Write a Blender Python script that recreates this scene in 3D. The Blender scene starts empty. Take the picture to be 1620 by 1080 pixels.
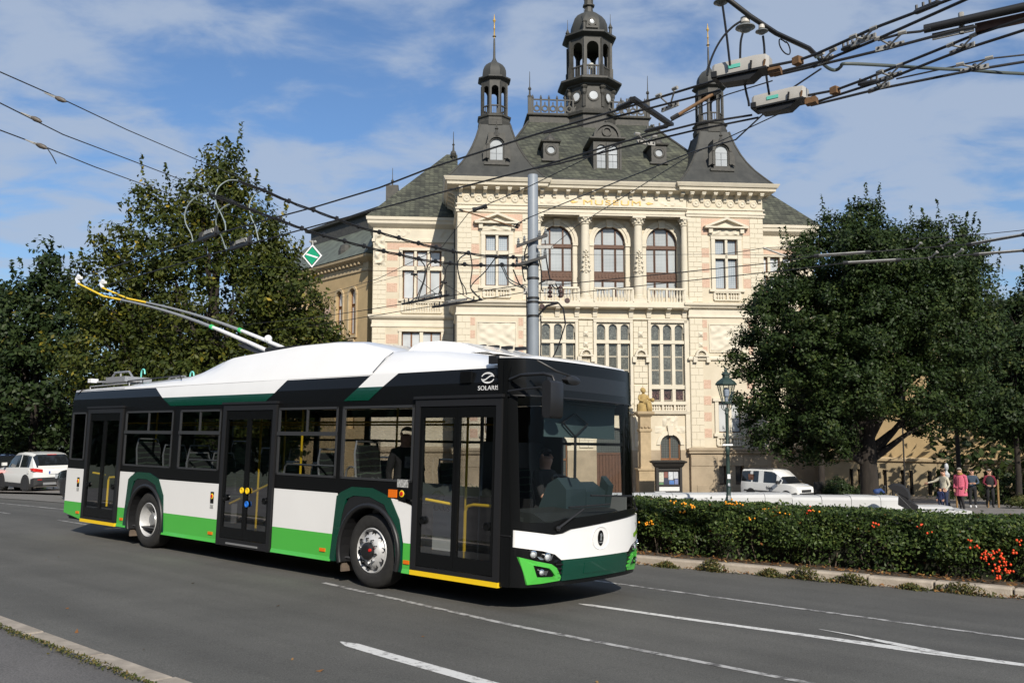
import bpy, math, random
import numpy as np
from math import sin, cos, pi, radians, sqrt
from mathutils import Vector, Matrix

S = bpy.context.scene
COL = S.collection
# ---------------------------------------------------------------- camera
cam = bpy.data.cameras.new("camera"); cam.sensor_width = 36; cam.lens = 31.11
cam.clip_start = .1; cam.clip_end = 4000
camo = bpy.data.objects.new("camera", cam); COL.objects.link(camo)
camo.location = (0, 0, 1.843); camo.rotation_euler = (radians(95.51), 0, 0)
S.camera = camo
# ---------------------------------------------------------------- sky, sun, exposure
SUN_AZ, SUN_EL = radians(166), radians(33)       # clockwise from +Y, the direction the camera looks
w = bpy.data.worlds.new("World"); S.world = w; w.use_nodes = True
nt = w.node_tree; N = nt.nodes; L = nt.links; N.clear()
def nd(t, **k):
    n = N.new(t)
    for a, b in k.items():
        if a.startswith('i_'):
            n.inputs[a[2:].replace('_', ' ')].default_value = b
        else: setattr(n, a, b)
    return n
out = nd('ShaderNodeOutputWorld'); bg = nd('ShaderNodeBackground'); bg.inputs[1].default_value = .102
sky = nd('ShaderNodeTexSky', sky_type='NISHITA', sun_disc=False, sun_elevation=SUN_EL, sun_rotation=SUN_AZ)
sky.air_density = 1.1; sky.dust_density = .55; sky.ozone_density = 3.2
tc = nd('ShaderNodeTexCoord'); sep = nd('ShaderNodeSeparateXYZ'); L.new(tc.outputs['Generated'], sep.inputs[0])
zc = nd('ShaderNodeMath', operation='ADD'); L.new(sep.outputs[2], zc.inputs[0]); zc.inputs[1].default_value = .16
zm = nd('ShaderNodeMath', operation='MAXIMUM'); L.new(zc.outputs[0], zm.inputs[0]); zm.inputs[1].default_value = .05
dx = nd('ShaderNodeMath', operation='DIVIDE'); L.new(sep.outputs[0], dx.inputs[0]); L.new(zm.outputs[0], dx.inputs[1])
dy = nd('ShaderNodeMath', operation='DIVIDE'); L.new(sep.outputs[1], dy.inputs[0]); L.new(zm.outputs[0], dy.inputs[1])
cmb = nd('ShaderNodeCombineXYZ'); L.new(dx.outputs[0], cmb.inputs[0]); L.new(dy.outputs[0], cmb.inputs[1])
mp = nd('ShaderNodeMapping'); mp.inputs['Scale'].default_value = (1.0, 1.3, 1); mp.inputs['Location'].default_value = (3.4, 1.15, 0); mp.inputs['Rotation'].default_value = (0, 0, radians(24))
L.new(cmb.outputs[0], mp.inputs[0])
n1 = nd('ShaderNodeTexNoise'); n1.inputs['Scale'].default_value = 1.15; n1.inputs['Detail'].default_value = 3; n1.inputs['Roughness'].default_value = .5
n2 = nd('ShaderNodeTexNoise'); n2.inputs['Scale'].default_value = 3.6; n2.inputs['Detail'].default_value = 8; n2.inputs['Roughness'].default_value = .56; n2.inputs['Distortion'].default_value = .3
L.new(mp.outputs[0], n1.inputs[0]); L.new(mp.outputs[0], n2.inputs[0])
m1 = nd('ShaderNodeMath', operation='MULTIPLY'); L.new(n1.outputs[0], m1.inputs[0]); m1.inputs[1].default_value = .42
m2 = nd('ShaderNodeMath', operation='MULTIPLY_ADD'); L.new(n2.outputs[0], m2.inputs[0]); m2.inputs[1].default_value = .58; L.new(m1.outputs[0], m2.inputs[2])
rmp = nd('ShaderNodeMapRange', interpolation_type='SMOOTHSTEP'); L.new(m2.outputs[0], rmp.inputs[0])
rmp.inputs[1].default_value = .39; rmp.inputs[2].default_value = .56; rmp.inputs[3].default_value = .05; rmp.inputs[4].default_value = .82
mixc = nd('ShaderNodeMix', data_type='RGBA'); hz = nd('ShaderNodeMapRange', interpolation_type='SMOOTHSTEP'); L.new(sep.outputs[2], hz.inputs[0]); hz.inputs[1].default_value = 0; hz.inputs[2].default_value = .34; hz.inputs[3].default_value = .4; hz.inputs[4].default_value = 0
mxx = nd('ShaderNodeMath', operation='MAXIMUM'); L.new(rmp.outputs[0], mxx.inputs[0]); L.new(hz.outputs[0], mxx.inputs[1]); L.new(mxx.outputs[0], mixc.inputs[0]); tn = nd('ShaderNodeMix', data_type='RGBA', blend_type='MULTIPLY'); tn.inputs[0].default_value = 1; tn.inputs[7].default_value = (.74, .93, 1.13, 1); L.new(sky.outputs[0], tn.inputs[6]); L.new(tn.outputs[2], mixc.inputs[6])
mixc.inputs[7].default_value = (4.0, 4.75, 6.0, 1)
L.new(mixc.outputs[2], bg.inputs[0]); L.new(bg.outputs[0], out.inputs[0])
sl = bpy.data.lights.new("sun", 'SUN'); sl.energy = 5.0; sl.angle = radians(.53); sl.color = (1, .93, .82)
so = bpy.data.objects.new("sun", sl); COL.objects.link(so)
SUNV = Vector((sin(SUN_AZ) * cos(SUN_EL), cos(SUN_AZ) * cos(SUN_EL), sin(SUN_EL)))
so.rotation_euler = SUNV.to_track_quat('Z', 'Y').to_euler(); so.location = SUNV * 60
S.view_settings.view_transform = 'Standard'; S.view_settings.look = 'None'
S.view_settings.exposure = .08; S.view_settings.gamma = 1
S.render.engine = 'CYCLES'; S.cycles.max_bounces = 8; S.cycles.transparent_max_bounces = 16
S.cycles.caustics_reflective = False; S.cycles.caustics_refractive = False

# ---------------------------------------------------------------- helpers
RNG = np.random.default_rng(7); random.seed(7)
MATS = {}
def mat(name, c, rough=.6, var=0., vs=3., bump=0., bs=40., metal=0., spec=.5, c2=None, coat=0., detail=4., stretch=None, emit=None):
    """principled material; colour wanders between c and c2 (or c*(1-var)) with a noise in object space"""
    if name in MATS: return MATS[name]
    m = bpy.data.materials.new(name); m.use_nodes = True; MATS[name] = m
    t = m.node_tree; b = t.nodes['Principled BSDF']
    b.inputs['Base Color'].default_value = (*c, 1); b.inputs['Roughness'].default_value = rough
    b.inputs['Metallic'].default_value = metal; b.inputs['Specular IOR Level'].default_value = spec
    b.inputs['Coat Weight'].default_value = coat; b.inputs['Coat Roughness'].default_value = .04
    if emit: b.inputs['Emission Color'].default_value = (*emit[:3], 1); b.inputs['Emission Strength'].default_value = emit[3]
    if var or c2 or bump:
        tcn = t.nodes.new('ShaderNodeTexCoord'); mpn = t.nodes.new('ShaderNodeMapping'); t.links.new(tcn.outputs['Object'], mpn.inputs[0])
        if stretch: mpn.inputs['Scale'].default_value = stretch
    if var or c2:
        n = t.nodes.new('ShaderNodeTexNoise'); n.inputs['Scale'].default_value = vs; n.inputs['Detail'].default_value = detail; n.inputs['Roughness'].default_value = .62
        r = t.nodes.new('ShaderNodeValToRGB'); r.color_ramp.elements[0].position = .3; r.color_ramp.elements[1].position = .72
        lo = c2 if c2 else tuple(x * (1 - var) for x in c)
        r.color_ramp.elements[0].color = (*lo, 1); r.color_ramp.elements[1].color = (*c, 1)
        t.links.new(mpn.outputs[0], n.inputs[0]); t.links.new(n.outputs[0], r.inputs[0]); t.links.new(r.outputs[0], b.inputs['Base Color'])
    if bump:
        n = t.nodes.new('ShaderNodeTexNoise'); n.inputs['Scale'].default_value = bs; n.inputs['Detail'].default_value = 5
        u = t.nodes.new('ShaderNodeBump'); u.inputs['Strength'].default_value = bump; u.inputs['Distance'].default_value = .02
        t.links.new(mpn.outputs[0], n.inputs[0]); t.links.new(n.outputs[0], u.inputs['Height']); t.links.new(u.outputs[0], b.inputs['Normal'])
    return m
class T:
    """thin wrapper to add nodes to an existing material"""
    def __init__(s, m): s.m = m; s.t = m.node_tree; s.b = s.t.nodes['Principled BSDF']
    def n(s, typ, inp=None, **k):
        x = s.t.nodes.new(typ)
        for a, b in k.items(): setattr(x, a, b)
        for a, b in (inp or {}).items():
            if hasattr(b, 'is_output'): s.t.links.new(b, x.inputs[a])
            else: x.inputs[a].default_value = b
        return x
    def l(s, a, b): s.t.links.new(a, b)
class MB:
    """mesh builder: verts + faces (with material slots) under a current transform"""
    def __init__(s): s.v = []; s.f = []; s.m = []; s.X = None; s.mi = 0
    def av(s, p):
        p = Vector(p)
        if s.X is not None: p = s.X @ p
        s.v.append(tuple(p)); return len(s.v) - 1
    def face(s, pts, mi=None):
        s.f.append([s.av(p) for p in pts]); s.m.append(s.mi if mi is None else mi); return s
    def fi(s, idx): s.f.append(list(idx)); s.m.append(s.mi)
    def box(s, x0, x1, y0, y1, z0, z1):
        i = [s.av((x, y, z)) for z in (z0, z1) for y in (y0, y1) for x in (x0, x1)]
        for q in ((0, 2, 3, 1), (4, 5, 7, 6), (0, 1, 5, 4), (2, 6, 7, 3), (0, 4, 6, 2), (1, 3, 7, 5)): s.fi([i[k] for k in q])
        return s
    def block(s, x0, x1, y0, y1, z0, z1, b=.02):
        """box whose front (y0) edges are chamfered: a dressed stone"""
        o = [s.av(p) for p in ((x0, y0 + b, z0), (x1, y0 + b, z0), (x1, y0 + b, z1), (x0, y0 + b, z1))]
        f = [s.av(p) for p in ((x0 + b, y0, z0 + b), (x1 - b, y0, z0 + b), (x1 - b, y0, z1 - b), (x0 + b, y0, z1 - b))]
        k = [s.av(p) for p in ((x0, y1, z0), (x1, y1, z0), (x1, y1, z1), (x0, y1, z1))]
        s.fi(f)
        for a in range(4):
            c = (a + 1) % 4; s.fi((o[a], o[c], f[c], f[a])); s.fi((k[a], k[c], o[c], o[a]))
        return s
    def loft(s, rings, cap=True, close=True):
        idx = [[s.av(p) for p in r] for r in rings]; n = len(rings[0])
        for a, b in zip(idx, idx[1:]):
            for i in range(n if close else n - 1):
                j = (i + 1) % n; s.fi((a[i], a[j], b[j], b[i]))
        if cap: s.fi(list(reversed(idx[0]))); s.fi(idx[-1])
        return s
    def lathe(s, prof, n=12, c=(0, 0, 0), cap=True, rot=0., sx=1., sy=1.):
        return s.loft([[(c[0] + r * sx * cos(rot + 2 * pi * i / n), c[1] + r * sy * sin(rot + 2 * pi * i / n), c[2] + z) for i in range(n)] for r, z in prof], cap)
    def tube(s, pts, r=.02, n=6, cap=True):
        pts = [Vector(p) for p in pts]; rs = r if isinstance(r, (list, tuple)) else [r] * len(pts); rings = []
        up = None
        for i, p in enumerate(pts):
            d = (pts[min(i + 1, len(pts) - 1)] - pts[max(i - 1, 0)]).normalized()
            if up is None or abs(up.dot(d)) > .95: up = Vector((0, 0, 1)) if abs(d.z) < .9 else Vector((1, 0, 0))
            a = d.cross(up).normalized(); b = a.cross(d); up = b
            rings.append([p + rs[i] * (cos(2 * pi * k / n) * a + sin(2 * pi * k / n) * b) for k in range(n)])
        return s.loft(rings, cap)
    def prism(s, poly, y0, y1, ax='y'):
        """poly of (x,z) extruded along y (or of (y,z) along x, (x,y) along z)"""
        f = {'y': lambda p, d: (p[0], d, p[1]), 'x': lambda p, d: (d, p[0], p[1]), 'z': lambda p, d: (p[0], p[1], d)}[ax]
        a = [s.av(f(p, y0)) for p in poly]; b = [s.av(f(p, y1)) for p in poly]; n = len(poly)
        s.fi(a); s.fi(list(reversed(b)))
        for i in range(n): j = (i + 1) % n; s.fi((a[j], a[i], b[i], b[j]))
        return s
    def ring(s, x0, x1, y0, y1, prof, cap=True):
        """rectangular moulding: prof = [(projection, z)...] round the plan rectangle"""
        return s.loft([[(x0 - p, y0 - p, z), (x1 + p, y0 - p, z), (x1 + p, y1 + p, z), (x0 - p, y1 + p, z)] for p, z in prof], cap)
    def wall(s, x0, x1, z0, z1, y0, y1, ops=()):
        """wall slab with openings (cx, w, zb, zt, arch): zt is the top (apex when arch)"""
        xs = sorted({x0, x1, *[v for o in ops for v in (o[0] - o[1] / 2, o[0] + o[1] / 2)]}); xs = [x for x in xs if x0 - 1e-6 <= x <= x1 + 1e-6]
        for a, b in zip(xs, xs[1:]):
            m = (a + b) / 2; cut = sorted([(o[2], o[3]) for o in ops if abs(m - o[0]) < o[1] / 2]); z = z0
            for c in cut + [(z1, z1)]:
                if c[0] > z + 1e-5: s.box(a, b, y0, y1, z, c[0])
                z = max(z, c[1])
        for o in ops:
            if len(o) > 4 and o[4]:
                r = o[1] / 2; zs = o[3] - r * o[4]; k = 12
                P = [(o[0] - r * cos(pi * i / k), zs + r * o[4] * sin(pi * i / k)) for i in range(k + 1)]
                for p, q in zip(P, P[1:]):
                    s.face([(p[0], y0, p[1]), (q[0], y0, q[1]), (q[0], y0, o[3]), (p[0], y0, o[3])])
                    s.face([(p[0], y0, p[1]), (p[0], y1, p[1]), (q[0], y1, q[1]), (q[0], y0, q[1])])
        return s
    def sphere(s, c, r, n=8, m=6, sz=1.):
        return s.lathe([(max(r * sin(pi * i / m), r * .02), -r * cos(pi * i / m) * sz) for i in range(m + 1)], n, c)
    def mesh(s, name, mats, smooth=None):
        me = bpy.data.meshes.new(name); me.from_pydata(s.v, [], s.f)
        for m in (mats if isinstance(mats, (list, tuple)) else [mats]): me.materials.append(m)
        if len(me.materials) > 1: me.polygons.foreach_set('material_index', s.m)
        if smooth is not None:
            me.polygons.foreach_set('use_smooth', [True] * len(me.polygons))
            me.set_sharp_from_angle(angle=radians(smooth))
        me.update(); return me
def link(name, data, parent=None, label=None, cat=None, group=None, kind=None, loc=None, rot=None):
    o = bpy.data.objects.new(name, data); COL.objects.link(o)
    if parent: o.parent = parent
    if loc is not None: o.location = loc
    if rot is not None: o.rotation_euler = rot
    for k, v in (('label', label), ('category', cat), ('group', group), ('kind', kind)):
        if v: o[k] = v
    return o
def ob(name, mb, mats, parent=None, smooth=None, **k):
    return link(name, mb.mesh(name, mats, smooth), parent, **k)
def copy_tree(o, parent=None):
    c = o.copy(); COL.objects.link(c)
    if parent: c.parent = parent; c.matrix_parent_inverse = Matrix()
    for ch in list(o.children): copy_tree(ch, c)
    return c
def npmesh(name, V, F, mats, mi=None, attr=None):
    """fast mesh from arrays: V (n,3), F (m,k) all the same k; attr = per-face tone"""
    me = bpy.data.meshes.new(name); k = F.shape[1]; m = len(F)
    me.vertices.add(len(V)); me.vertices.foreach_set('co', V.astype(np.float32).ravel())
    me.loops.add(m * k); me.loops.foreach_set('vertex_index', F.astype(np.int32).ravel())
    me.polygons.add(m); me.polygons.foreach_set('loop_start', np.arange(0, m * k, k, dtype=np.int32))
    for q in (mats if isinstance(mats, (list, tuple)) else [mats]): me.materials.append(q)
    if mi is not None: me.polygons.foreach_set('material_index', mi.astype(np.int32))
    if attr is not None:
        a = me.attributes.new('tone', 'FLOAT', 'FACE'); a.data.foreach_set('value', attr.astype(np.float32))
    me.update(calc_edges=True); return me
def font(name, txt, size, depth, m, parent, X, sx=1., spacing=1.):
    cu = bpy.data.curves.new(name, 'FONT'); cu.body = txt; cu.size = size; cu.extrude = depth; cu.align_x = 'CENTER'; cu.space_character = spacing
    tmp = bpy.data.objects.new('tmp', cu); COL.objects.link(tmp)
    me = bpy.data.meshes.new_from_object(tmp.evaluated_get(bpy.context.evaluated_depsgraph_get()))
    bpy.data.objects.remove(tmp); bpy.data.curves.remove(cu)
    me.transform(Matrix.Diagonal((sx, 1, 1, 1))); me.materials.clear(); me.materials.append(m)
    o = link(name, me, parent); o.matrix_local = X; return o

# ---------------------------------------------------------------- road frame: s = back along the bus, t = across to the far kerb, z = up
BO = Vector((.221, 10.015, -.262)); BS = Vector((-.761, .649, .001)).normalized()
BZ = Vector((.023, .026, .999)).normalized(); BT = -(BS.cross(BZ)).normalized()
if BT.y < 0: BT = -BT
BS = (BT.cross(BZ)).normalized()
if BS.y < 0: BS = -BS
def drop(s): return -.00095 * max(0., s - 12) ** 2 if s < 60 else -.00095 * 48 ** 2
def R(s, t, z=0.): return BO + s * BS + t * BT + (z + drop(s)) * BZ
def farkerb(s):
    if s > 9: return 4.35
    if s > 2: return 4.35 + .7 * ((9 - s) / 7) ** 1.4
    return 5.05 + .185 * (2 - s)
def sstep(a, b, x): x = min(1, max(0, (x - a) / (b - a))); return x * x * (3 - 2 * x)
def plaza(x, y):
    """height of the square behind the hedge, falling gently to the building"""
    r = -.40 - .055 * min(max(0, y - 15), 47.5)
    k = sstep(-19, -8, x)
    p = Vector((x, y, 0)) - BO; s = p.dot(BS); lo = (R(s, p.dot(BT), .05)).z
    return lo * (1 - k) + r * k
# ================================================================ ground
asph = mat('asphalt', (.088, .085, .076), .85, bump=.35, bs=160)
t = T(asph); o_ = t.n('ShaderNodeTexCoord')
a1 = t.n('ShaderNodeTexNoise', {0: o_.outputs['Object'], 'Scale': .6, 'Detail': 7., 'Roughness': .68})
mpr = t.n('ShaderNodeMapping', {0: o_.outputs['Object'], 'Rotation': (0, 0, radians(-139.5))}); mpa = t.n('ShaderNodeMapping', {0: mpr.outputs[0], 'Scale': (.06, 1.1, 1)})
a2 = t.n('ShaderNodeTexNoise', {0: mpa.outputs[0], 'Scale': 1.4, 'Detail': 3.})
a3 = t.n('ShaderNodeTexNoise', {0: o_.outputs['Object'], 'Scale': 75., 'Detail': 3., 'Roughness': .75})
vor = t.n('ShaderNodeTexVoronoi', {0: o_.outputs['Object'], 'Scale': 42., 'Randomness': 1.})
ad = t.n('ShaderNodeMath', {0: a1.outputs[0], 1: a2.outputs[0]}, operation='ADD')
r1 = t.n('ShaderNodeMapRange', {0: ad.outputs[0], 1: .75, 2: 1.25, 3: .78, 4: 1.2})
r2 = t.n('ShaderNodeMapRange', {0: a3.outputs[0], 1: .3, 2: .7, 3: .5, 4: 1.5})
mm = t.n('ShaderNodeMath', {0: r1.outputs[0], 1: r2.outputs[0]}, operation='MULTIPLY')
st = t.n('ShaderNodeMapRange', {0: vor.outputs['Distance'], 1: .05, 2: .16, 3: 1., 4: 0.})
vc = t.n('ShaderNodeSeparateColor', {0: vor.outputs['Color']})
gt = t.n('ShaderNodeMath', {0: vc.outputs[0], 1: .88}, operation='GREATER_THAN')
sm = t.n('ShaderNodeMath', {0: st.outputs[0], 1: gt.outputs[0]}, operation='MULTIPLY')
sc = t.n('ShaderNodeVectorMath', {0: (.088, .085, .076), 'Scale': mm.outputs[0]}, operation='SCALE')
mx = t.n('ShaderNodeMix', {0: sm.outputs[0], 6: sc.outputs[0], 7: (.3, .29, .27, 1)}, data_type='RGBA')
t.l(mx.outputs[2], t.b.inputs['Base Color'])
ASPH_COL = mx
pave = asph.copy(); pave.name = 'pavement_asphalt'
for n in pave.node_tree.nodes:
    if n.type == 'VECT_MATH': n.inputs[0].default_value = (.115, .108, .102)
paint = mat('road_paint', (.62, .61, .58), .7, var=.3, vs=14, detail=8, c2=(.2, .19, .18))
t = T(paint); rr = [n for n in t.t.nodes if n.type == 'VALTORGB'][0]; rr.color_ramp.elements[0].position = .33; rr.color_ramp.elements[1].position = .48
paint2 = mat('worn_road_paint', (.42, .41, .39), .75, vs=9, detail=10, c2=(.1, .096, .09))
t = T(paint2); rr = [n for n in t.t.nodes if n.type == 'VALTORGB'][0]; rr.color_ramp.elements[0].position = .40; rr.color_ramp.elements[1].position = .56
stone_k = mat('kerb_granite', (.42, .36, .29), .8, var=.45, vs=6, bump=.4, bs=60, detail=8)
stone_k2 = mat('kerb_granite_far', (.42, .36, .29), .8, var=.35, vs=5, bump=.4, bs=60, detail=8)  # far kerb: same granite colour, slightly weaker mottling
soil = mat('soil', (.10, .075, .05), .95, var=.6, vs=9, bump=.8, bs=30, detail=9)
sett = mat('square_paving', (.23, .21, .19), .85, var=.35, vs=2, bump=.2, bs=30)
earth = mat('park_earth', (.075, .085, .04), .95, var=.5, vs=1.2, bump=.5, bs=8, detail=8)
def sheet(name, grid, m, **k):
    """grid[i][j] of points -> one sheet"""
    b = MB(); n = len(grid[0]); ids = [[b.av(p) for p in row] for row in grid]
    for i in range(len(grid) - 1):
        for j in range(n - 1): b.fi((ids[i][j], ids[i + 1][j], ids[i + 1][j + 1], ids[i][j + 1]))
    o = ob(name, b, m, **k)
    if sum(p.normal.z for p in o.data.polygons) < 0: o.data.flip_normals()
    return o
big = MB(); big.lathe([(1, 0), (2500, 0)], 48, (0, 30, -3.45), cap=False); big.fi(list(range(48)))
ob('ground', big, earth, kind='structure')
SR = [-90, -60, -40, -30, -22, -16, -12] + [x * .5 for x in range(-18, 29)] + [16, 18, 20, 22, 25, 28, 31, 35, 40, 46, 53, 60, 80, 120]
sheet('road', [[R(s, -4.26 + (farkerb(s) + 4.26) * q / 8) for q in range(9)] for s in SR], asph, kind='structure')
sheet('pavement', [[R(s, -4.45, .118), R(s, -6, .13), R(s, -10, .15), R(s, -16, .15)] for s in SR], pave, kind='structure')
cob = mat('cobbles', (.2, .19, .175), .85, var=.3, vs=3, bump=.9, bs=9)
sheet('cobble_strip', [[R(s, farkerb(s), .012 if q == 0 else .02) if q == 0 else R(s, farkerb(s) + q, .02) for q in (0, 1.5, 3, 4.6, 6.5, 9, 12)] for s in SR if s >= 15], cob, kind='structure')
# the square: a sheet from behind the far kerb to beyond the building
g = []
for s in [s for s in SR if s <= 20]:
    r_ = [R(s, farkerb(s) + .15, .10), R(s, farkerb(s) + .6, .12)]
    g.append(r_)
sheet('planting_bed', [[a[0], a[1], R(s, farkerb(s) + 2.6, .10)] for a, s in zip(g, [s for s in SR if s <= 20])], soil, kind='structure')
xs = [-95, -70, -50, -40, -32, -26, -22, -19, -16, -13, -10, -7, -4, 0, 5, 10, 15, 20, 30, 45, 70, 100]
g = []
for x in xs:
    col_ = []
    s0 = max(-60, min(60, ((Vector((x, 12, 0)) - BO).dot(BS))))
    # start line: 2.5 m behind the far kerb at this x
    for it in range(25):
        p = R(s0, farkerb(s0) + 2.5); s0 += (p.x - x) * .8
    p = R(s0, farkerb(s0) + 2.5, .10); y0 = p.y; col_.append((x, y0, p.z))
    for q in (.03, .08, .15, .25, .4, .55, .7, .85, 1.):
        y = y0 + (max(75, y0 + 40) - y0) * q; k = sstep(0, .2, q)
        col_.append((x, y, p.z * (1 - k) + (plaza(x, y)) * k - (.02 if q else 0)))
    g.append(col_)
sheet('square', g, sett, kind='structure')
# ---- road markings: thin sheets on the asphalt
def stripe(name, pts, w, m, z=.004):
    """pts of (s,t); w width (or list)"""
    g = []
    for i, (s, t_) in enumerate(pts):
        a = Vector(pts[min(i + 1, len(pts) - 1)]) - Vector(pts[max(i - 1, 0)]); a.normalize(); n_ = Vector((-a.y, a.x))
        ww = w[i] if isinstance(w, (list, tuple)) else w
        g.append([R(s + n_.x * ww / 2, t_ + n_.y * ww / 2, z), R(s - n_.x * ww / 2, t_ - n_.y * ww / 2, z)])
    return sheet(name, g, m, kind='structure')
def sub(a, b, n): return [(a[0] + (b[0] - a[0]) * i / n, a[1] + (b[1] - a[1]) * i / n) for i in range(n + 1)]
stripe('lane_line', sub((3.55, -.11), (0, -.44), 6) + sub((-.6, -.455), (-14, -.6), 20), .085, paint2)
stripe('edge_line', sub((9.5, 2.9), (-16, 3.0), 40), .085, paint2)
stripe('edge_line', sub((60, 2.9), (14.5, 2.9), 30), .10, paint2)
for a, b in ((15.2, 13.6), (19.4, 17.9)): stripe('lane_dash', sub((a, 1.25), (b, 1.2), 4), .07, paint2)
stripe('lane_dash', [(.5, -2.26), (.32, -2.27), (-.2, -2.31), (-1.4, -2.38), (-3, -2.45)], [.02, .15, .155, .155, .155], paint)
stripe('turn_marking', [(.22, 1.17), (.08, 1.19), (-1.2, 1.28), (-2.6, 1.42), (-3.6, 1.5), (-4.6, 1.62), (-7, 1.85)], [.02, .115, .115, .13, .2, .12, .1], paint)
stripe('turn_marking', [(-2.5, 1.82), (-2.9, 1.76), (-3.3, 1.66), (-3.75, 1.56), (-4.1, 1.56)], [.01, .06, .12, .14, .04], paint, z=.008)
# ---- kerbs: one stone after another
def kerb(name, t_of, w, h, s0, s1, m, ln, side):
    k = link(name, None, kind='structure'); s = s0; i = 0
    while s < s1:
        e = s + ln * random.uniform(.85, 1.15); b = MB(); j = .012; dz = random.uniform(-.008, .008)
        P = lambda s_, d, z: R(s_, t_of(s_) + side * d, z)
        rings = []
        for s_ in (s + j, s + j + .015, e - j - .015, e - j):
            sh = .012 if s_ in (s + j, e - j) else 0
            rings.append([P(s_, sh, -.06), P(s_, .004 + sh, h - .03 + dz), P(s_, .03, h + dz - sh), P(s_, w - .01, h + dz - sh), P(s_, w, h - .02), P(s_, w, -.06)])
        b.loft(rings); o = ob('kerb_stone', b, m, k)
        if s > 26: pass
        s = e
    return k
kerb('kerb', lambda s: -4.24, .23, .125, -9, 26, stone_k, 1.05, -1)
kerb('kerb', farkerb, .2, .13, -12, 9, stone_k2, 1.0, 1)
# ================================================================ the museum
MUS = link('museum_building', None, label='cream and pink stone museum with dark slate roof and three turrets', cat='building', loc=(7.201, 62.30, -3.1), rot=(0, 0, radians(5.3)))
cream = mat('cream_stone', (.62, .555, .43), .85, var=.14, vs=.7, bump=.12, bs=14, detail=9, c2=(.51, .445, .33))
cream2 = mat('cream_trim', (.65, .59, .47), .8, var=.16, vs=1.2, bump=.1, bs=20, detail=8)
block_m = mat('cream_ashlar', (.645, .58, .45), .85, var=.11, vs=.5, bump=.12, bs=16, detail=7)
socle = mat('plinth_sandstone', (.41, .33, .23), .9, var=.35, vs=.8, bump=.2, bs=12, detail=8)
pink = mat('pink_brick', (.56, .39, .29), .9, c2=(.47, .31, .225), vs=7, detail=6, bump=.2, bs=30)
t = T(pink); bt = t.n('ShaderNodeTexBrick', {'Scale': 1., 'Mortar Size': .012, 'Brick Width': .26, 'Row Height': .08, 'Color1': (1, 1, 1, 1), 'Color2': (.82, .8, .78, 1), 'Mortar': (1.25, 1.35, 1.4, 1)})
cc = t.n('ShaderNodeTexCoord'); sp = t.n('ShaderNodeSeparateXYZ', {0: cc.outputs['Object']}); cb = t.n('ShaderNodeCombineXYZ', {0: sp.outputs[0], 1: sp.outputs[2]}); t.l(cb.outputs[0], bt.inputs[0])
pr = [n for n in t.t.nodes if n.type == 'VALTORGB'][0]; mu = t.n('ShaderNodeMix', {0: 1., 6: pr.outputs[0], 7: bt.outputs[0]}, data_type='RGBA', blend_type='MULTIPLY'); t.l(mu.outputs[2], t.b.inputs['Base Color'])
slate = mat('slate_tiles', (.092, .096, .07), .8, c2=(.034, .037, .03), vs=.55, detail=9)
t = T(slate); cc = t.n('ShaderNodeTexCoord'); sp = t.n('ShaderNodeSeparateXYZ', {0: cc.outputs['Object']})
sx_ = t.n('ShaderNodeMath', {0: sp.outputs[0], 1: sp.outputs[1]}, operation='ADD'); cb = t.n('ShaderNodeCombineXYZ', {0: sx_.outputs[0], 1: sp.outputs[2]})
bt = t.n('ShaderNodeTexBrick', {0: cb.outputs[0], 'Scale': 1., 'Mortar Size': .02, 'Brick Width': .36, 'Row Height': .2, 'Color1': (.55, .55, .55, 1), 'Color2': (1.5, 1.5, 1.4, 1), 'Mortar': (.35, .35, .35, 1)})
pr = [n for n in t.t.nodes if n.type == 'VALTORGB'][0]; mu = t.n('ShaderNodeMix', {0: 1., 6: pr.outputs[0], 7: bt.outputs[0]}, data_type='RGBA', blend_type='MULTIPLY'); t.l(mu.outputs[2], t.b.inputs['Base Color'])
bu = t.n('ShaderNodeBump', {'Height': bt.outputs['Fac'], 'Strength': .5, 'Distance': .03}); bu.invert = True; t.l(bu.outputs[0], t.b.inputs['Normal'])
zinc = mat('dark_zinc', (.062, .062, .056), .62, c2=(.036, .037, .035), vs=1.6, bump=.15, bs=9, stretch=(1, 1, .3), spec=.35)
zinc2 = mat('dark_zinc_trim', (.075, .07, .06), .6, c2=(.04, .04, .036), vs=4, spec=.35)
gold = mat('gold_leaf', (.52, .34, .09), .5, metal=.2)
wood = mat('brown_window_wood', (.115, .05, .025), .6, var=.4, vs=5)
wood2 = mat('orange_door_wood', (.24, .10, .035), .55, var=.4, vs=5)
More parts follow.
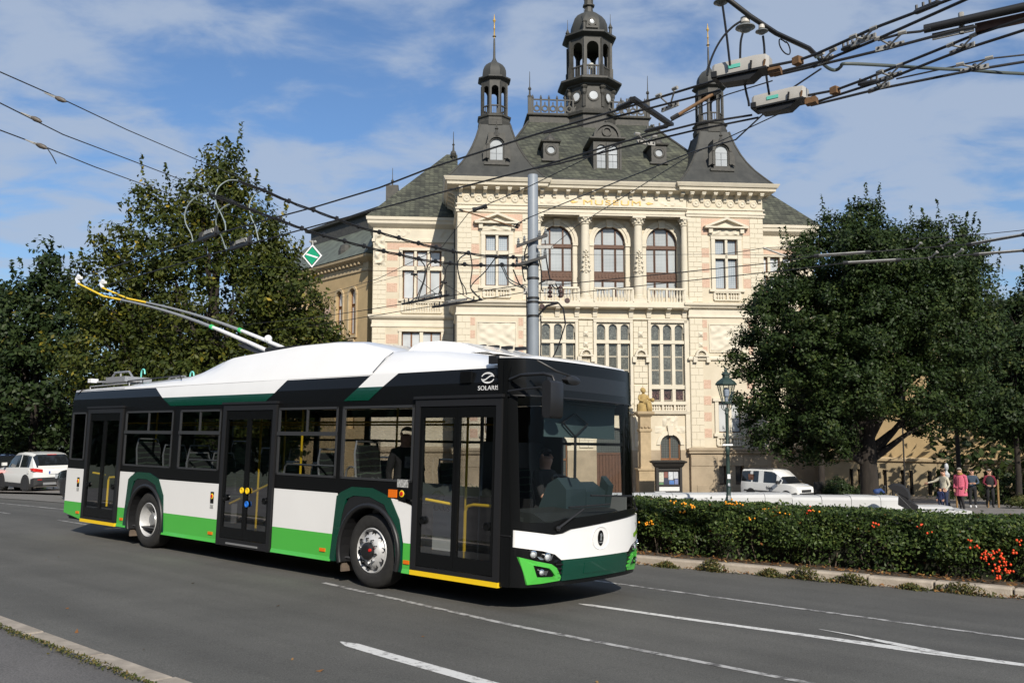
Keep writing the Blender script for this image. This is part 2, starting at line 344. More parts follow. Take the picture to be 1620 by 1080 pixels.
def glassy(name, c, grid=None, gc=(.25, .26, .27), rough=.12, stain=None):
    m = mat(name, c, rough, spec=.7)
    t = T(m); cc = t.n('ShaderNodeTexCoord'); sp = t.n('ShaderNodeSeparateXYZ', {0: cc.outputs['Object']}); cb = t.n('ShaderNodeCombineXYZ', {0: sp.outputs[0], 1: sp.outputs[2]})
    nz = t.n('ShaderNodeTexNoise', {0: cc.outputs['Object'], 'Scale': .5, 'Detail': 2.}); rg = t.n('ShaderNodeMapRange', {0: nz.outputs[0], 1: .3, 2: .7, 3: .75, 4: 1.15})
    col = t.n('ShaderNodeVectorMath', {0: c, 'Scale': rg.outputs[0]}, operation='SCALE').outputs[0]
    if stain:
        vo = t.n('ShaderNodeTexVoronoi', {0: cb.outputs[0], 'Scale': stain}); ve = t.n('ShaderNodeTexVoronoi', {0: cb.outputs[0], 'Scale': stain}, feature='DISTANCE_TO_EDGE')
        mr = t.n('ShaderNodeMapRange', {0: ve.outputs['Distance'], 1: .02, 2: .09}); s2 = t.n('ShaderNodeSeparateColor', {0: vo.outputs['Color']}); s3 = t.n('ShaderNodeMapRange', {0: s2.outputs[0], 3: .55, 4: 1.5})
        ml = t.n('ShaderNodeMath', {0: mr.outputs[0], 1: s3.outputs[0]}, operation='MULTIPLY'); col = t.n('ShaderNodeVectorMath', {0: col, 'Scale': ml.outputs[0]}, operation='SCALE').outputs[0]
    if grid:
        bt = t.n('ShaderNodeTexBrick', {0: cb.outputs[0], 'Scale': 1., 'Mortar Size': .011, 'Mortar Smooth': .3, 'Brick Width': grid[0], 'Row Height': grid[1], 'Color1': (0, 0, 0, 1), 'Color2': (0, 0, 0, 1), 'Mortar': (1, 1, 1, 1)}); bt.offset = 0
        col = t.n('ShaderNodeMix', {0: bt.outputs['Fac'], 6: col, 7: (*gc, 1)}, data_type='RGBA').outputs[2]
    t.l(col, t.b.inputs['Base Color']); return m
g_lat = glassy('lattice_glass', (.30, .34, .37), (.14, .145), (.52, .54, .55))
g_arch = glassy('loggia_glass', (.33, .355, .36), (.105, .105), (.47, .48, .48))
g_blind = glassy('window_with_blind', (.50, .52, .53)); g_dorm = glassy('dormer_pane', (.40, .42, .43))
g_stain = glassy('leaded_glass', (.105, .11, .095), (.09, .09), (.16, .165, .15), stain=7)
g_stain2 = glassy('coloured_leaded_glass', (.10, .055, .05), stain=8)
g_dark = glassy('dark_pane', (.03, .032, .034), rough=.08)
g_grid = glassy('barred_pane', (.09, .10, .095), (.17, .17), (.025, .024, .022))

MESHES = {}
def part(name, mb, m, p=MUS, smooth=None, **k): return ob(name, mb, m, p, smooth, **k)
def inst(key, name, make, m, p, loc, rot=None, smooth=None, scale=None):
    if key not in MESHES: b = MB(); make(b); MESHES[key] = b.mesh(name, m, smooth)
    o = link(name, MESHES[key], p, loc=loc, rot=rot)
    if scale: o.scale = scale
    return o
def pane_mesh(b, x0, x1, z0, z1, y, arch=0):
    if not arch: b.face([(x0, y, z0), (x1, y, z0), (x1, y, z1), (x0, y, z1)]); return
    r = (x1 - x0) / 2; cx = (x0 + x1) / 2; zs = z1 - r * arch
    b.face([(x0, y, z0), (x1, y, z0)] + [(cx + r * cos(pi * i / 12), y, zs + r * arch * sin(pi * i / 12)) for i in range(13)])
def window(lights, y, glass, frame, fw=.05, p=MUS, fd=.06, label=None):
    """a window part (its frame bars) with one pane per light: (x0,x1,z0,z1[,arch[,glass]])"""
    b = MB()
    for l in lights:
        x0, x1, z0, z1 = l[:4]; ar = l[4] if len(l) > 4 else 0
        zt = z1 - (x1 - x0) / 2 * ar if ar else z1
        b.box(x0 - .004, x0 + fw, y - fd, y - .004, z0, zt); b.box(x1 - fw, x1 + .004, y - fd, y - .004, z0, zt); b.box(x0 + fw, x1 - fw, y - fd, y - .004, z0 - .002, z0 + fw)
        if ar:
            r = (x1 - x0) / 2; cx = (x0 + x1) / 2; k = 12
            for i in range(k):
                a, c = pi * i / k, pi * (i + 1) / k
                q = [(cx + (r - d) * cos(th), zt + (r - d) * ar * sin(th)) for d, th in ((0, a), (0, c), (fw, c), (fw, a))]; b.prism(q, y - fd, y - .004)
        else: b.box(x0 + fw, x1 - fw, y - fd, y - .004, z1 - fw, z1 + .002)
    wd = part('window', b, frame, p)
    for l in lights:
        b = MB(); pane_mesh(b, *l[:4], y - .012, l[4] if len(l) > 4 else 0); ob('pane', b, l[5] if len(l) > 5 else glass, wd)
    return wd
def baluster(b): b.lathe([(.075, 0), (.075, .05), (.05, .09), (.095, .2), (.085, .27), (.045, .38), (.045, .44), (.075, .47), (.075, .52)], 6, cap=False)
def balustrade(x0, x1, z0, z1, y, n, p=MUS, rail=.1, dy=.16, key=None, m=None, gap=()):
    h = z1 - z0; b = MB(); b.box(x0, x1, y - dy / 2, y + dy / 2, z0, z0 + .07); b.box(x0 - .02, x1 + .02, y - dy / 2 - .03, y + dy / 2 + .03, z1 - rail, z1)
    for e in (x0, x1, *gap): b.box(e - .07, e + .07, y - dy / 2 - .005, y + dy / 2 + .005, z0 + .07, z1 - rail)
    r = part('balustrade', b, m or cream2, p)
    for i in range(n):
        x = x0 + (x1 - x0) * (i + .5) / n
        if any(abs(x - e) < .12 for e in gap): continue
        inst(('bal', (m or cream2).name), 'baluster', baluster, m or cream2, r, (x, y, z0 + .07), scale=(1, 1, (h - .07 - rail) / .52), smooth=50)
    return r
def relief(x0, x1, z0, z1, y, amp=.07, n=20, seed=0, m=None, name='relief_carving', frame=True, fr=3.):
    """a carved panel: a grid pushed out by a lumpy pattern"""
    nz = max(6, int(n * (z1 - z0) / (x1 - x0))); b = MB(); rg = np.random.default_rng(abs(int(seed))); ph = rg.uniform(0, 6.28, (8, 3)); fq = rg.uniform(.6, 1.6, (8, 2)) * fr
    def h(x, z):
        v = sum(sin(ph[k][0] + x * fq[k][0] * 2 + 1.5 * sin(z * fq[k][1] + ph[k][1])) * cos(z * fq[k][1] * 2 + ph[k][2]) for k in range(8)) / 8
        return max(0, min(1, .35 + v * 2.2))
    ids = []
    for j in range(nz + 1):
        ids.append([b.av((x0 + (x1 - x0) * i / n, y - (amp * h(x0 + (x1 - x0) * i / n, z0 + (z1 - z0) * j / nz) if 0 < i < n and 0 < j < nz else 0) - .004, z0 + (z1 - z0) * j / nz)) for i in range(n + 1)])
    for j in range(nz):
        for i in range(n): b.fi((ids[j][i], ids[j][i + 1], ids[j + 1][i + 1], ids[j + 1][i]))
    o = part(name, b, m or cream2, smooth=40)
    if frame:
        b = MB(); f = .07
        for q in ((x0 - f, x1 + f, z0 - f, z0), (x0 - f, x1 + f, z1, z1 + f), (x0 - f, x0, z0, z1), (x1, x1 + f, z0, z1)): b.box(q[0], q[1], y - .07, y + .01, q[2], q[3])
        ob('panel_frame', b, m or cream2, o)
    return o
BLOCKS = []     # (visibility rank, x0,x1,z0,z1,y)
def courses(x0, x1, z0, z1, y, h=.40, split=1, alt=0., rank=1):
    n = max(1, round((z1 - z0) / h)); hh = (z1 - z0) / n
    for i in range(n):
        a, c = x0, x1
        if alt and i % 2: (a, c) = (a + max(0, -alt), c - max(0, alt))
        k = split + (i % 2 if split > 1 else 0); e = [a + (c - a) * q / k for q in range(k + 1)]
        if split == 1 and abs(x1 - x0) > .9: e = [a, a + (c - a) * (.38 if i % 2 else .62), c]
        for p, q in zip(e, e[1:]): BLOCKS.append((rank, p + .009, q - .009, z0 + i * hh + .009, z0 + (i + 1) * hh - .009, y))
def bracket(b): b.prism([(0, 0), (0, .62), (-.62, .62), (-.62, .48), (-.42, .42), (-.2, .3), (-.12, .06)], -.12, .12, 'x'); b.box(-.15, .15, -.66, 0, .58, .66)
def rosette(b):
    b.X = Matrix.Rotation(pi / 2, 4, 'X'); b.lathe([(.26, 0), (.27, .05), (.2, .08), (.17, .04), (.09, .05), (.06, .1), (.01, .11)], 10); b.X = None
pinkb = lambda x0, x1, z0, z1, y: part('brick_panel', MB().box(x0, x1, y - .014, y + .05, z0, z1), pink)

# ---------------- two corner pavilions (mirrored by hand: sgn)
CORN = [(.12, 21.70), (.75, 21.86), (.78, 22.05), (.88, 22.10), (.98, 22.30), (1.0, 22.36), (.2, 22.40)]
for sg in (-1, 1):
    cx = 8.3 * sg; x0, x1 = cx - 2.8, cx + 2.8; vis = 1 if sg < 0 else 0
    b = MB()
    wn = [(cx, 1.62, 14.8, 18.4)]
    lo = [(cx, 1.62, 4.55, 6.72), (cx - .6, .62, .9, 2.55), (cx + .6, .62, .9, 2.55)]
    b.wall(x0, x1, 3.3, 21.72, 0, .6, wn + lo[:1])
    b.box(x0, x0 + .6, .6, 6, 3.3, 21.72); b.box(x1 - .6, x1, .6, 6, 3.3, 21.72); b.box(x0, x1, 5.9, 6, 3.3, 21.7)
    part('wall', b, cream)
    b = MB(); b.wall(x0 - .1, x1 + .1, -.5, 3.3, -.1, .6, lo[1:]); b.box(x0 - .1, x0 + .5, .6, 6, -.5, 3.3); b.box(x1 - .5, x1 + .1, .6, 6, -.5, 3.3)
    part('plinth_wall', b, socle)
    b = MB()
    for k_ in range(5):
        for q in range(3): b.block(x0 - .1 + q * 1.87 + (.4 if k_ % 2 else 0) + .01, min(x1 + .1, x0 - .1 + (q + 1) * 1.87 + (.4 if k_ % 2 else 0)) - .01, -.14, -.08, -.4 + k_ * .65 + .01, .25 + k_ * .65 - .01, .015) if (k_ < 2 or k_ == 4) else None
    part('plinth_blocks', b, socle, kind='stuff')
    part('plinth_cornice', MB().ring(x0, x1, 0, 6, [(.1, 3.05), (.25, 3.1), (.27, 3.2), (.2, 3.25), (.3, 3.3), (.3, 3.42), (.02, 3.5)]), socle)
    part('band_cornice', MB().ring(x0, x1, 0, 6, [(.01, 9.62), (.14, 9.68), (.16, 9.8), (.06, 9.9), (.01, 9.95)]), cream2)
    part('ledge', MB().ring(x0, x1, 0, 6, [(.01, 12.68), (.1, 12.74), (.1, 12.84), (.05, 12.9), (.05, 13.32), (.25, 13.4), (.3, 13.52), (.42, 13.58), (.44, 13.72), (.02, 13.8)]), cream2)
    part('architrave', MB().ring(x0, x1, 0, 6, [(.01, 20.02), (.1, 20.06), (.1, 20.2), (.16, 20.24), (.16, 20.34), (.03, 20.4), (.03, 20.52), (.12, 20.58), (.12, 20.66), (.01, 20.7)]), cream2)
    part('cornice', MB().ring(x0, x1, 0, 6, CORN), cream2)
    for i in range(7):
        inst('br', 'bracket', bracket, cream2, MUS, (x0 + .22 + i * (5.6 - .44) / 6, 0, 21.08))
        if i < 6: inst('ros', 'rosette', rosette, cream2, MUS, (x0 + .22 + (i + .5) * (5.6 - .44) / 6, 0, 21.05))
    for i in range(5):
        for e, rt in ((x0, -pi / 2), (x1, pi / 2)): inst('br', 'bracket', bracket, cream2, MUS, (e, .55 + i * 1.15, 21.08), rot=(0, 0, rt))
    # upper storey
    for a, c in ((x0 + .02, x0 + 1.0), (x1 - 1.0, x1 - .02)): courses(a, c, 13.85, 20.0, -.04, .37, rank=2 + vis)
    for a, c in ((x0 + .02, x0 + .95), (x1 - .95, x1 - .02)): courses(a, c, 9.98, 12.66, -.04, .42, rank=1 if sg < 0 else 2); courses(a, c, 3.55, 9.6, -.04, .5, rank=0 if sg < 0 else 2)
    pinkb(x0 + 1.0, x1 - 1.0, 18.75, 19.95, 0)
    for z0, z1 in ((14.9, 15.55), (16.0, 16.65), (17.1, 17.75)):
        pinkb(x0 + 1.0, cx - 1.25, z0, z1, 0); pinkb(cx + 1.25, x1 - 1.0, z0, z1, 0)
    for z0, z1 in ((15.58, 15.97), (16.68, 17.07), (17.78, 18.7)):
        courses(x0 + 1.0, cx - 1.25, z0, z1, -.03, .4, rank=1); courses(cx + 1.25, x1 - 1.0, z0, z1, -.03, .4, rank=1)
    for z in (4.2, 5.35, 6.5, 7.65): pinkb(x0 + .95, cx - 1.32, z, z + .62, 0); pinkb(cx + 1.32, x1 - .95, z, z + .62, 0)
    for z in (10.1, 11.1, 12.0): pinkb(x0 + .95, x0 + 1.28, z, z + .55, 0); pinkb(x1 - 1.28, x1 - .95, z, z + .55, 0)
    b = MB()  # window surround, pediment
    for e in (cx - 1.12, cx + .84): b.box(e, e + .28, -.14, .02, 14.62, 18.42)
    b.box(cx - 1.14, cx + 1.14, -.16, .02, 18.42, 18.66); b.box(cx - .09, cx + .09, -.1, .3, 14.8, 18.4); b.box(cx - .82, cx + .82, -.1, .3, 17.02, 17.28); b.box(cx - 1.3, cx + 1.3, -.2, .02, 14.6, 14.78)
    part('window_surround', b, cream2)
    b = MB(); b.box(cx - 1.25, cx + 1.25, -.1, .02, 18.7, 19.15); b.box(cx - 1.3, cx - 1.02, -.3, 0, 18.85, 19.18); b.box(cx + 1.02, cx + 1.3, -.3, 0, 18.85, 19.18)
    b.prism([(cx - 1.6, 19.2), (cx + 1.6, 19.2), (cx + 1.6, 19.32), (cx - 1.6, 19.32)], -.42, .02)
    for q in (-1, 1): b.prism([(cx + q * 1.68, 19.32), (cx, 20.0), (cx, 19.82), (cx + q * 1.28, 19.325)], -.42, .02)
    b.prism([(cx - 1.3, 19.32), (cx + 1.3, 19.32), (cx, 19.84)], -.12, .02)
    part('pediment', b, cream2)
    relief(cx - 1.0, cx + 1.0, 18.72, 19.12, -.1, .1, 18, 3, frame=False, fr=4)
    window([(cx - .79, cx - .08, 17.3, 18.38), (cx + .08, cx + .79, 17.3, 18.38), (cx - .79, cx - .08, 14.84, 17.0), (cx + .08, cx + .79, 14.84, 17.0)], .2, g_lat, wood)
    balustrade(cx - .95, cx + .95, 13.95, 14.6, -.06, 10, gap=(cx,))
    relief(cx - 1.32, cx + 1.32, 10.3, 12.2, 0, .09, 30, 11 + sg)
    # ground storey
    b = MB()
    for e in (cx - 1.1, cx + .84): b.box(e, e + .26, -.13, .02, 4.5, 6.75)
    b.box(cx - 1.25, cx + 1.25, -.2, .02, 6.75, 6.98); b.box(cx - .1, cx + .1, -.1, .3, 4.55, 6.72); b.box(cx - 1.2, cx + 1.2, -.2, .02, 4.28, 4.5)
    part('window_surround', b, cream2)
    window([(cx - .79, cx - .1, 4.57, 6.7), (cx + .1, cx + .79, 4.57, 6.7)], .2, g_blind, wood)
    balustrade(cx - .95, cx + .95, 3.6, 4.26, -.06, 10, gap=(cx,))
    window([(cx - .9, cx - .3, .92, 2.53)], .3, g_dark, wood, .05); window([(cx + .3, cx + .9, .92, 2.53)], .3, g_dark, wood, .05)
    # flared roof
    hp = [(3.55, 22.37), (3.42, 22.55), (2.95, 23.15), (2.5, 23.75), (2.05, 24.5), (1.72, 25.2), (1.42, 26.0), (1.22, 26.7), (1.12, 27.1)]
    b = MB(); b.loft([[(cx + a * h, 3 + c * h, z) for a, c in ((-1, -1), (1, -1), (1, 1), (-1, 1))] for h, z in hp]); part('turret_roof', b, zinc if sg else slate)
    b = MB()
    for a, c in ((-1, -1), (1, -1), (1, 1), (-1, 1)): b.tube([(cx + a * h, 3 + c * h, z) for h, z in hp], .07, 6)
    part('roof_ridge', b, zinc2)
    # lantern: octagonal
    O = pi / 8; tw = link('lantern_turret', None, MUS, loc=(cx, 3, 0)); q = MB()
    q.lathe([(1.05, 27.0), (1.28, 27.1), (1.30, 27.45), (1.22, 27.55), (1.22, 27.7), (1.32, 27.78), (1.34, 27.9), (1.12, 27.98), (1.02, 28.05)], 8, rot=O); ob('lantern_base', q, zinc2, tw)
    q = MB()
    for k in range(8):
        q.X = Matrix.Rotation(k * pi / 4, 4, 'Z'); a = .94; wd_ = a * math.tan(O)
        q.wall(-wd_, wd_, 28.0, 30.55, -a, -a + .12, [(0, wd_ * 2 - .26, 28.02, 30.2, 1)]); q.box(-wd_ - .03, -wd_ + .07, -a - .05, -a + .1, 28, 30.5); q.box(-.34, .34, -a - .02, -a + .1, 28.62, 28.7)
        for e in range(4): q.box(-.24 + e * .16 - .02, -.24 + e * .16 + .02, -a + .02, -a + .06, 28.02, 28.62)
        q.box(-.34, .34, -a, -a + .05, 28.02, 28.08)
    q.X = None; ob('lantern_arcade', q, zinc2, tw)
    q = MB(); q.lathe([(.2, 30.5), (1.0, 30.5), (1.02, 30.62), (1.2, 30.72), (1.3, 30.8), (1.3, 30.9), (1.0, 30.98), (.93, 31.0), (.95, 31.3), (.93, 31.55), (.84, 31.8), (.68, 32.03), (.45, 32.2), (.25, 32.32), (.13, 32.55), (.08, 32.75)], 8, rot=O); ob('dome', q, zinc, tw, 25)
    q = MB(); q.lathe([(.09, 32.7), (.07, 34.0), (.05, 34.2)], 6); ob('spire', q, zinc2, tw)
    q = MB(); q.lathe([(.05, 34.2), (.05, 34.3), (.16, 34.36), (.05, 34.42), (.05, 34.9), (.09, 34.95), (.05, 35.0), (.035, 35.4), (.05, 35.45), (.12, 35.6), (.05, 35.75), (.015, 36.1)], 8); ob('gilded_finial', q, gold, tw, 40)
    # dormer in the flared roof
    dm = link('dormer', None, MUS, loc=(cx, .42, 0)); q = MB(); q.wall(-.62, .62, 23.75, 26.0, 0, 1.6, [(0, .94, 24.0, 25.55, 1)]); q.box(-.9, .9, -.16, .1, 23.6, 23.78)
    for i in range(8):
        a, c = pi * i / 8, pi * (i + 1) / 8; q.prism([(r * cos(th), 25.1 + r * sin(th)) for r, th in ((.56, a), (.56, c), (.74, c), (.74, a))], -.14, 1.2)
    q.box(-.72, -.54, -.1, .1, 24.1, 25.12); q.box(.54, .72, -.1, .1, 24.1, 25.12); q.prism([(-.95, 24.9), (-.7, 25.2), (-.7, 24.2), (-1.0, 24.0)], -.02, .1); q.prism([(.95, 24.9), (.7, 25.2), (.7, 24.2), (1.0, 24.0)], -.02, .1)
    q.lathe([(.3, 25.75), (.22, 26.0), (.1, 26.1), (.07, 26.25), (.14, 26.33), (.05, 26.5), (.02, 26.9)], 8, (0, .1, 0)); ob('dormer_front', q, zinc2, dm)
    for a, c in ((-.47, 0), (0, .47)):
        for z0, z1 in ((24.0, 24.5), (24.52, 25.0)): q = MB(); q.face([(a, .12, z0), (c - .03, .12, z0), (c - .03, .12, z1), (a, .12, z1)]); ob('pane', q, g_dorm, dm)
    q = MB(); pane_mesh(q, -.47, .47, 25.02, 25.55, .12, 1); ob('pane', q, g_dorm, dm)

# ---------------- centre block
part('wall', MB().wall(-5.5, 5.5, 3.3, 13.5, .3, 1.0, [(c, 2.42, 6.75, 12.25) for c in (-3.94, 0, 3.94)] + [(c, 1.45, 3.0, 4.4, 1) for c in (-4.04, 4.04)] + [(0, 2.5, 3.0, 4.9, .8)]), cream)
part('plinth_wall', MB().wall(-5.5, 5.5, -.5, 3.32, .25, 1.0, [(c, 1.45, 0, 3.4) for c in (-4.04, 4.04)] + [(0, 2.5, 0, 3.4)]), socle)
part('loggia_floor', MB().box(-5.5, 5.5, -.28, 1.9, 13.4, 13.72), cream2)
part('loggia_wall', MB().wall(-5.5, 5.5, 13.72, 20.4, 1.2, 1.8, [(c, 2.3, 14.3, 19.5, 1.08) for c in (-3.87, 0, 3.87)]), cream)
part('loggia_ceiling', MB().box(-5.5, 5.5, .62, 1.2, 20.1, 20.4), cream2)
part('entablature', MB().box(-5.5, 5.5, .1, .62, 20.02, 21.72), cream2)
part('centre_core', MB().box(-5.5, 5.5, 2.4, 14, 0, 22.3), cream)
b = MB()
for a, c, d, e in ((20.02, 20.16, .06, 0), (20.16, 20.32, .02, 0), (20.5, 20.6, -.02, 0), (20.6, 20.72, -.12, 0)): b.box(-5.5, 5.5, d - .02, .3, a, c)
part('architrave', b, cream2)
b = MB(); b.prism([(.1, 21.70), (-.5, 21.84), (-.53, 22.0), (-.62, 22.05), (-.72, 22.26), (-.74, 22.34), (.1, 22.40)], -5.3, 5.3, 'x'); part('cornice', b, cream2)
for i in range(12): inst('br2', 'bracket', lambda b: (b.prism([(0, 0), (0, .5), (-.5, .5), (-.5, .4), (-.34, .34), (-.14, .26), (-.1, .04)], -.12, .12, 'x'), b.box(-.15, .15, -.53, 0, .47, .53)), cream2, MUS, (-5.1 + i * 10.2 / 11, .1, 21.2))
for a, c, sd in ((-5.2, -3.5, 5), (3.5, 5.2, 6)): relief(a, c, 20.8, 21.12, .1, .07, 24, sd, frame=False, fr=5)
font('inscription', 'MUSEUM', .50, .03, gold, MUS, Matrix.Translation((.0, .08, 20.80)) @ Matrix.Rotation(pi / 2, 4, 'X'), 2.05, 1.12)
for x in (-2.75, 2.75): part('inscription_ornament', MB().prism([(x - .28, 20.97), (x - .1, 21.07), (x + .28, 20.97), (x - .1, 20.87)], .06, .11), gold)
for c in (-1.93, 1.93, -5.35, 5.35):
    q = MB(); hf = abs(c) > 5; yy = .35; s_ = .8 if hf else 1
    col = link('column', None, MUS, loc=(c, yy, 0))
    q.box(-.5 * s_, .5 * s_, -.5 * s_, .5 * s_, 13.72, 14.0); q.lathe([(.46 * s_, 14.0), (.47 * s_, 14.1), (.4 * s_, 14.16), (.42 * s_, 14.24), (.36 * s_, 14.3)], 16); ob('column_base', q, cream2, col, 40)
    q = MB(); q.lathe([(.34 * s_, 14.28), (.335 * s_, 16.2), (.31 * s_, 18.2), (.285 * s_, 19.4)], 18, cap=False)
    q.lathe([(.37 * s_, 16.0), (.4 * s_, 16.05), (.37 * s_, 16.1)], 18, cap=False); ob('shaft', q, cream2, col, 50)
    q = MB(); q.lathe([(.3 * s_, 19.38), (.36 * s_, 19.42), (.31 * s_, 19.48), (.34 * s_, 19.62), (.42 * s_, 19.8), (.40 * s_, 19.86)], 16); q.box(-.48 * s_, .48 * s_, -.48 * s_, .48 * s_, 19.86, 20.02)
    for k in range(8):
        a = k * pi / 4; q.sphere((.38 * s_ * cos(a), .38 * s_ * sin(a), 19.62), .09 * s_, 6, 4); q.sphere((.45 * s_ * cos(a + .39), .45 * s_ * sin(a + .39), 19.79), .075 * s_, 6, 4)
    ob('capital', q, cream2, col, 40)
    if not hf:
        for k, (z, r) in enumerate(((15.9, .2), (16.25, .24), (16.6, .2), (16.95, .15), (17.3, .1))):
            q = MB(); [q.sphere((dx_, -.33, z + dz_), .09, 6, 4) for dx_, dz_ in ((-r, .1), (0, 0), (r, .1), (0, .2))]; ob('carved_garland', q, cream2, col, 60)
for c in (-3.87, 0, 3.87):
    q = MB(); k = 16    # moulded archivolt, imposts
    for i in range(k):
        a, e = pi * i / k, pi * (i + 1) / k
        for r0, r1, y_ in ((1.15, 1.32, 1.12), (1.33, 1.55, 1.06)): q.prism([(c + r * cos(th), 18.25 + r * 1.08 * sin(th)) for r, th in ((r0, a), (r0, e), (r1, e), (r1, a))], y_, 1.22)
    q.prism([(c - .2, 19.4), (c + .2, 19.4), (c + .26, 19.98), (c - .26, 19.98)], .98, 1.22)
    part('archivolt', q, cream2)
    for e in (-1, 1): part('impost', MB().box(c + e * 1.36 - .2, c + e * 1.36 + .2, 1.02, 1.22, 18.0, 18.24).box(c + e * 1.33 - .15, c + e * 1.33 + .15, 1.1, 1.22, 13.8, 18.0), cream2)
    for e in (-1, 1): relief(c + e * 1.5 - .35, c + e * 1.5 + .35, 19.35, 19.95, 1.2, .12, 10, int(20 + c * 3 + e), frame=False, fr=5, name='spandrel_carving')
    lts = []
    for a, e in ((-1.13, -.5), (-.45, .45), (.5, 1.13)): lts += [(c + a, c + e, 16.15, 17.9), (c + a, c + e, 14.3, 15.5)]
    wd = window(lts, 1.5, g_arch, wood, .05)
    q = MB(); q.box(c - 1.15, c + 1.15, 1.38, 1.5, 17.9, 18.16); ob('carved_rail', q, wood, wd); q = MB(); q.box(c - 1.15, c + 1.15, 1.38, 1.5, 15.52, 16.12)
    for i in range(9): q.box(c - 1.0 + i * .25 - .05, c - 1.0 + i * .25 + .05, 1.34, 1.4, 15.75, 16.0)
    ob('carved_rail', q, wood, wd); q = MB(); q.box(c - .53, c - .43, 1.36, 1.49, 18.16, 19.3); q.box(c + .43, c + .53, 1.36, 1.49, 18.16, 19.3)
    for i in range(14):
        a, e = pi * i / 14, pi * (i + 1) / 14; q.prism([(c + r * cos(th), 18.25 + r * 1.08 * sin(th)) for r, th in ((1.08, a), (1.08, e), (1.16, e), (1.16, a))], 1.34, 1.5)
    ob('transom', q, wood, wd)
    for a, e in ((-1.1, -.5), (-.46, .46), (.5, 1.1)):
        q = MB(); P = [(c + a, 1.48, 18.18), (c + e, 1.48, 18.18)] + [(c + x, 1.48, 18.25 + 1.08 * sqrt(max(0, 1.12 ** 2 - x * x))) for x in [e + (a - e) * i / 8 for i in range(9)]]; q.face(P); ob('pane', q, g_arch, wd)
for a, c, n in ((-5.15, -2.5, 12), (-1.38, 1.38, 12), (2.5, 5.15, 12)):
    balustrade(a, c, 13.72, 14.78, -.12, n, gap=((a + c) / 2,), rail=.13, dy=.2)
for x in (-5.2, -4.0, -2.6, -1.3, 1.3, 2.6, 4.0, 5.2): inst('cons', 'bracket', lambda b: b.prism([(0, 0), (0, .75), (-.55, .75), (-.55, .6), (-.2, .45), (-.14, .05)], -.16, .16, 'x'), cream2, MUS, (x, .3, 12.66))
part('ledge', MB().prism([(.3, 13.3), (.3, 13.42), (-.34, 13.42), (-.32, 13.36), (-.1, 13.3)], -5.5, 5.5, 'x'), cream2)
part('band_cornice', MB().prism([(.32, 12.5), (.15, 12.55), (.15, 12.66), (.32, 12.68)], -5.5, 5.5, 'x'), cream2)
for c in (-3.94, 0, 3.94):
    b = MB(); b.box(c - 1.42, c - 1.22, .14, .32, 6.6, 12.34); b.box(c + 1.22, c + 1.42, .14, .32, 6.6, 12.34); b.box(c - 1.42, c + 1.42, .12, .32, 12.34, 12.52)
    for x in (-.43, .43): b.box(c + x - .12, c + x + .12, .28, .6, 6.75, 11.9)
    b.box(c - 1.22, c + 1.22, .22, .6, 10.84, 11.06); b.box(c - 1.22, c + 1.22, .26, .6, 7.62, 7.9); b.box(c - 1.42, c + 1.42, .1, .32, 6.6, 6.74)
    b.wall(c - 1.22, c + 1.22, 11.6, 12.26, .3, .6, [(c + x, .62, 11.6, 12.22, 1) for x in (-.86, 0, .86)])
    part('window_surround', b, cream2)
    lt = []
    for i, x in enumerate((-.86, 0, .86)):
        lt += [(c + x - .3, c + x + .3, 11.07, 12.22, 1), (c + x - .3, c + x + .3, 9.93, 10.83), (c + x - .3, c + x + .3, 8.98, 9.9), (c + x - .3, c + x + .3, 7.92, 8.95), (c + x - .3, c + x + .3, 6.8, 7.6 if i != 1 else 7.78, 0, g_stain2)]
    window(lt, .5, g_stain, wood2 if c > 9 else cream2, .03)
    balustrade(c - 1.3, c + 1.3, 6.05, 6.6, .2, 15, gap=(c - .43, c + .43))
    part('sill_ledge', MB().prism([(.32, 5.8), (.1, 5.86), (.06, 6.02), (.32, 6.06)], c - 1.5, c + 1.5, 'x'), cream2)
for c in (-1.97, 1.97):
    courses(c - .5, c + .5, 8.0, 12.45, .2, .42, rank=2 if c > 0 else 1)
    courses(c - .5, c + .5, 3.5, 7.9, .2, .5, rank=1)
for c in (-5.33, 5.33): part('pilaster', MB().box(c - .17, c + .17, .12, .32, 3.4, 12.5), cream2)
for c in (-1.97, 1.97, 5.5, -5.5, 6.3):
    y_ = .2 if abs(c) < 3 else .0
    if abs(c) == 5.5: continue
    b = MB(); b.box(c - .5, c + .5, y_ - .3, y_ + .1, 9.9, 10.02); b.box(c - .62, c - .34, y_ - .26, y_ + .1, 9.5, 9.9); b.box(c + .34, c + .62, y_ - .26, y_ + .1, 9.5, 9.9)
    for i in range(8): a, e = pi * i / 8, pi * (i + 1) / 8; b.prism([(c + r * cos(th), 10.02 + r * sin(th)) for r, th in ((.3, a), (.3, e), (.44, e), (.44, a))], y_ - .28, y_ + .1)
    for i in range(5): a = pi * (i + .5) / 5; b.tube([(c, y_ - .06, 10.04), (c + .28 * cos(a), y_ - .12, 10.04 + .28 * sin(a))], [.02, .05], 5)
    part('shell_niche', b, cream2)
    for z in (10.75, 11.5): part('diamond_boss', MB().loft([[(c - .17, y_ - .04, z - .17), (c + .17, y_ - .04, z - .17), (c + .17, y_ - .04, z + .17), (c - .17, y_ - .04, z + .17)], [(c - .02, y_ - .16, z - .02), (c + .02, y_ - .16, z - .02), (c + .02, y_ - .16, z + .02), (c - .02, y_ - .16, z + .02)]]), cream2)
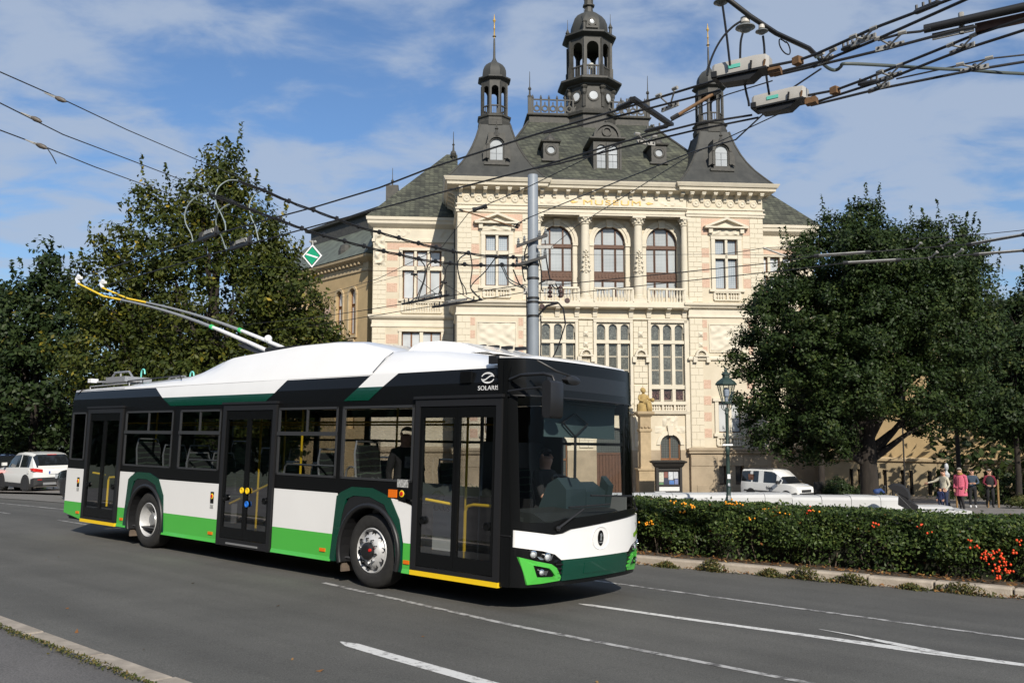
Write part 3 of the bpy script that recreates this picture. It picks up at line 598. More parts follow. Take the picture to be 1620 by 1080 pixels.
for c in (-4.04, 4.04):
    relief(c - .55, c + .55, 4.95, 5.7, .3, .12, 12, int(c), frame=False, fr=5); relief(c - 1.1, c - .35, 4.5, 5.0, .3, .08, 8, 5, frame=False, fr=5); relief(c + .35, c + 1.1, 4.5, 5.0, .3, .08, 8, 6, frame=False, fr=5)
    b = MB(); b.prism([(c - .14, 4.35), (c + .14, 4.35), (c + .24, 5.05), (c - .24, 5.05)], .1, .32)
    for i in range(10):
        a, e = pi * i / 10, pi * (i + 1) / 10; b.prism([(c + r * cos(th), 3.68 + r * sin(th)) for r, th in ((.74, a), (.74, e), (1.0, e), (1.0, a))], .22, .32)
    part('door_arch', b, cream2)
    dr = part('door', MB().box(c - .74, c + .74, .55, .62, -.4, 3.0).box(c - .05, c + .05, .44, .56, 0, 4.3).box(c - .72, c + .72, .44, .56, 2.62, 2.74).box(c - .73, c - .64, .44, .56, 0, 3.7).box(c + .64, c + .73, .44, .56, 0, 3.7), wood2)
    for a in (c - .66, c + .05):
        for z0, z1 in ((.9, 1.75), (1.78, 2.6)): ob('pane', MB().face([(a, .53, z0), (a + .6, .53, z0), (a + .6, .53, z1), (a, .53, z1)]), g_grid, dr)
    q = MB(); pane_mesh(q, c - .7, c + .7, 2.75, 4.36, .53, 1); ob('pane', q, g_grid, dr)
b = MB(); b.box(-1.25, 1.25, .6, .7, -.4, 3.1)
for i in range(11): b.box(-1.2 + i * .22, -1.2 + i * .22 + .19, .54, .6, 0, 3.0)
b.box(-1.25, 1.25, .5, .6, 3.0, 3.15); gt_ = part('door', b, wood)
q = MB(); pane_mesh(q, -1.2, 1.2, 3.16, 4.85, .58, .8); ob('pane', q, g_grid, gt_)
# ---------------- set-back side wings
for sg in (-1, 1):
    a, c = (11.1, 17.3) if sg > 0 else (-17.3, -11.1); cx = (a + c) / 2 - .05 * sg; Y = 5.5
    b = MB(); wx = cx if sg > 0 else -13.6
    b.wall(a, c, 3.3, 20.4, Y, Y + .6, [(wx, 3.0, 14.6, 18.3), (wx, 3.0, 8.6, 12.1)]); b.box(a, c, Y + .6, 15, 3.3, 20.4); part('wall', b, cream)
    part('plinth_wall', MB().box(a - .05, c + .05, Y - .1, 15, -.5, 3.3), socle)
    part('cornice', MB().ring(a, c, Y, 15, [(.01, 18.9), (.1, 18.95), (.1, 19.15), (.02, 19.2), (.02, 20.0), (.12, 20.06), (.3, 20.2), (.42, 20.3), (.44, 20.5), (.52, 20.56), (.54, 20.8), (.1, 20.84)]), cream2)
    part('ledge', MB().ring(a, c, Y, 15, [(.01, 12.4), (.08, 12.45), (.08, 12.6), (.03, 12.66), (.03, 13.0), (.2, 13.08), (.3, 13.2), (.32, 13.34), (.02, 13.4)]), cream2)
    part('plinth_cornice', MB().ring(a, c, Y, 15, [(.1, 3.05), (.25, 3.1), (.28, 3.3), (.02, 3.5)]), socle)
    for e, f in ((a + .02, a + 1.0), (c - 1.0, c - .02)):
        courses(e, f, 13.45, 18.85, Y - .04, .37, rank=2 if sg < 0 and e < -17 else 0); courses(e, f, 9.0, 12.35, Y - .04, .42, rank=1 if sg < 0 else 0)
    for z in (13.9, 15.1, 16.3, 17.5): pinkb(a + 1.05, wx - 1.85, z, z + .68, Y); pinkb(wx + 1.85, c - 1.05, z, z + .68, Y)
    pinkb(a + 1.05, c - 1.05, 18.36, 18.86, Y)
    for z in (10.0, 11.2): pinkb(a + 1.05, wx - 1.75, z, z + .68, Y); pinkb(wx + 1.75, c - 1.05, z, z + .68, Y)
    for q_, e in ((-2.0, 1), (1.2, 2)): relief(wx + q_, wx + q_ + 1.1, 19.3, 19.95, Y, .09, 12, e, frame=False, fr=5)
    relief((c - .9) if sg > 0 else (a + .1), (c - .1) if sg > 0 else (a + .9), 17.2, 19.6, Y - .06, .2, 10, 8, frame=False, fr=4)
    b = MB()
    for e in (wx - 1.7, wx + 1.48): b.box(e, e + .22, Y - .13, Y + .02, 14.5, 18.3)
    b.box(wx - 1.75, wx + 1.75, Y - .16, Y + .02, 18.3, 18.5); b.box(wx - 1.75, wx + 1.75, Y - .18, Y + .02, 14.4, 14.58); b.box(wx - 1.5, wx + 1.5, Y - .08, Y + .3, 16.78, 17.08)
    for e in (-.5, .5): b.box(wx + e - .1, wx + e + .1, Y - .08, Y + .3, 14.6, 18.3)
    part('window_surround', b, cream2); b = MB()
    for e in (wx - 1.7, wx + 1.48): b.box(e, e + .22, Y - .13, Y + .02, 8.5, 12.1)
    b.box(wx - 1.75, wx + 1.75, Y - .16, Y + .02, 12.1, 12.28); b.box(wx - .13, wx + .13, Y - .08, Y + .3, 8.6, 12.1)
    b.box(wx - 1.75, wx + 1.75, Y - .16, Y + .02, 8.4, 8.5); part('window_surround', b, cream2)
    window([(wx + e - .38, wx + e + .38, z0, z1) for e in (-1.0, 0, 1.0) for z0, z1 in ((14.62, 16.76), (17.1, 18.25))], Y + .2, g_blind, wood2)
    window([(wx + e - .34, wx + e + .34, 8.7, 12.05) for e in (-1.1, -.4, .4, 1.1)], Y + .2, g_blind, wood2)
    balustrade(wx - 1.5, wx + 1.5, 13.5, 14.36, Y - .04, 16, gap=(wx - .5, wx + .5))
    xr0, xr1 = (a - .3, c + .5) if sg > 0 else (a - .5, c + .3)
    m0, m1 = (a - .3, a + .6) if sg > 0 else (c - .6, c + .3)
    b = MB(); b.loft([[(xr0, Y - .5, 20.85), (xr1, Y - .5, 20.85), (xr1, 17, 20.85), (xr0, 17, 20.85)], [(m0, 11, 27.6), (m1, 11, 27.6), (m1, 12, 27.6), (m0, 12, 27.6)]]); part('wing_roof', b, slate)
    b = MB(); b.box(wx - 3.0 * 1, wx - 2.0, 9.2, 11, 22.5, 24.4); b.lathe([(.06, 24.4), (.06, 24.7), (.14, 24.8), (.03, 25), (.02, 25.9)], 6, (wx - 2.5, 9.6, 0)); part('roof_dormer', b, zinc2)
    part('downpipe', MB().tube([((a if sg > 0 else c) - .05 * sg + .08 * sg, Y - .1, 3.4), ((a if sg > 0 else c) + .03 * sg, Y - .1, 20.0)], .07), zinc2)
    fx = 11.15 * sg
    for e, h in ((0, 29.4), (1.3, 27.6)):
        b = MB(); b.lathe([(.22, 26.0), (.16, 26.6), (.1, 26.8), (.1, h - 2.2), (.2, h - 2.1), (.26, h - 1.9), (.2, h - 1.7), (.09, h - 1.6), (.06, h - 1.2), (.12, h - 1.1), (.04, h - 1.0), (.02, h)], 8, (fx - sg * e, 10.5, 0)); part('roof_finial', b, zinc2)
# ---------------- main roof, attic balustrade, central lantern tower
b = MB(); b.loft([[(-9.5, -.1, 22.42), (9.5, -.1, 22.42), (9.5, 20, 22.42), (-9.5, 20, 22.42)], [(-8.9, .25, 22.75), (8.9, .25, 22.75), (8.9, 19.6, 22.75), (-8.9, 19.6, 22.75)], [(-5.1, 8.4, 29.7), (5.1, 8.4, 29.7), (5.1, 13.4, 29.7), (-5.1, 13.4, 29.7)]]); part('main_roof', b, slate)
b = MB()
for q in (-1, 1): b.tube([(q * 8.9, .25, 22.8), (q * 5.1, 8.4, 29.75)], .09)
b.tube([(-5.4, -.12, 22.5), (5.4, -.12, 22.5)], .11); part('roof_ridge', b, zinc2)
ATT = link('attic', None, MUS, loc=(0, 1.75, .72))
ob('attic_wall', MB().ring(-5.0, 5.0, 7.0, 11, [(.05, 28.8), (.2, 28.9), (.2, 29.0), (0, 29.05), (0, 29.6), (.18, 29.68), (.2, 29.78), (0, 29.85)]), zinc2, ATT)
at_ = MB(); at_.box(-4.95, 4.95, 6.98, 7.12, 29.85, 29.93); at_.box(-4.95, 4.95, 7.0, 7.1, 31.0, 31.1)
for i in range(15):
    x = -4.7 + i * 9.4 / 14; at_.box(x - .07, x + .07, 7.0, 7.1, 29.9, 31.0); at_.lathe([(.08, 31.1), (.1, 31.2), (.07, 31.3), (.02, 31.45)], 6, (x, 7.05, 0))
    if i < 14: xx = x + 9.4 / 28; at_.X = Matrix.Translation((xx, 7.1, 30.3)) @ Matrix.Rotation(pi / 2, 4, 'X'); at_.lathe([(.17, 0), (.29, 0), (.29, .1), (.17, .1)], 10, cap=False); at_.X = None; at_.box(xx - .05, xx + .05, 7.0, 7.1, 30.58, 30.85)
at_.box(-5.1, -4.8, 6.9, 7.2, 29.8, 31.2); at_.box(4.8, 5.1, 6.9, 7.2, 29.8, 31.2)
ob('roof_balustrade', at_, zinc2, ATT)
for x in (-4.95, 4.95): ob('roof_finial', MB().lathe([(.18, 31.2), (.2, 31.3), (.08, 31.45), (.07, 31.8), (.15, 31.9), (.1, 32.05), (.04, 32.1), (.02, 33.4)], 8, (x, 7.05, 0)), zinc2, ATT)
O = pi / 8; TW = link('central_tower', None, MUS, loc=(.25, 10, 0)); q = MB()
def oc(b, pr): return b.lathe([(r / cos(O), z) for r, z in pr], 8, rot=O)
oc(q, [(2.25, 26), (2.25, 30.3), (2.45, 30.35), (2.5, 30.55), (2.3, 30.7), (1.92, 30.9), (1.85, 31.05), (1.85, 32.85), (1.98, 32.95), (2.0, 33.05), (2.35, 33.15), (2.55, 33.3), (2.55, 33.45), (2.0, 33.7)]); ob('tower_drum', q, zinc2, TW)
for k in range(8):
    a = k * pi / 4 + O
    q = MB(); q.X = Matrix.Rotation(a - pi / 2 + pi, 4, 'Z'); q.sphere((0, -1.98, 32.4), .22, 7, 5, 1.6); q.sphere((0, -2.0, 32.75), .3, 7, 4, .6); q.box(-.12, .12, -2.06, -1.9, 31.1, 32.2); ob('scroll_console', q, zinc2, TW)
    q = MB(); q.X = Matrix.Rotation(k * pi / 4, 4, 'Z') @ Matrix.Translation((0, -1.83, 32.05)) @ Matrix.Rotation(pi / 2, 4, 'X'); q.lathe([(.36, 0), (.36, .1), (.5, .1), (.5, .02), (.52, -.02)], 14, cap=False); q.lathe([(.37, .03), (.01, .03)], 14, cap=False); q.mi = 1
    ob('oculus', q, zinc2, TW)
    q = MB(); q.X = Matrix.Rotation(k * pi / 4, 4, 'Z') @ Matrix.Translation((0, -1.90, 32.05)) @ Matrix.Rotation(pi / 2, 4, 'X'); q.lathe([(.36, 0), (.01, .005)], 14, cap=False); ob('pane', q, g_blind, TW)
q = MB()
for k in range(8):
    q.X = Matrix.Rotation(k * pi / 4, 4, 'Z'); a = 1.72; wd_ = a * math.tan(O)
    q.wall(-wd_, wd_, 33.6, 37.1, -a, -a + .16, [(0, wd_ * 2 - .44, 33.7, 36.75, 1)]); q.box(-wd_ - .06, -wd_ + .1, -a - .1, -a + .1, 33.6, 37.0); q.box(-wd_ - .12, -wd_ + .14, -a - .16, -a + .1, 33.55, 34.75)
    q.box(-.55, .55, -a - .03, -a + .12, 34.62, 34.72)
    for e in range(5): q.box(-.4 + e * .2 - .04, -.4 + e * .2 + .04, -a, -a + .08, 33.7, 34.62)
    q.box(-.55, .55, -a - .02, -a + .1, 33.7, 33.85)
q.X = None; ob('tower_arcade', q, zinc2, TW)
q = MB(); oc(q, [(.1, 37.0), (1.7, 37.0), (1.75, 37.15), (1.95, 37.25), (2.15, 37.4), (2.15, 37.55), (1.7, 37.7), (1.45, 37.8), (1.5, 38.2), (1.46, 38.7), (1.3, 39.15), (1.05, 39.5), (.72, 39.75), (.45, 39.85)]); ob('tower_dome', q, zinc, TW, 25)
q = MB(); oc(q, [(.45, 39.8), (.36, 39.95), (.32, 40.4), (.48, 40.5), (.48, 40.62), (.36, 40.7), (.36, 41.2), (.55, 41.3), (.6, 41.45), (.4, 41.55), (.3, 41.8), (.1, 42.3), (.06, 43.5)]); ob('tower_finial', q, zinc2, TW)
for k in range(8):
    if k % 2: q = MB(); a = k * pi / 4 + O; q.lathe([(.12, 37.7), (.14, 38.3), (.2, 38.4), (.1, 38.6), (.03, 38.8), (.015, 39.6)], 6, (1.85 * cos(a), 1.85 * sin(a), 0)); ob('corner_finial', q, zinc2, TW)
q = MB(); q.X = Matrix.Translation((0, -1.5, 38.5)) @ Matrix.Rotation(pi / 2, 4, 'X'); q.lathe([(.2, -.1), (.2, .1), (.38, .1), (.38, -.2)], 12, cap=False); q.X = None; q.box(-.5, .5, -1.62, -1.2, 37.95, 38.12); q.box(-.45, -.33, -1.62, -1.3, 38.1, 38.6); q.box(.33, .45, -1.62, -1.3, 38.1, 38.6); ob('dome_lucarne', q, zinc2, TW)
q = MB(); q.X = Matrix.Translation((0, -1.55, 38.5)) @ Matrix.Rotation(pi / 2, 4, 'X'); q.lathe([(.2, 0), (.01, .01)], 12, cap=False); ob('pane', q, g_blind, TW)
q = MB(); q.sphere((.15, -.2, 35.2), .3, 10, 8); ob('bell', q, mat('pale_bell', (.5, .5, .45), .5), TW, 60)
# dormers on the main roof
dm = link('dormer', None, MUS, loc=(0, 1.6, 0)); q = MB()
q.wall(-1.05, 1.05, 23.5, 26.2, 0, 3.5, [(-.44, .7, 23.9, 25.75, 1), (.44, .7, 23.9, 25.75, 1)]); q.box(-1.25, 1.25, -.18, .1, 23.4, 23.62)
for e in (-1.06, -.08, .9): q.box(e, e + .16, -.1, .1, 23.62, 25.9)
q.ring(-1.05, 1.05, 0, 3.5, [(.02, 26.0), (.15, 26.05), (.3, 26.15), (.3, 26.25), (.02, 26.3)])
for i in range(10):
    a, c = pi * i / 10, pi * (i + 1) / 10; q.prism([(r * cos(th), 26.3 + r * 1.1 * sin(th)) for r, th in ((.01, a), (.01, c), (.95, c), (.95, a))], .05, 3.4); q.prism([(r * cos(th), 26.3 + r * 1.1 * sin(th)) for r, th in ((.85, a), (.85, c), (1.02, c), (1.02, a))], -.1, 3.4)
q.X = Matrix.Translation((0, .05, 26.75)) @ Matrix.Rotation(pi / 2, 4, 'X'); q.lathe([(.26, 0), (.26, .12), (.38, .12), (.4, 0)], 12, cap=False); q.X = None
q.lathe([(.16, 27.35), (.08, 27.5), (.14, 27.6), (.03, 27.75), (.02, 28.2)], 6, (0, .3, 0))
ob('dormer_front', q, zinc2, dm)
for c in (-.44, .44):
    for a, e in ((c - .32, c - .01), (c + .01, c + .32)):
        for z0, z1 in ((23.95, 24.5), (24.53, 25.0)): ob('pane', MB().face([(a, .12, z0), (e, .12, z0), (e, .12, z1), (a, .12, z1)]), g_dorm, dm)
    q = MB(); pane_mesh(q, c - .33, c + .33, 25.05, 25.72, .12, 1); ob('pane', q, g_dorm, dm)
for cx in (-4.1, 4.1):
    dm = link('dormer', None, MUS, loc=(cx, 2.3, 0)); q = MB()
    q.box(-.58, -.34, 0, 2.5, 24.7, 26.05); q.box(.34, .58, 0, 2.5, 24.7, 26.05); q.box(-.34, .34, 0, 2.5, 25.8, 26.05); q.box(-.34, .34, 0, 2.5, 24.7, 25.1); q.box(-.7, .7, -.1, .1, 24.6, 24.75)
    q.ring(-.58, .58, 0, 2.5, [(.02, 26.0), (.15, 26.06), (.18, 26.16), (.02, 26.2)]); q.lathe([(.5, 26.18), (.48, 26.35), (.36, 26.55), (.16, 26.7), (.06, 26.85), (.1, 26.95), (.02, 27.3)], 10, (0, .55, 0), sy=1.0)
    q.X = Matrix.Translation((0, .02, 25.46)) @ Matrix.Rotation(pi / 2, 4, 'X'); q.lathe([(.28, -.06), (.28, .06), (.4, .06), (.52, -.02)], 14, cap=False); q.X = None; ob('dormer_front', q, zinc2, dm)
    q = MB(); q.X = Matrix.Translation((0, .06, 25.46)) @ Matrix.Rotation(pi / 2, 4, 'X'); q.lathe([(.29, 0), (.01, .005)], 14, cap=False); ob('pane', q, g_dorm, dm)
# ---------------- dressed stones: 300 singly, the rest joined
BLOCKS.sort(key=lambda q: -q[0]); rest = MB(); bm_ = {}
for i, (r, a, c, z0, z1, y) in enumerate(BLOCKS):
    if i < 300:
        k = (round(c - a, 3), round(z1 - z0, 3))
        if k not in bm_: bm_[k] = MB().block(0, k[0], -.03, .06, 0, k[1], .010).mesh('stone_block', block_m)
        link('stone_block', bm_[k], MUS, loc=(a, y + .04, z0))
    else: rest.block(a, c, y + .005, y + .1, z0, z1, .010)
part('stone_courses', rest, block_m, kind='stuff')

# ================================================================ ochre side buildings
ochre = mat('ochre_plaster', (.50, .36, .185), .9, var=.25, vs=.8, bump=.1, bs=10, detail=8); ochre2 = mat('ochre_trim', (.52, .40, .24), .85, var=.25, vs=2)
patina = mat('patina_roof', (.14, .16, .125), .6, c2=(.07, .075, .06), vs=1.2, stretch=(1, 1, .2))
def at_xy(o, a, b): d = Vector((b[0] - a[0], b[1] - a[1])); o.location = (a[0], a[1], -3.1); o.rotation_euler = (0, 0, math.atan2(d.y, d.x)); return d.length
LW = link('ochre_side_wing', None, label='ochre plastered wing with green metal roof left of the museum, behind the lime tree', cat='building')
ln = at_xy(LW, (-23.5, 84.0), (-11.6, 70.5)); LW.location.z -= 1.4
zt = 20.0; b = MB(); ws = [ln - 2.27, ln - 4.37, ln - 9.4, ln - 11.5]
b.wall(0, ln, -.4, zt, 0, .6, [(x, 1.05, 13.9, 17.7, 1) for x in ws] + [(x, 1.05, 6.2, 9.8, 1) for x in ws]); b.box(0, ln, .6, 9, -.4, zt); ob('wall', b, ochre, LW)
ob('cornice', MB().ring(0, ln, 0, 9, [(.01, 18.9), (.1, 18.95), (.1, 19.1), (.02, 19.2), (.05, 19.6), (.3, 19.75), (.6, 19.95), (.65, 20.15), (.1, 20.2)]), ochre2, LW)
for i in range(int(ln / .6)): link('modillion', MESHES.setdefault('mod', MB().box(-.1, .1, -.34, 0, 0, .2).mesh('modillion', ochre2)), LW, loc=(.3 + i * .6, -.05, 19.5))
ob('ledge', MB().ring(0, ln, 0, 9, [(.01, 11.3), (.2, 11.4), (.25, 11.6), (.02, 11.7), (.02, 12.2), (.25, 12.3), (.28, 12.5), (.02, 12.6)]), ochre2, LW)
for x in (ln - 3.32, ln - 10.45): 
    for q_ in (-1.05, 1.05):
        b = MB(); c = x + q_
        for i in range(12):
            a, e = pi * i / 12, pi * (i + 1) / 12; b.prism([(c + r * cos(th), 17.17 + r * sin(th)) for r, th in ((.54, a), (.54, e), (.74, e), (.74, a))], -.12, .02)
        b.box(c - .72, c - .54, -.1, .02, 13.8, 17.17); b.box(c + .54, c + .72, -.1, .02, 13.8, 17.17); b.box(c - .75, c + .75, -.16, .02, 13.6, 13.8); ob('window_surround', b, ochre2, LW)
    balustrade(x - 1.4, x + 1.4, 12.65, 13.5, -.05, 14, p=LW, m=ochre2)
for x in ws: window([(x - .48, x - .02, 13.95, 16.3), (x + .02, x + .48, 13.95, 16.3), (x - .48, x + .48, 16.4, 17.66, 1)], .25, g_blind, wood2, .07, p=LW)
for x, z in [(ln - 6.8, 14.2), (ln - 6.8, 15.8)]: ob('brick_panel', MB().box(x - 1.1, x + .9, -.015, .05, z, z + .8), pink, LW)
b = MB(); b.loft([[(-.6, -.7, 20.2), (ln + .6, -.7, 20.2), (ln + .6, 9.6, 20.2), (-.6, 9.6, 20.2)], [(2, 3, 23.6), (ln - .5, 3, 23.6), (ln - .5, 7, 23.6), (2, 7, 23.6)]]); ob('roof', b, patina, LW)
b = MB(); b.ring(2.5, ln - 3, 3.2, 6.8, [(0, 23.5), (0, 24.9), (.4, 25.0), (.45, 25.2)]); ob('roof_lantern', b, zinc2, LW)
q = MB(); q.lathe([(.6, 20.6), (.62, 21.2), (.45, 21.7), (.1, 21.9)], 10, (ln - 4.6, .6, 0)); q.box(ln - 5.3, ln - 3.9, -.1, .4, 20.3, 20.6); ob('dormer', q, zinc2, LW)
RW = link('ochre_side_building', None, label='ochre building with slit cellar windows right of the museum, behind the oak', cat='building')
ln = at_xy(RW, (23.2, 66.5), (39, 55.5)); zb = 2.65
slits = [2.0 + i * 1.75 + d for i in range(9) for d in (0, .55)]
b = MB(); b.wall(0, ln, zb, 11.5, 0, .6, [(1.9 + i * 3.4, 1.2, zb + 3.2, zb + 6.2, 1) for i in range(5)]); b.box(0, ln, .6, 9, zb, 11.5); ob('wall', b, ochre, RW)
b = MB(); b.wall(-.1, ln + .1, -1, zb, -.1, .6, [(x, .28, .2, 1.9) for x in slits]); ob('plinth_wall', b, mat('buff_plinth', (.42, .33, .20), .9, var=.25, vs=1.2, bump=.15), RW)
ob('plinth_cornice', MB().ring(0, ln, 0, 9, [(.1, zb - .2), (.24, zb - .12), (.26, zb + .05), (.02, zb + .15)]), ochre2, RW)
for x in slits: window([(x - .14, x + .14, .2, 1.9)], .3, g_dark, zinc2, .02, p=RW)
for i in range(5): window([(1.9 + i * 3.4 - .58, 1.9 + i * 3.4 + .58, zb + 3.22, zb + 6.18, 1)], .25, g_dark, wood2, .07, p=RW)
ob('cornice', MB().ring(0, ln, 0, 9, [(.01, 10.9), (.4, 11.3), (.5, 11.6), (.02, 11.7)]), ochre2, RW)
b = MB(); b.loft([[(-.6, -.6, 11.7), (ln + .6, -.6, 11.7), (ln + .6, 9.6, 11.7), (-.6, 9.6, 11.7)], [(3, 4, 14), (ln - 3, 4, 14), (ln - 3, 5, 14), (3, 5, 14)]]); ob('roof', b, slate, RW)
# ================================================================ people (builder)
skin_m = mat('skin', (.50, .28, .19), .5)
def cloth(n, c): return mat('cloth_' + n, c, .9, var=.3, vs=18, bump=.25, bs=22)
hair_d = mat('dark_hair', (.025, .017, .012), .6, var=.4, vs=60); hair_g = mat('grey_hair', (.3, .27, .23), .6); hair_b = mat('brown_hair', (.10, .055, .03), .6, var=.4, vs=60)
BASEJ = dict(pel=(0, 0, .96), sp=(0, .01, 1.14), ch=(0, 0, 1.33), nk=(0, 0, 1.49), h0=(0, -.012, 1.57), h1=(0, -.02, 1.68),
    hl=(.10, 0, .90), kl=(.105, -.01, .50), al=(.105, .02, .09), tl=(.115, -.15, .035), hr=(-.10, 0, .90), kr=(-.105, -.01, .50), ar=(-.105, .02, .09), tr=(-.115, -.15, .035),
    sl=(.18, 0, 1.41), el=(.235, .03, 1.14), wl=(.245, -.05, .90), pl=(.245, -.08, .82), sr=(-.18, 0, 1.41), er=(-.235, .03, 1.14), wr=(-.245, -.05, .90), pr=(-.245, -.08, .82))
RADJ = dict(pel=.145, sp=.13, ch=.15, nk=.062, h0=.096, h1=.112, h=.105, k=.068, a=.048, t=.042, s=.075, e=.05, w=.034, p=.036)
SEG = [('pel', 'sp', 'top'), ('sp', 'ch', 'top'), ('ch', 'nk', 'top'), ('nk', 'h0', 'skin'), ('h0', 'h1', 'skin')] + [s for q in 'lr' for s in
    (('pel', 'h' + q, 'leg'), ('h' + q, 'k' + q, 'leg'), ('k' + q, 'a' + q, 'leg'), ('a' + q, 't' + q, 'shoe'), ('ch', 's' + q, 'top'), ('s' + q, 'e' + q, 'top'), ('e' + q, 'w' + q, 'top'), ('w' + q, 'p' + q, 'skin'))]
def person(label, J, X, top, leg, shoe, hair, cat='person', group=None, bare_arms=False, fat=1., coat=None, scarf=None, extra=None, hairlen=0., sk=skin_m):
    j = {k: Vector(v) for k, v in {**BASEJ, **J}.items()}; names = list(j); ix = {n: i for i, n in enumerate(names)}
    me = bpy.data.meshes.new('p'); me.from_pydata([j[n] for n in names], [(ix[a], ix[b]) for a, b, _ in SEG], [])
    o = bpy.data.objects.new('p', me); COL.objects.link(o)
    o.modifiers.new('s', 'SKIN'); o.modifiers.new('u', 'SUBSURF').levels = 2
    for n in names:
        r = RADJ.get(n, RADJ.get(n[0], .05)) * (fat if n in ('pel', 'sp', 'ch', 'hl', 'hr') else 1)
        d = me.skin_vertices[0].data[ix[n]]; d.radius = (r, r * (.72 if n in ('pel', 'sp', 'ch') else 1)); d.use_root = n == 'pel'
    dg = bpy.context.evaluated_depsgraph_get(); m2 = bpy.data.meshes.new_from_object(o.evaluated_get(dg)); bpy.data.objects.remove(o)
    b = MB(); b.v = [tuple(v.co) for v in m2.vertices]; b.f = [list(p.vertices) for p in m2.polygons]; b.m = []
    mats = [sk, top, leg, shoe]; code = {'skin': 0, 'top': 1, 'leg': 2, 'shoe': 3}
    segs = [(j[a], j[c], code[k] if not (bare_arms and a[0] == 'e') else 0) for a, c, k in SEG]
    for f in b.f:
        c = sum((Vector(b.v[i]) for i in f), Vector()) / len(f); best = (9, 0)
        for p, q, k in segs:
            d = q - p; u = max(0, min(1, (c - p).dot(d) / d.length_squared)); e = (c - p - u * d).length
            if e < best[0]: best = (e, k)
        b.m.append(best[1])
    bpy.data.meshes.remove(m2); b.mi = 0
    for q in 'lr':      # fingers and thumb out of the palm
        w_, p_ = j['w' + q], j['p' + q]; d = (p_ - w_).normalized(); sd = d.cross(Vector((0, 1, 0))); sd = sd.normalized() if sd.length > .1 else Vector((1, 0, 0)); cu = d.cross(sd) * (1 if q == 'l' else -1)
        for i, ln_ in enumerate((.065, .078, .073, .058)):
            r0 = p_ + sd * (.027 - .018 * i); b.tube([r0 - d * .02, r0 + d * ln_ * .5 + cu * .004, r0 + d * ln_ * .85 + cu * .02, r0 + d * ln_ + cu * .035], [.010, .0095, .008, .006], 6)
        r0 = w_ + d * .03; b.tube([r0, r0 + sd * .04 + d * .02, r0 + sd * .05 + d * .055], [.012, .011, .008], 6)
    hd, up = j['h1'], (j['h1'] - j['h0']).normalized()          # nose, ears
    fw = Vector((0, -1, 0)); rt = up.cross(fw).normalized(); fw = rt.cross(up)
    b.tube([hd + fw * .085 + up * .01, hd + fw * .112 - up * .025, hd + fw * .085 - up * .035], [.008, .016, .01], 6)
    for q in (-1, 1): b.sphere(hd + rt * .092 * q - up * .01, .022, 6, 5, 1.4)
    b.mi = 3
    for q in (-1, 1): b.sphere(hd + fw * .088 + rt * .034 * q + up * .012, .007, 6, 4)
    body = ob('person', b, mats, None, 75); body['label'] = label; body['category'] = cat
    if group: body['group'] = group
    h = MB(); n = 12
    rings = []
    for a in (.1, .45, .8, 1.15, 1.45):
        rr = []
        for i in range(n):
            th = 2 * pi * i / n; f_ = cos(th); lim = 1. if f_ < .3 else .62; e = a * lim * (1 + (hairlen if f_ < .2 else 0))
            rr.append(hd + up * (.094 * cos(min(e, 2.4)) + .004 - (max(0, e - 1.5) * .16)) + (fw * f_ + rt * sin(th)) * (.097 * sin(min(e, 1.6))) - fw * .006)
        rings.append(rr)
    h.loft(rings, cap=False); h.fi(range(12)); ob('hair', h, hair, body, 70)
    if coat:
        z0, m, fl = coat; c = MB(); P, C, K = j['pel'], j['ch'], j['nk']; rings = []
        for z, rx, ry in ((z0, .25 * fl, .21 * fl), (.62 * z0 + .36, .235 * fl, .19 * fl), (.95, .205, .16), (1.15, .19, .145), (1.33, .205, .145), (1.42, .17, .115), (1.50, .085, .08)):
            k = min(1, max(0, (z - .96) / .4)); ce = P.lerp(C, k); rings.append([(ce.x + rx * cos(2 * pi * i / 14), ce.y + ry * sin(2 * pi * i / 14) + .0, z) for i in range(14)])
        c.loft(rings, cap=False)
        for q in 'lr': c.tube([j['s' + q] + Vector((0, 0, .01)), j['e' + q], j['w' + q]], [.085, .065, .05], 8)
        co_ = ob('coat', c, m, body, 60)
        c = MB(); c.tube([Vector((.03, -.155, 1.36)), Vector((.02, -.175, .95)), Vector((.02, -.21 * fl, z0 + .02))], .006, 4); ob('front_seam', c, m, co_)
        c = MB(); [c.box(q - .07, q + .07, -.2, -.14, .93, .99) for q in (-.13, .13)]; ob('pocket', c, m, co_)
    if scarf:
        c = MB(); c.lathe([(.075, 1.44), (.115, 1.46), (.12, 1.5), (.09, 1.54), (.07, 1.55)], 12, (0, -.005, 0), cap=False); ob('scarf', c, scarf, body, 60)
    if extra: extra(body, j)
    body.matrix_world = X
    return body
def standX(x, y, z, face, sc=1.): return Matrix.Translation((x, y, z)) @ Matrix.Rotation(face, 4, 'Z') @ Matrix.Scale(sc, 4)
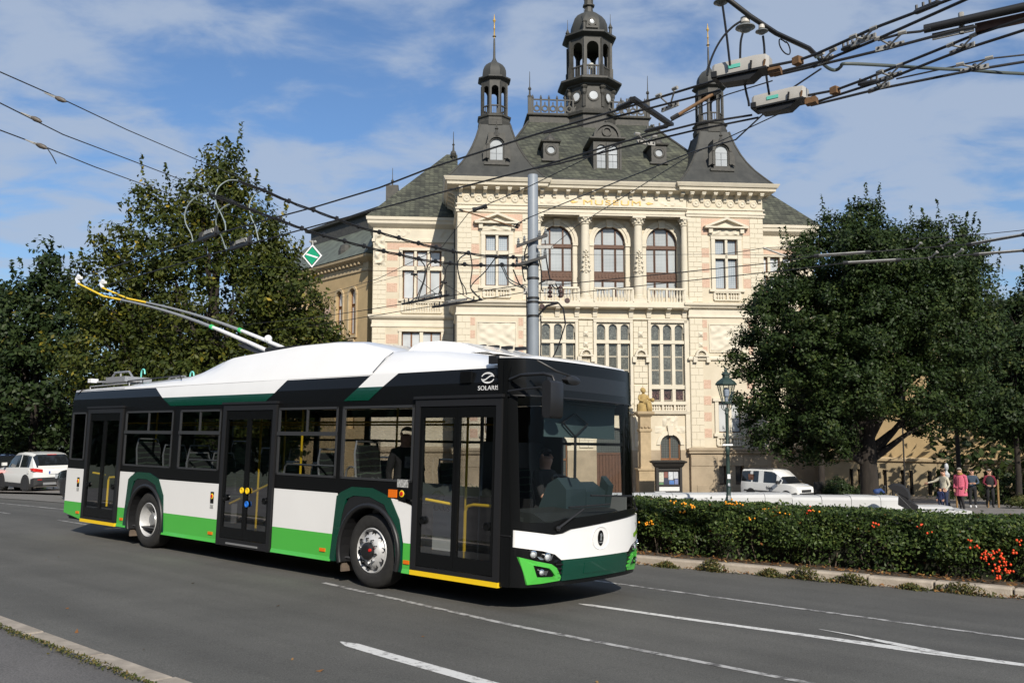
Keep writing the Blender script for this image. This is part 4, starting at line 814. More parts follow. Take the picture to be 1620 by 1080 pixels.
# ================================================================ the trolleybus
BM = Matrix((-BS, BT, BZ)).transposed().to_4x4(); BM.translation = BO
BUS = link('trolleybus', None, label='white, black and green trolleybus driving past with its poles raised', cat='trolleybus'); BUS.matrix_world = BM
MIR = Matrix.Diagonal((-1, 1, 1, 1))
def bw(s, t, z): return BM @ Vector((-s, t, z))
def pm(name, c, rough=.22, **k): return mat(name, c, rough, coat=.6, var=.05, vs=1.3, detail=8, **k)
black_b = mat('black_band', (.005, .0052, .0055), .3, spec=.3)
white_p = pm('white_paint', (.84, .83, .81)); lime_p = pm('lime_green_paint', (.075, .46, .06)); dkgreen = pm('dark_green_paint', (.003, .05, .03)); black_p = mat('black_gloss', (.006, .0065, .007), .22, spec=.25)
black_m = mat('black_satin', (.013, .013, .014), .45); rubber = mat('tyre_rubber', (.022, .021, .02), .85, var=.5, vs=12, bump=.2); grey_in = mat('grey_lining', (.20, .21, .215), .6); floor_in = mat('bus_floor', (.06, .06, .065), .7)
yell = mat('yellow_paint', (.85, .56, .015), .4); silver = mat('silver_metal', (.62, .62, .62), .45, metal=.25, var=.25, vs=9); chrome = mat('chrome', (.75, .75, .76), .15, metal=1.); orange = mat('orange_lens', (.75, .16, .01), .3); red_l = mat('red_lens', (.55, .02, .015), .3)
teal = mat('dash_teal', (.026, .045, .05), .6); shade_m = mat('sun_blind', (.045, .075, .08), .7); alu = mat('aluminium', (.42, .42, .42), .4, metal=.6); blue_l = mat('blue_button', (.02, .16, .6), .4); mint = mat('mint_hook', (.15, .55, .48), .4); wht_s = mat('white_print', (.75, .75, .75), .5)
def tint(name, tr, gl=.05):
    m = bpy.data.materials.new(name); m.use_nodes = True; t = m.node_tree; t.nodes.clear()
    o = t.nodes.new('ShaderNodeOutputMaterial'); a = t.nodes.new('ShaderNodeBsdfTransparent'); a.inputs[0].default_value = (*tr, 1)
    g = t.nodes.new('ShaderNodeBsdfGlossy'); g.inputs['Roughness'].default_value = .01; g.inputs[0].default_value = (.9, .9, .9, 1)
    lw = t.nodes.new('ShaderNodeFresnel'); lw.inputs[0].default_value = 1.45; x = t.nodes.new('ShaderNodeMixShader')
    gi = t.nodes.new('ShaderNodeNewGeometry'); ab = t.nodes.new('ShaderNodeMath'); ab.operation = 'MULTIPLY_ADD'; ab.inputs[1].default_value = .32; ab.inputs[2].default_value = gl * .12
    t.links.new(lw.outputs[0], ab.inputs[0]); t.links.new(ab.outputs[0], x.inputs[0]); t.links.new(a.outputs[0], x.inputs[1]); t.links.new(g.outputs[0], x.inputs[2]); t.links.new(x.outputs[0], o.inputs[0]); return m
gl_far = tint('far_glass', (.93, .94, .94)); gl_side = tint('tinted_glass', (.6, .62, .63)); gl_clear = tint('clear_glass', (.86, .88, .87)); gl_dark = tint('dark_tinted_glass', (.2, .21, .22)); gl_door = tint('door_glass', (.78, .79, .79)); gl_door2 = tint('dark_door_glass', (.55, .56, .57))
def bus(name, mb, m, p=None, smooth=None, **k):
    return ob(name, mb, m, p or BUS, smooth, **k)
def B():
    b = MB(); b.X = MIR; return b
def plate(name, poly, m, t0=-.004, t1=.03, p=None, **k): return bus(name, B().prism(poly, t0, t1), m, p, **k)
# ---- right side, lower panels
bus('frame', B().box(.5, 11.95, .08, 2.47, .30, .36), black_m)
for poly in ([(12.0, .645), (11.2, .645), (11.2, 1.285), (12.0, 1.285)], [(9.77, .645), (9.42, .645), (9.40, 1.17), (9.22, 1.29), (9.77, 1.29)], [(8.17, .645), (6.43, .645), (6.43, 1.2), (8.38, 1.2), (8.22, .92)],
             [(4.95, .645), (3.56, .645), (3.48, 1.2), (4.95, 1.2)], [(2.12, .645), (1.97, .645), (1.97, 1.1), (2.39, 1.2), (2.2, .93)]): plate('side_panel', poly, white_p)
for poly in ([(12.0, .645), (12.0, .42), (11.2, .32), (11.2, .645)], [(9.77, .645), (9.77, .31), (9.44, .31), (9.42, .645)], [(8.17, .645), (8.11, .29), (6.43, .29), (6.43, .645)], [(4.95, .645), (4.95, .285), (3.58, .285), (3.56, .645)], [(2.12, .645), (2.12, .28), (1.97, .28), (1.97, .645)]):
    q = plate('lower_panel', poly, lime_p); zs = [z for _, z in poly]; x0, x1 = min(x for x, _ in poly), max(x for x, _ in poly)
    if x1 < 11.9: bus('sill', B().prism([(-.022, min(zs) - .005), (.03, min(zs) - .005), (.03, min(zs) + .05), (-.005, min(zs) + .05)], x0, x1, 'x'), lime_p, q)
    if x1 - x0 > .1: bus('side_marker', B().box((x0 + .12 if x0 > 3 and x1 - x0 > .5 else (x0 + x1) / 2 - .05), (x0 + .24 if x0 > 3 and x1 - x0 > .5 else (x0 + x1) / 2 + .05), -.018, 0, min(zs) + .11, min(zs) + .155), orange, q)
bus('rear_corner', B().loft([[(11.99, 0, .42), (12.04, .05, .42), (12.06, .2, .42)], [(11.99, 0, 1.285), (12.04, .05, 1.285), (12.06, .2, 1.285)]], cap=False, close=False), white_p)
# ---- wheel arches
def arch(dx, rear=False):
    out_ = [(3.58, .285), (3.48, 1.16), (3.40, 1.215), (3.17, 1.30), (2.75, 1.30), (2.39, 1.2), (2.2, .93), (2.12, .28)]
    inn = [(3.47, .29), (3.36, .9), (3.275, 1.13), (3.12, 1.185), (2.80, 1.185), (2.5, 1.10), (2.32, .86), (2.23, .28)]
    if rear: out_ = [(s + .0 if s > 2.9 else s, z) for s, z in out_]
    b = B(); o = [(s + dx, z) for s, z in out_]; i_ = [(s + dx, z) for s, z in inn]
    for k in range(7): b.prism([o[k], o[k + 1], i_[k + 1], i_[k]], -.012, .03)
    tr_ = bus('arch_trim', b, dkgreen)
    b = B(); c = (2.78 + dx, .48); n = 20
    def hit(a):
        d = (cos(a), sin(a)); best = .68 if sin(a) < .25 else .95
        for p, q in zip(i_, i_[1:]):
            ex, ez = q[0] - p[0], q[1] - p[1]; det = d[0] * -ez + d[1] * ex
            if abs(det) < 1e-9: continue
            u = ((p[0] - c[0]) * -ez + (p[1] - c[1]) * ex) / det; v = (d[0] * (p[1] - c[1]) - d[1] * (p[0] - c[0])) / det
            if u > 0 and -.01 <= v <= 1.01: best = min(best, u)
        return best
    A = [-.33 + (pi + .66) * k / n for k in range(n + 1)]; r = .565
    for a, e in zip(A, A[1:]):
        ra, re = hit(a), hit(e); b.face([(c[0] + r * cos(a), -.004, c[1] + r * sin(a)), (c[0] + r * cos(e), -.004, c[1] + r * sin(e)), (c[0] + re * cos(e), -.004, c[1] + re * sin(e)), (c[0] + ra * cos(a), -.004, c[1] + ra * sin(a))])
        b.face([(c[0] + r * cos(a), -.004, c[1] + r * sin(a)), (c[0] + r * cos(e), -.004, c[1] + r * sin(e)), (c[0] + r * cos(e), .5, c[1] + r * sin(e)), (c[0] + r * cos(a), .5, c[1] + r * sin(a))])
    bus('arch_liner', b, black_m)
    b = B(); b.tube([(c[0] + (r + .03) * cos(a), -.02, c[1] + (r + .03) * sin(a)) for a in A], .035, 8); bus('fender_lip', b, black_m, smooth=60)
    bus('mud_flap', B().box(c[0] + .57, c[0] + .60, .03, .36, .16, .5), mat('mud_flap', (.16, .12, .09), .9, var=.4, vs=8))
arch(0); arch(5.95, True)
def lathe_t(b, prof, c, n=24):
    """prof of (r, t) turned about the axle line through c=(s,z)"""
    return b.loft([[(c[0] + r * cos(2 * pi * i / n), tt, c[1] + r * sin(2 * pi * i / n)) for i in range(n)] for r, tt in prof], cap=False)
def wheel(s, far=False, rear=False):
    t0 = 2.52 if far else .03; sg = -1 if far else 1; f = lambda pr: [(r, t0 + sg * d) for r, d in pr]; c = (s, .485)
    w_ = link('wheel', None, BUS)
    b = B(); lathe_t(b, f([(.29, .05), (.30, .02), (.34, .004), (.40, .0), (.44, .012), (.465, .035), (.483, .05), (.485, .12), (.485, .24), (.46, .29), (.30, .29)]), c, 40); bus('tyre', b, rubber, w_, 50)
    b = B()
    for q in range(40):
        a = 2 * pi * q / 40
    if rear: lathe_t(b, f([(.30, .03), (.285, .015), (.275, .03), (.262, .16), (.245, .25), (.20, .255), (.17, .235), (.14, .215), (.0, .21)]), c, 32)
    else: lathe_t(b, f([(.30, .03), (.285, .012), (.27, .03), (.262, .07), (.245, .06), (.20, .0), (.155, -.03), (.125, -.035), (.11, -.03)]), c, 32)
    rm = bus('rim', b, silver, w_, 40)
    b = B()
    for q in range(10):
        a = 2 * pi * q / 10 + .2; R_ = (.155 if not rear else .17); p = (c[0] + R_ * cos(a), c[1] + R_ * sin(a)); lathe_t(b, f([(.001, -.065 if not rear else .15), (.016, -.062 if not rear else .15), (.019, -.02 if not rear else .2)]), p, 6)
    bus('wheel_nuts', b, chrome, w_, kind='stuff')
    b = B()
    for q in range(10):
        a = 2 * pi * q / 10 + .5; R_ = .222; p = (c[0] + R_ * cos(a), c[1] + R_ * sin(a)); dd = .025 if not rear else .25
        b.loft([[(p[0] + (.045 * cos(u) * cos(a) - .032 * sin(u) * sin(a)), t0 + sg * (dd - .003 - (.0 if rear else .0) + (-.012 if not rear else -.002)), p[1] + (.045 * cos(u) * sin(a) + .032 * sin(u) * cos(a))) for u in [2 * pi * i / 10 for i in range(10)]], [(p[0], t0 + sg * (dd + .06), p[1])] * 10], cap=False)
        b.f[-1] = b.f[-1]
    bus('rim_hole', b, black_m, w_, kind='stuff')
    b = B()
    if rear: lathe_t(b, f([(.13, .25), (.125, .12), (.10, .09), (.0, .085)]), c, 20)
    else: lathe_t(b, f([(.115, -.02), (.11, -.07), (.09, -.085), (.06, -.09), (.0, -.088)]), c, 20)
    bus('hub', b, alu if rear else black_m, w_, 40)
    if not rear and not far: b = B(); lathe_t(b, f([(.0, -.1), (.02, -.098), (.022, -.06)]), (c[0] - .085, c[1] + .02), 8); bus('hub_cap', b, red_l, w_)
for far in (0, 1): wheel(2.78, far); wheel(8.73, far, True)
# ---- window band with its glazing (both sides)
DO = [(10.5, 1.40), (5.69, 1.44), (1.225, 1.46)]
WI = [(8.86, 1.70), (7.145, 1.27), (4.24, 1.40), (2.72, 1.44), (11.63, .62)]
for a, e in ((.455, .496), (1.954, 4.97), (6.41, 9.80), (11.2, 12.0)): bus('window_band', B().wall(a, e, 1.19, 2.46, .004, .045, [(c, w_, 1.40 if c < 11 else 1.45, 2.385) for c, w_ in WI if a < c < e]), black_b)
b = B(); b.wall(.48, 12.0, .36, 1.19, .5, .52, []) if 0 else None
FWI = [(1.0, 1.05), (3.72, 1.4), (5.15, 1.32), (6.6, 1.32), (8.05, 1.32), (9.5, 1.32), (11.0, 1.32)]
b = B(); b.wall(.46, 12.0, .3, 2.5, 2.5, 2.54, [(c, w_, 1.25, 2.36) for c, w_ in FWI]); bus('left_side_wall', b, black_m)
bus('left_lining', B().wall(.4, 12.0, .34, 1.25, 2.47, 2.495), grey_in)
for c, w_ in FWI:
    f_ = bus('window', B().box(c - w_ / 2, c + w_ / 2, 2.49, 2.53, 1.93, 1.97), black_m); bus('pane', B().face([(c - w_ / 2, 2.53, 1.25), (c + w_ / 2, 2.53, 1.25), (c + w_ / 2, 2.53, 2.36), (c - w_ / 2, 2.53, 2.36)]), gl_far, f_)
for i, (c, w_) in enumerate(WI):
    a, e = c - w_ / 2, c + w_ / 2; z0 = 1.40 if c < 11 else 1.45; b = B()
    for q in ((a, e, 2.355, 2.387), (a, e, z0, z0 + .03), (a, a + .035, z0, 2.387), (e - .035, e, z0, 2.387)): b.box(q[0], q[1], -.006, .02, q[2], q[3])
    if i < 3: b.box(a, e, -.02, .02, 1.98, 2.035); b.box(c - .012, c + .012, -.008, .02, 2.035, 2.36)
    if i == 3: b.box(e - .05, e - .02, -.012, .02, 1.43, 2.36)
    f_ = bus('window', b, mat('window_frame_grey', (.035, .036, .038), .4))
    g = gl_dark if i == 4 else gl_side
    if i < 3:
        for u, v, z1, z2 in ((a, e, z0 + .03, 1.98), (a, c, 2.035, 2.355), (c, e, 2.035, 2.355)): bus('pane', B().face([(u, .008, z1), (v, .008, z1), (v, .008, z2), (u, .008, z2)]), g, f_)
    else: bus('pane', B().face([(a, .008, z0), (e, .008, z0), (e, .008, 2.36), (a, .008, 2.36)]), gl_door if i == 3 else g, f_)
# ---- doors
def door(c, w_, zb, i):
    a, e = c - w_ / 2, c + w_ / 2; b = B(); zt = 2.455
    b.box(a, a + .085, -.03, .05, zb, zt); b.box(e - .085, e, -.03, .05, zb, zt); b.box(a + .085, e - .085, -.03, .05, 2.36, zt); b.box(a + .085, e - .085, -.025, .05, zb, zb + .11 if i == 1 else zb + .05)
    b.box(a - .02, e + .02, -.05, .02, 2.455, 2.49)
    d = bus('door', b, black_m)
    if i != 1: bus('threshold', B().box(a + .0, e, -.035, .05, zb - .06, zb - .002), yell, d)
    else: bus('threshold', B().box(a + .3, e - .3, -.04, -.02, zb + .03, zb + .055), alu, d)
    for k in (0, 1):
        l0, l1 = (a + .085, c - .01) if k else (c + .01, e - .085)
        l0, l1 = (a + .09, c - .003) if k else (c + .003, e - .09)
        b = B(); f_ = .045; zb2 = zb + (.12 if i == 1 else .06)
        b.box(l0, l0 + f_, -.018, .02, zb2, 2.36); b.box(l1 - f_, l1, -.018, .02, zb2, 2.36); b.box(l0 + f_, l1 - f_, -.018, .02, zb2, zb2 + .16); b.box(l0 + f_, l1 - f_, -.018, .02, 2.22, 2.36)
        lf = bus('door_leaf', b, black_p, d)
        bus('pane', B().face([(l0 + f_, 0, zb2 + .16), (l1 - f_, 0, zb2 + .16), (l1 - f_, 0, 2.22), (l0 + f_, 0, 2.22)]), (gl_door2 if k else gl_clear) if i == 2 else (gl_door if i == 0 else gl_door2), d)
        hs = l1 - .1 if k == 0 else l0 + .1
        b = B(); b.X = MIR @ Matrix.Translation((hs, -.022, 1.0 if i != 2 else .95)) @ Matrix.Rotation(pi / 2, 4, 'X'); b.lathe([(.05, -.01), (.05, .015), (.03, .018), (.03, .01), (.001, .01)], 14); bus('door_lock', b, black_p, d, 40)
        b = B()    # inner hand rail
        if i == 2 and k: b.tube([(c - .1, .07, .62), (c - .1, .07, 1.1), (c - .14, .07, 1.16), (c - .24, .07, 1.18), (l0 + .06, .07, 1.18)], .02, 8)
        elif i == 2: b.tube([(l1 - .06, .07, 1.2), (l0 + .06, .07, 1.16)], .02, 8)
        elif i == 0 and k: b.tube([(c - .1, .09, .62), (c - .1, .09, 1.1), (c - .14, .09, 1.16), (l0 + .06, .09, 1.18)], .02, 8)
        elif i == 0: b.tube([(l1 - .06, .09, 1.22), (l0 + .06, .09, 1.2)], .02, 8)
        else: b.tube([(l1 - .05, .1, .9), (l0 + .08, .1, 1.06)] if k == 0 else [(l1 - .02, .1, 1.1), (l0 + .12, .1, 1.26)], .02, 8)
        bus('hand_rail', b, yell, d, 60)
        if i == 1:
            for z, m in ((1.13, yell), (.93, blue_l)):
                if k == 0 and m is blue_l: continue
                b = B(); x = c - .075 if k else c + .075; b.X = MIR @ Matrix.Translation((x, -.02, z)) @ Matrix.Rotation(pi / 2, 4, 'X'); b.lathe([(.048, 0), (.046, .014), (.03, .016), (.028, .008), (.0, .008)], 16); bus('door_button', b, m, d, 40)
door(10.5, 1.40, .355, 0); door(5.69, 1.44, .27, 1); door(1.225, 1.46, .335, 2)
# ---- cantrail band with the painted parallelograms
def band(name, poly, m, t0=-.002):
    b = B(); q = lambda s, z, d: (s, d + .05 * max(0, (z - 2.46) / .36) ** 2, z); n = len(poly)
    b.face([q(s, z, t0) for s, z in poly]); return bus(name, b, m)
bus('cantrail', B().loft([[(s, .004, 2.46), (s, .015, 2.64), (s, .05, 2.82), (s, .3, 2.86), (s, .3, 2.46)] for s in (.42, 12.0)]), black_p)
for nm, poly, m in (('roof_band_panel', [(8.76, 2.795), (8.45, 2.612), (5.10, 2.612), (4.82, 2.812)], white_p), ('roof_band_panel', [(8.45, 2.61), (8.13, 2.462), (5.35, 2.462), (5.10, 2.61)], dkgreen),
        ('roof_band_panel', [(2.92, 2.812), (3.15, 2.642), (2.64, 2.642), (2.38, 2.812)], white_p), ('roof_band_panel', [(3.15, 2.64), (3.43, 2.462), (2.90, 2.462), (2.64, 2.64)], dkgreen)):
    zs = sorted({z for _, z in poly}); b = B()
    for k in range(4):   # follow the curve of the cantrail
        u0, u1 = k / 4, (k + 1) / 4
        top = [p for p in poly if p[1] > sum(zs) / len(zs)]; bot = [p for p in poly if p[1] <= sum(zs) / len(zs)]
        top.sort(); bot.sort(); L0 = lambda u, e: tuple(bot[e][c] + (top[e][c] - bot[e][c]) * u for c in (0, 1)); y = lambda z: .0015 + .05 * max(0, (z - 2.46) / .36) ** 1.6 - .006
        A_ = [L0(u0, 0), L0(u0, 1), L0(u1, 1), L0(u1, 0)]; b.face([(s, y(z), z) for s, z in A_])
    bus(nm, b, m)
# ---- roof shell and fairings
def roof_ring(s, zt, inset=.42, zb=2.812, tb=.045):
    h = zt - zb; return [(s, tb, zb), (s, tb + .01, zb + .03), (s, tb + .06 + .18 * min(1, h / .4), zb + .62 * h), (s, inset - .1, zt - .035), (s, inset, zt - .008), (s, 1.275, zt + .01), (s, 2.55 - inset, zt - .008), (s, 2.55 - inset + .1, zt - .035), (s, 2.49 - .18 * min(1, h / .4), zb + .62 * h), (s, 2.545 - tb, zb + .03), (s, 2.545 - tb, zb)]
bus('roof', B().loft([roof_ring(s, z, .35, 2.80) for s, z in ((12.0, 2.86), (11.8, 2.90), (10, 2.92), (3, 2.92), (2.7, 2.93))], True), white_p, smooth=30)
prof = [(9.95, 2.90), (9.75, 2.955), (9.4, 2.99), (8.3, 3.035), (7.95, 3.06), (7.7, 3.12), (7.2, 3.25), (6.9, 3.305), (6.6, 3.325), (5.9, 3.36), (5.1, 3.40), (4.2, 3.40), (3.55, 3.355), (3.1, 3.23), (2.93, 3.185)]
bus('roof_fairing', B().loft([roof_ring(s, z, .5) for s, z in prof]), white_p, smooth=35)
nose = lambda z, e, zc: [(plan_(t) + .108 + e, t, min(z_, zc)) for (_, t, z_) in roof_ring(.6, z, .42)]
plan_ = lambda t: .02 + .12 * (abs(t - 1.275) / 1.275) ** 2 + .16 * (abs(t - 1.275) / 1.275) ** 6 + .18 * (abs(t - 1.275) / 1.275) ** 22
bus('roof_fairing', B().loft([roof_ring(s, z, .5) for s, z in ((2.91, 3.185), (2.4, 3.17), (1.9, 3.14), (1.5, 3.09), (1.2, 3.05), (.9, 3.01))] + [nose(2.985, .16, 2.99), nose(2.95, .03, 2.945), nose(2.92, 0, 2.90)]), white_p, smooth=35)
bus('roof_unit', B().loft([[(s, .60, 3.1), (s, .70, z - .012), (s, .85, z), (s, 1.9, z), (s, 2.0, 3.1)] for s, z in ((2.95, 3.12), (2.80, 3.29), (2.68, 3.325), (2.3, 3.32), (1.9, 3.27), (1.55, 3.17), (1.3, 3.09))]), white_p)
for k in range(5): bus('roof_vent', B().box(1.45 + k * .25, 1.62 + k * .25, 1.5, 1.56, 3.22 + k * .025, 3.265 + k * .025), black_m)
bus('roof_seam', B().loft([[(s, .045 - .006, 2.84), (s, .255, 3.06), (s, .40, 3.155)] for s in (2.885, 2.905)], cap=False, close=False), black_m)
bus('warning_triangle', B().prism([(2.06, 3.17), (1.98, 3.17), (2.02, 3.235)], .68, .71), yell)
b = B(); b.tube([(9.95, .1, 2.9), (9.95, .1, 2.96), (8.1, .12, 3.0), (8.05, .12, 2.93)], .012, 6); b.tube([(9.4, .11, 2.9), (9.4, .11, 2.975)], .01, 5); bus('roof_rail', b, black_m)
# ---- rear wall
bus('rear_wall', B().loft([[(12.0, .02, z), (12.06, .15, z), (12.08, 1.275, z), (12.06, 2.4, z), (12.0, 2.53, z)] for z in (.4, 1.3)] + [[(11.98 - e, .03, z), (12.04 - e, .15, z), (12.06 - e, 1.275, z), (12.04 - e, 2.4, z), (11.98 - e, 2.52, z)] for z, e in ((2.4, .0), (2.75, .1), (2.86, .3))], cap=False, close=False), black_p, smooth=40)
# ---- roof rack with the pole retrievers
b = B()
for t_ in (.55, 1.75):
    for e in (-.35, .35): b.tube([(12.1, t_ + e * .2, 3.04), (10.5, t_ + e * .2, 3.02)], .02, 5)
b.box(10.6, 11.4, .35, .9, 3.0, 3.1); b.box(10.5, 11.2, 1.5, 2.1, 3.02, 3.1)
b.tube([(11.95, .3, 2.88), (11.95, .3, 2.93), (10.3, .3, 2.95), (10.3, .3, 2.88)], .012, 5)
rk = bus('roof_rack', b, alu)
b = B()
for t_ in (.6, 1.8): b.tube([(11.75, t_, 3.06), (11.55, t_, 3.22), (10.95, t_, 3.22), (10.75, t_, 3.07)], .022, 6); b.tube([(11.3, t_, 3.05), (11.3, t_, 3.2)], .02, 5)
bus('rack_hoop', b, alu, rk, 60)
for s_, t_ in ((10.75, .75), (10.3, 1.55)):
    b = B(); b.tube([(s_, t_, 3.02), (s_, t_, 3.2)] + [(s_ - .07 + .07 * cos(a), t_, 3.2 + .07 * sin(a)) for a in [pi * k / 6 for k in range(7)]] + [(s_ - .15, t_, 3.17)], .016, 6); bus('pole_hook', b, mint, rk, 60)
bus('tail_lamp', B().box(12.05, 12.2, .35, .5, 3.02, 3.10), wht_s, rk)
# ---- trolley poles
for t0, t1, tip, kn in ((.98, 1.06, 14.9, 0), (1.62, 1.72, 15.1, 1)):
    A = Vector((6.2, t0, 3.26)); Z = Vector((tip - 1.55, t1, 5.04 if not kn else 5.10)); E_ = Vector((tip - .2, t1, 5.47 if not kn else 5.49)); pl_ = link('trolley_pole', None, BUS)
    d = Z - A; pt = lambda u: A + d * u + Vector((0, 0, .16 * sin(pi * min(1, u * 1.0)) ** 1.0 * .9))
    b = B(); b.tube([pt(u) for u in (0, .08, .16, .24, .32, .34)], [.038, .037, .036, .035, .034, .03], 8); bus('pole_base', b, white_p, pl_, 60)
    b = B(); b.tube([pt(.33 + .05 * k) for k in range(12)], [.03 - .0008 * k for k in range(12)], 8); bus('pole_shaft', b, mat('pole_grey', (.33, .34, .35), .45, metal=.3), pl_, 60)
    b = B(); b.tube([pt(.88), pt(.94), Z, E_], [.025, .025, .025, .022], 8); bus('pole_tip', b, yell, pl_, 60)
    b = B(); b.tube([E_, E_ + Vector((.1, 0, .12)), E_ + Vector((.02, 0, .2))], [.045, .05, .04], 7); b.box(E_.x - .12, E_.x + .14, t1 - .03, t1 + .03, E_.z + .1, E_.z + .16); bus('current_collector', b, wht_s, pl_)
    b = B(); b.tube([pt(.02) + Vector((0, .06, -.06)), pt(.15) + Vector((0, .05, -.1)), pt(.22) + Vector((0, .05, -.05))], .035, 7); b.tube([pt(.0) + Vector((0, -.08, -.08)), pt(.2) + Vector((0, -.05, -.1))], .02, 6); bus('pole_spring', b, black_m, pl_)
    if kn: b = B(); b.sphere(pt(.21) + Vector((0, -.02, .05)), .075, 10, 8); bus('pole_damper', b, wht_s, pl_, 60)
    for u, m in ((.34, mat('green_tape', (.05, .5, .15), .5)),): b = B(); b.tube([pt(u), pt(u + .012)], .043, 8); bus('tape', b, m, pl_)
bus('pole_mount', B().box(5.6, 6.6, .8, 1.8, 3.3, 3.46), black_m)
# ---- front
def plan(t): u = abs(t - 1.275) / 1.275; return .02 + .12 * u ** 2 + .16 * u ** 6 + .18 * u ** 22
def Fp(t, z, off=0.): return (plan(t) + max(0, z - 1.0) * .055 + (max(0, .5 - z) * .12) - off, t, z)
def pl(line, t):
    if t <= line[0][0]: return line[0][1]
    for (a, za), (c, zc) in zip(line, line[1:]):
        if t <= c: return za + (zc - za) * (t - a) / (c - a)
    return line[-1][1]
def patch(name, top, bot, t0, t1, off, m, nz=2, th=.02, p=None, smooth=30):
    ts = sorted({t0, t1, *[x for x, _ in top + bot if t0 < x < t1], *[t0 + (t1 - t0) * i / 16 for i in range(17)], *[x for x in (.005, .02, .05, .1, .16, .24, 2.31, 2.39, 2.45, 2.5, 2.53, 2.545) if t0 < x < t1]})
    b = B(); g = []
    for t in ts:
        z1, z0 = pl(top, t), pl(bot, t); g.append([b.av(Fp(t, z0, off - th))] + [b.av(Fp(t, z0 + (z1 - z0) * k / nz, off)) for k in range(nz + 1)] + [b.av(Fp(t, z1, off - th))])
    for q, r in zip(g, g[1:]):
        for k in range(len(q) - 1): b.fi((q[k], r[k], r[k + 1], q[k + 1]))
    b.fi(g[0]); b.fi(list(reversed(g[-1]))); return bus(name, b, m, p, smooth)
H = lambda z: [(0, z), (2.55, z)]
GB = [(0, 1.07), (.12, 1.02), (.45, 1.015), (.62, 1.05), (2.5, 1.135), (2.55, 1.135)]
patch('front_lower_shell', GB, [(0, .29), (2.55, .29)], 0, 2.55, 0, black_p, 4)
patch('front_upper_shell', H(2.92), H(2.47), 0, 2.55, 0, black_p, 3)
patch('windscreen_pillar', H(2.47), GB, 0, .085, 0, black_p, 3); patch('windscreen_pillar', H(2.47), GB, 2.47, 2.55, 0, black_p, 3)
patch('windscreen', H(2.47), GB, .085, 2.47, -.006, tint('windscreen_glass', (.86, .88, .87), .0), 3, th=.0)
bus('corner_post', B().loft([[(.50, .0, z), (.44, .005, z), (.36 + max(0, z - 1) * .055, .004, z)] for z in (.29, 1, 2.0, 2.5, 2.9)], cap=False, close=False), black_p)
for t_ in (.0,): bus('corner_seam', B().box(.34, .5, -.006, .004, .86, .872), black_m)
wp_top = [(0.02, .935), (.45, .875), (.6, .885), (.74, .925), (2.53, 1.05)]; wp_bot = [(.02, .745), (.30, .70), (.47, .655), (.57, .587), (1.98, .587), (2.08, .655), (2.25, .70), (2.53, .745)]
patch('bonnet_panel', wp_top, wp_bot, .045, 2.505, .022, white_p, 4)
patch('bumper_centre', wp_bot, [(0, .345), (.66, .345), (1.89, .345)], .60, 1.95, .020, dkgreen, 3)
patch('plate_recess', H(.53), H(.40), .98, 1.56, .026, dkgreen, 1)
def rim4(name, o, h, off, m, th=.03):
    b = B(); n = len(o)
    for k in range(n):
        j_ = (k + 1) % n; P = [o[k], o[j_], h[j_], h[k]]
        b.face([Fp(t, z, off) for t, z in P]); b.face([Fp(*o[k], off), Fp(*o[j_], off), Fp(*o[j_], off - th), Fp(*o[k], off - th)]); b.face([Fp(*h[k], off), Fp(*h[j_], off), Fp(*h[j_], off - th * 1.8), Fp(*h[k], off - th * 1.8)])
    return bus(name, b, m)
fo = [(.07, .635), (.22, .59), (.42, .548), (.50, .50), (.585, .385), (.56, .352), (.30, .335), (.15, .325)]; fh = [(.19, .545), (.24, .535), (.385, .505), (.42, .48), (.49, .41), (.47, .40), (.30, .405), (.24, .41)]
for mr in (0, 1):
    q = (lambda P: [(2.55 - t, z) for t, z in P]) if mr else (lambda P: P); x = (lambda t: 2.55 - t) if mr else (lambda t: t)
    rim4('fog_lamp_surround', q(fo), q(fh), .024, lime_p)
    hl = bus('headlight', (lambda b: (b.face([Fp(x(t), z, .012) for t, z in ((.05, .74), (.30, .70), (.47, .655), (.55, .59), (.50, .56), (.05, .64))]), b)[1])(B()), black_p)
    for t_, z_, r_ in ((.19, .668, .043), (.36, .632, .048), (.29, .462, .036)):
        P0 = Vector(Fp(x(t_), z_, .014)); e = (Vector(Fp(x(t_ + .02), z_)) - Vector(Fp(x(t_ - .02), z_))).normalized(); nrm = e.cross(Vector((0, 0, 1))).normalized(); nrm = nrm if nrm.x < 0 else -nrm
        b = B(); cu = lambda r, d: [P0 + nrm * d + e * r * cos(a) + Vector((0, 0, r * sin(a))) for a in [2 * pi * k / 14 for k in range(14)]]
        b.loft([cu(r_, -.01), cu(r_, .02), cu(r_ * .8, .022), cu(r_ * .72, .0)], cap=False); bus('lamp_ring', b, chrome, hl, 40)
        b = B(); b.loft([cu(r_ * .75, .004), cu(r_ * .45, .018), cu(r_ * .05, .022)], cap=False); bus('lens', b, mat('lamp_glass', (.55, .58, .6), .06, spec=1.), hl, 60)
    b = B(); b.face([Fp(x(t), z, .016) for t, z in ((.235, .64), (.28, .64), (.335, .60), (.27, .605))]); b.face([Fp(x(t), z, .016) for t, z in ((.41, .63), (.45, .655), (.43, .60), (.40, .585))]); b.face([Fp(x(t), z, .0) for t, z in ((.33, .475), (.40, .47), (.38, .42), (.33, .435))]); bus('reflector', b, chrome, hl, kind='stuff')
    for k in range(4): bus('bumper_slat', (lambda b: (b.loft([[Fp(x(t), z, o) for z, o in ((.37 + k * .05, .012), (.385 + k * .05, .028), (.395 + k * .05, .012))] for t in (.53 - k * .012, .60 + (k < 3) * -.012)], cap=True), b)[1])(B()), black_m)
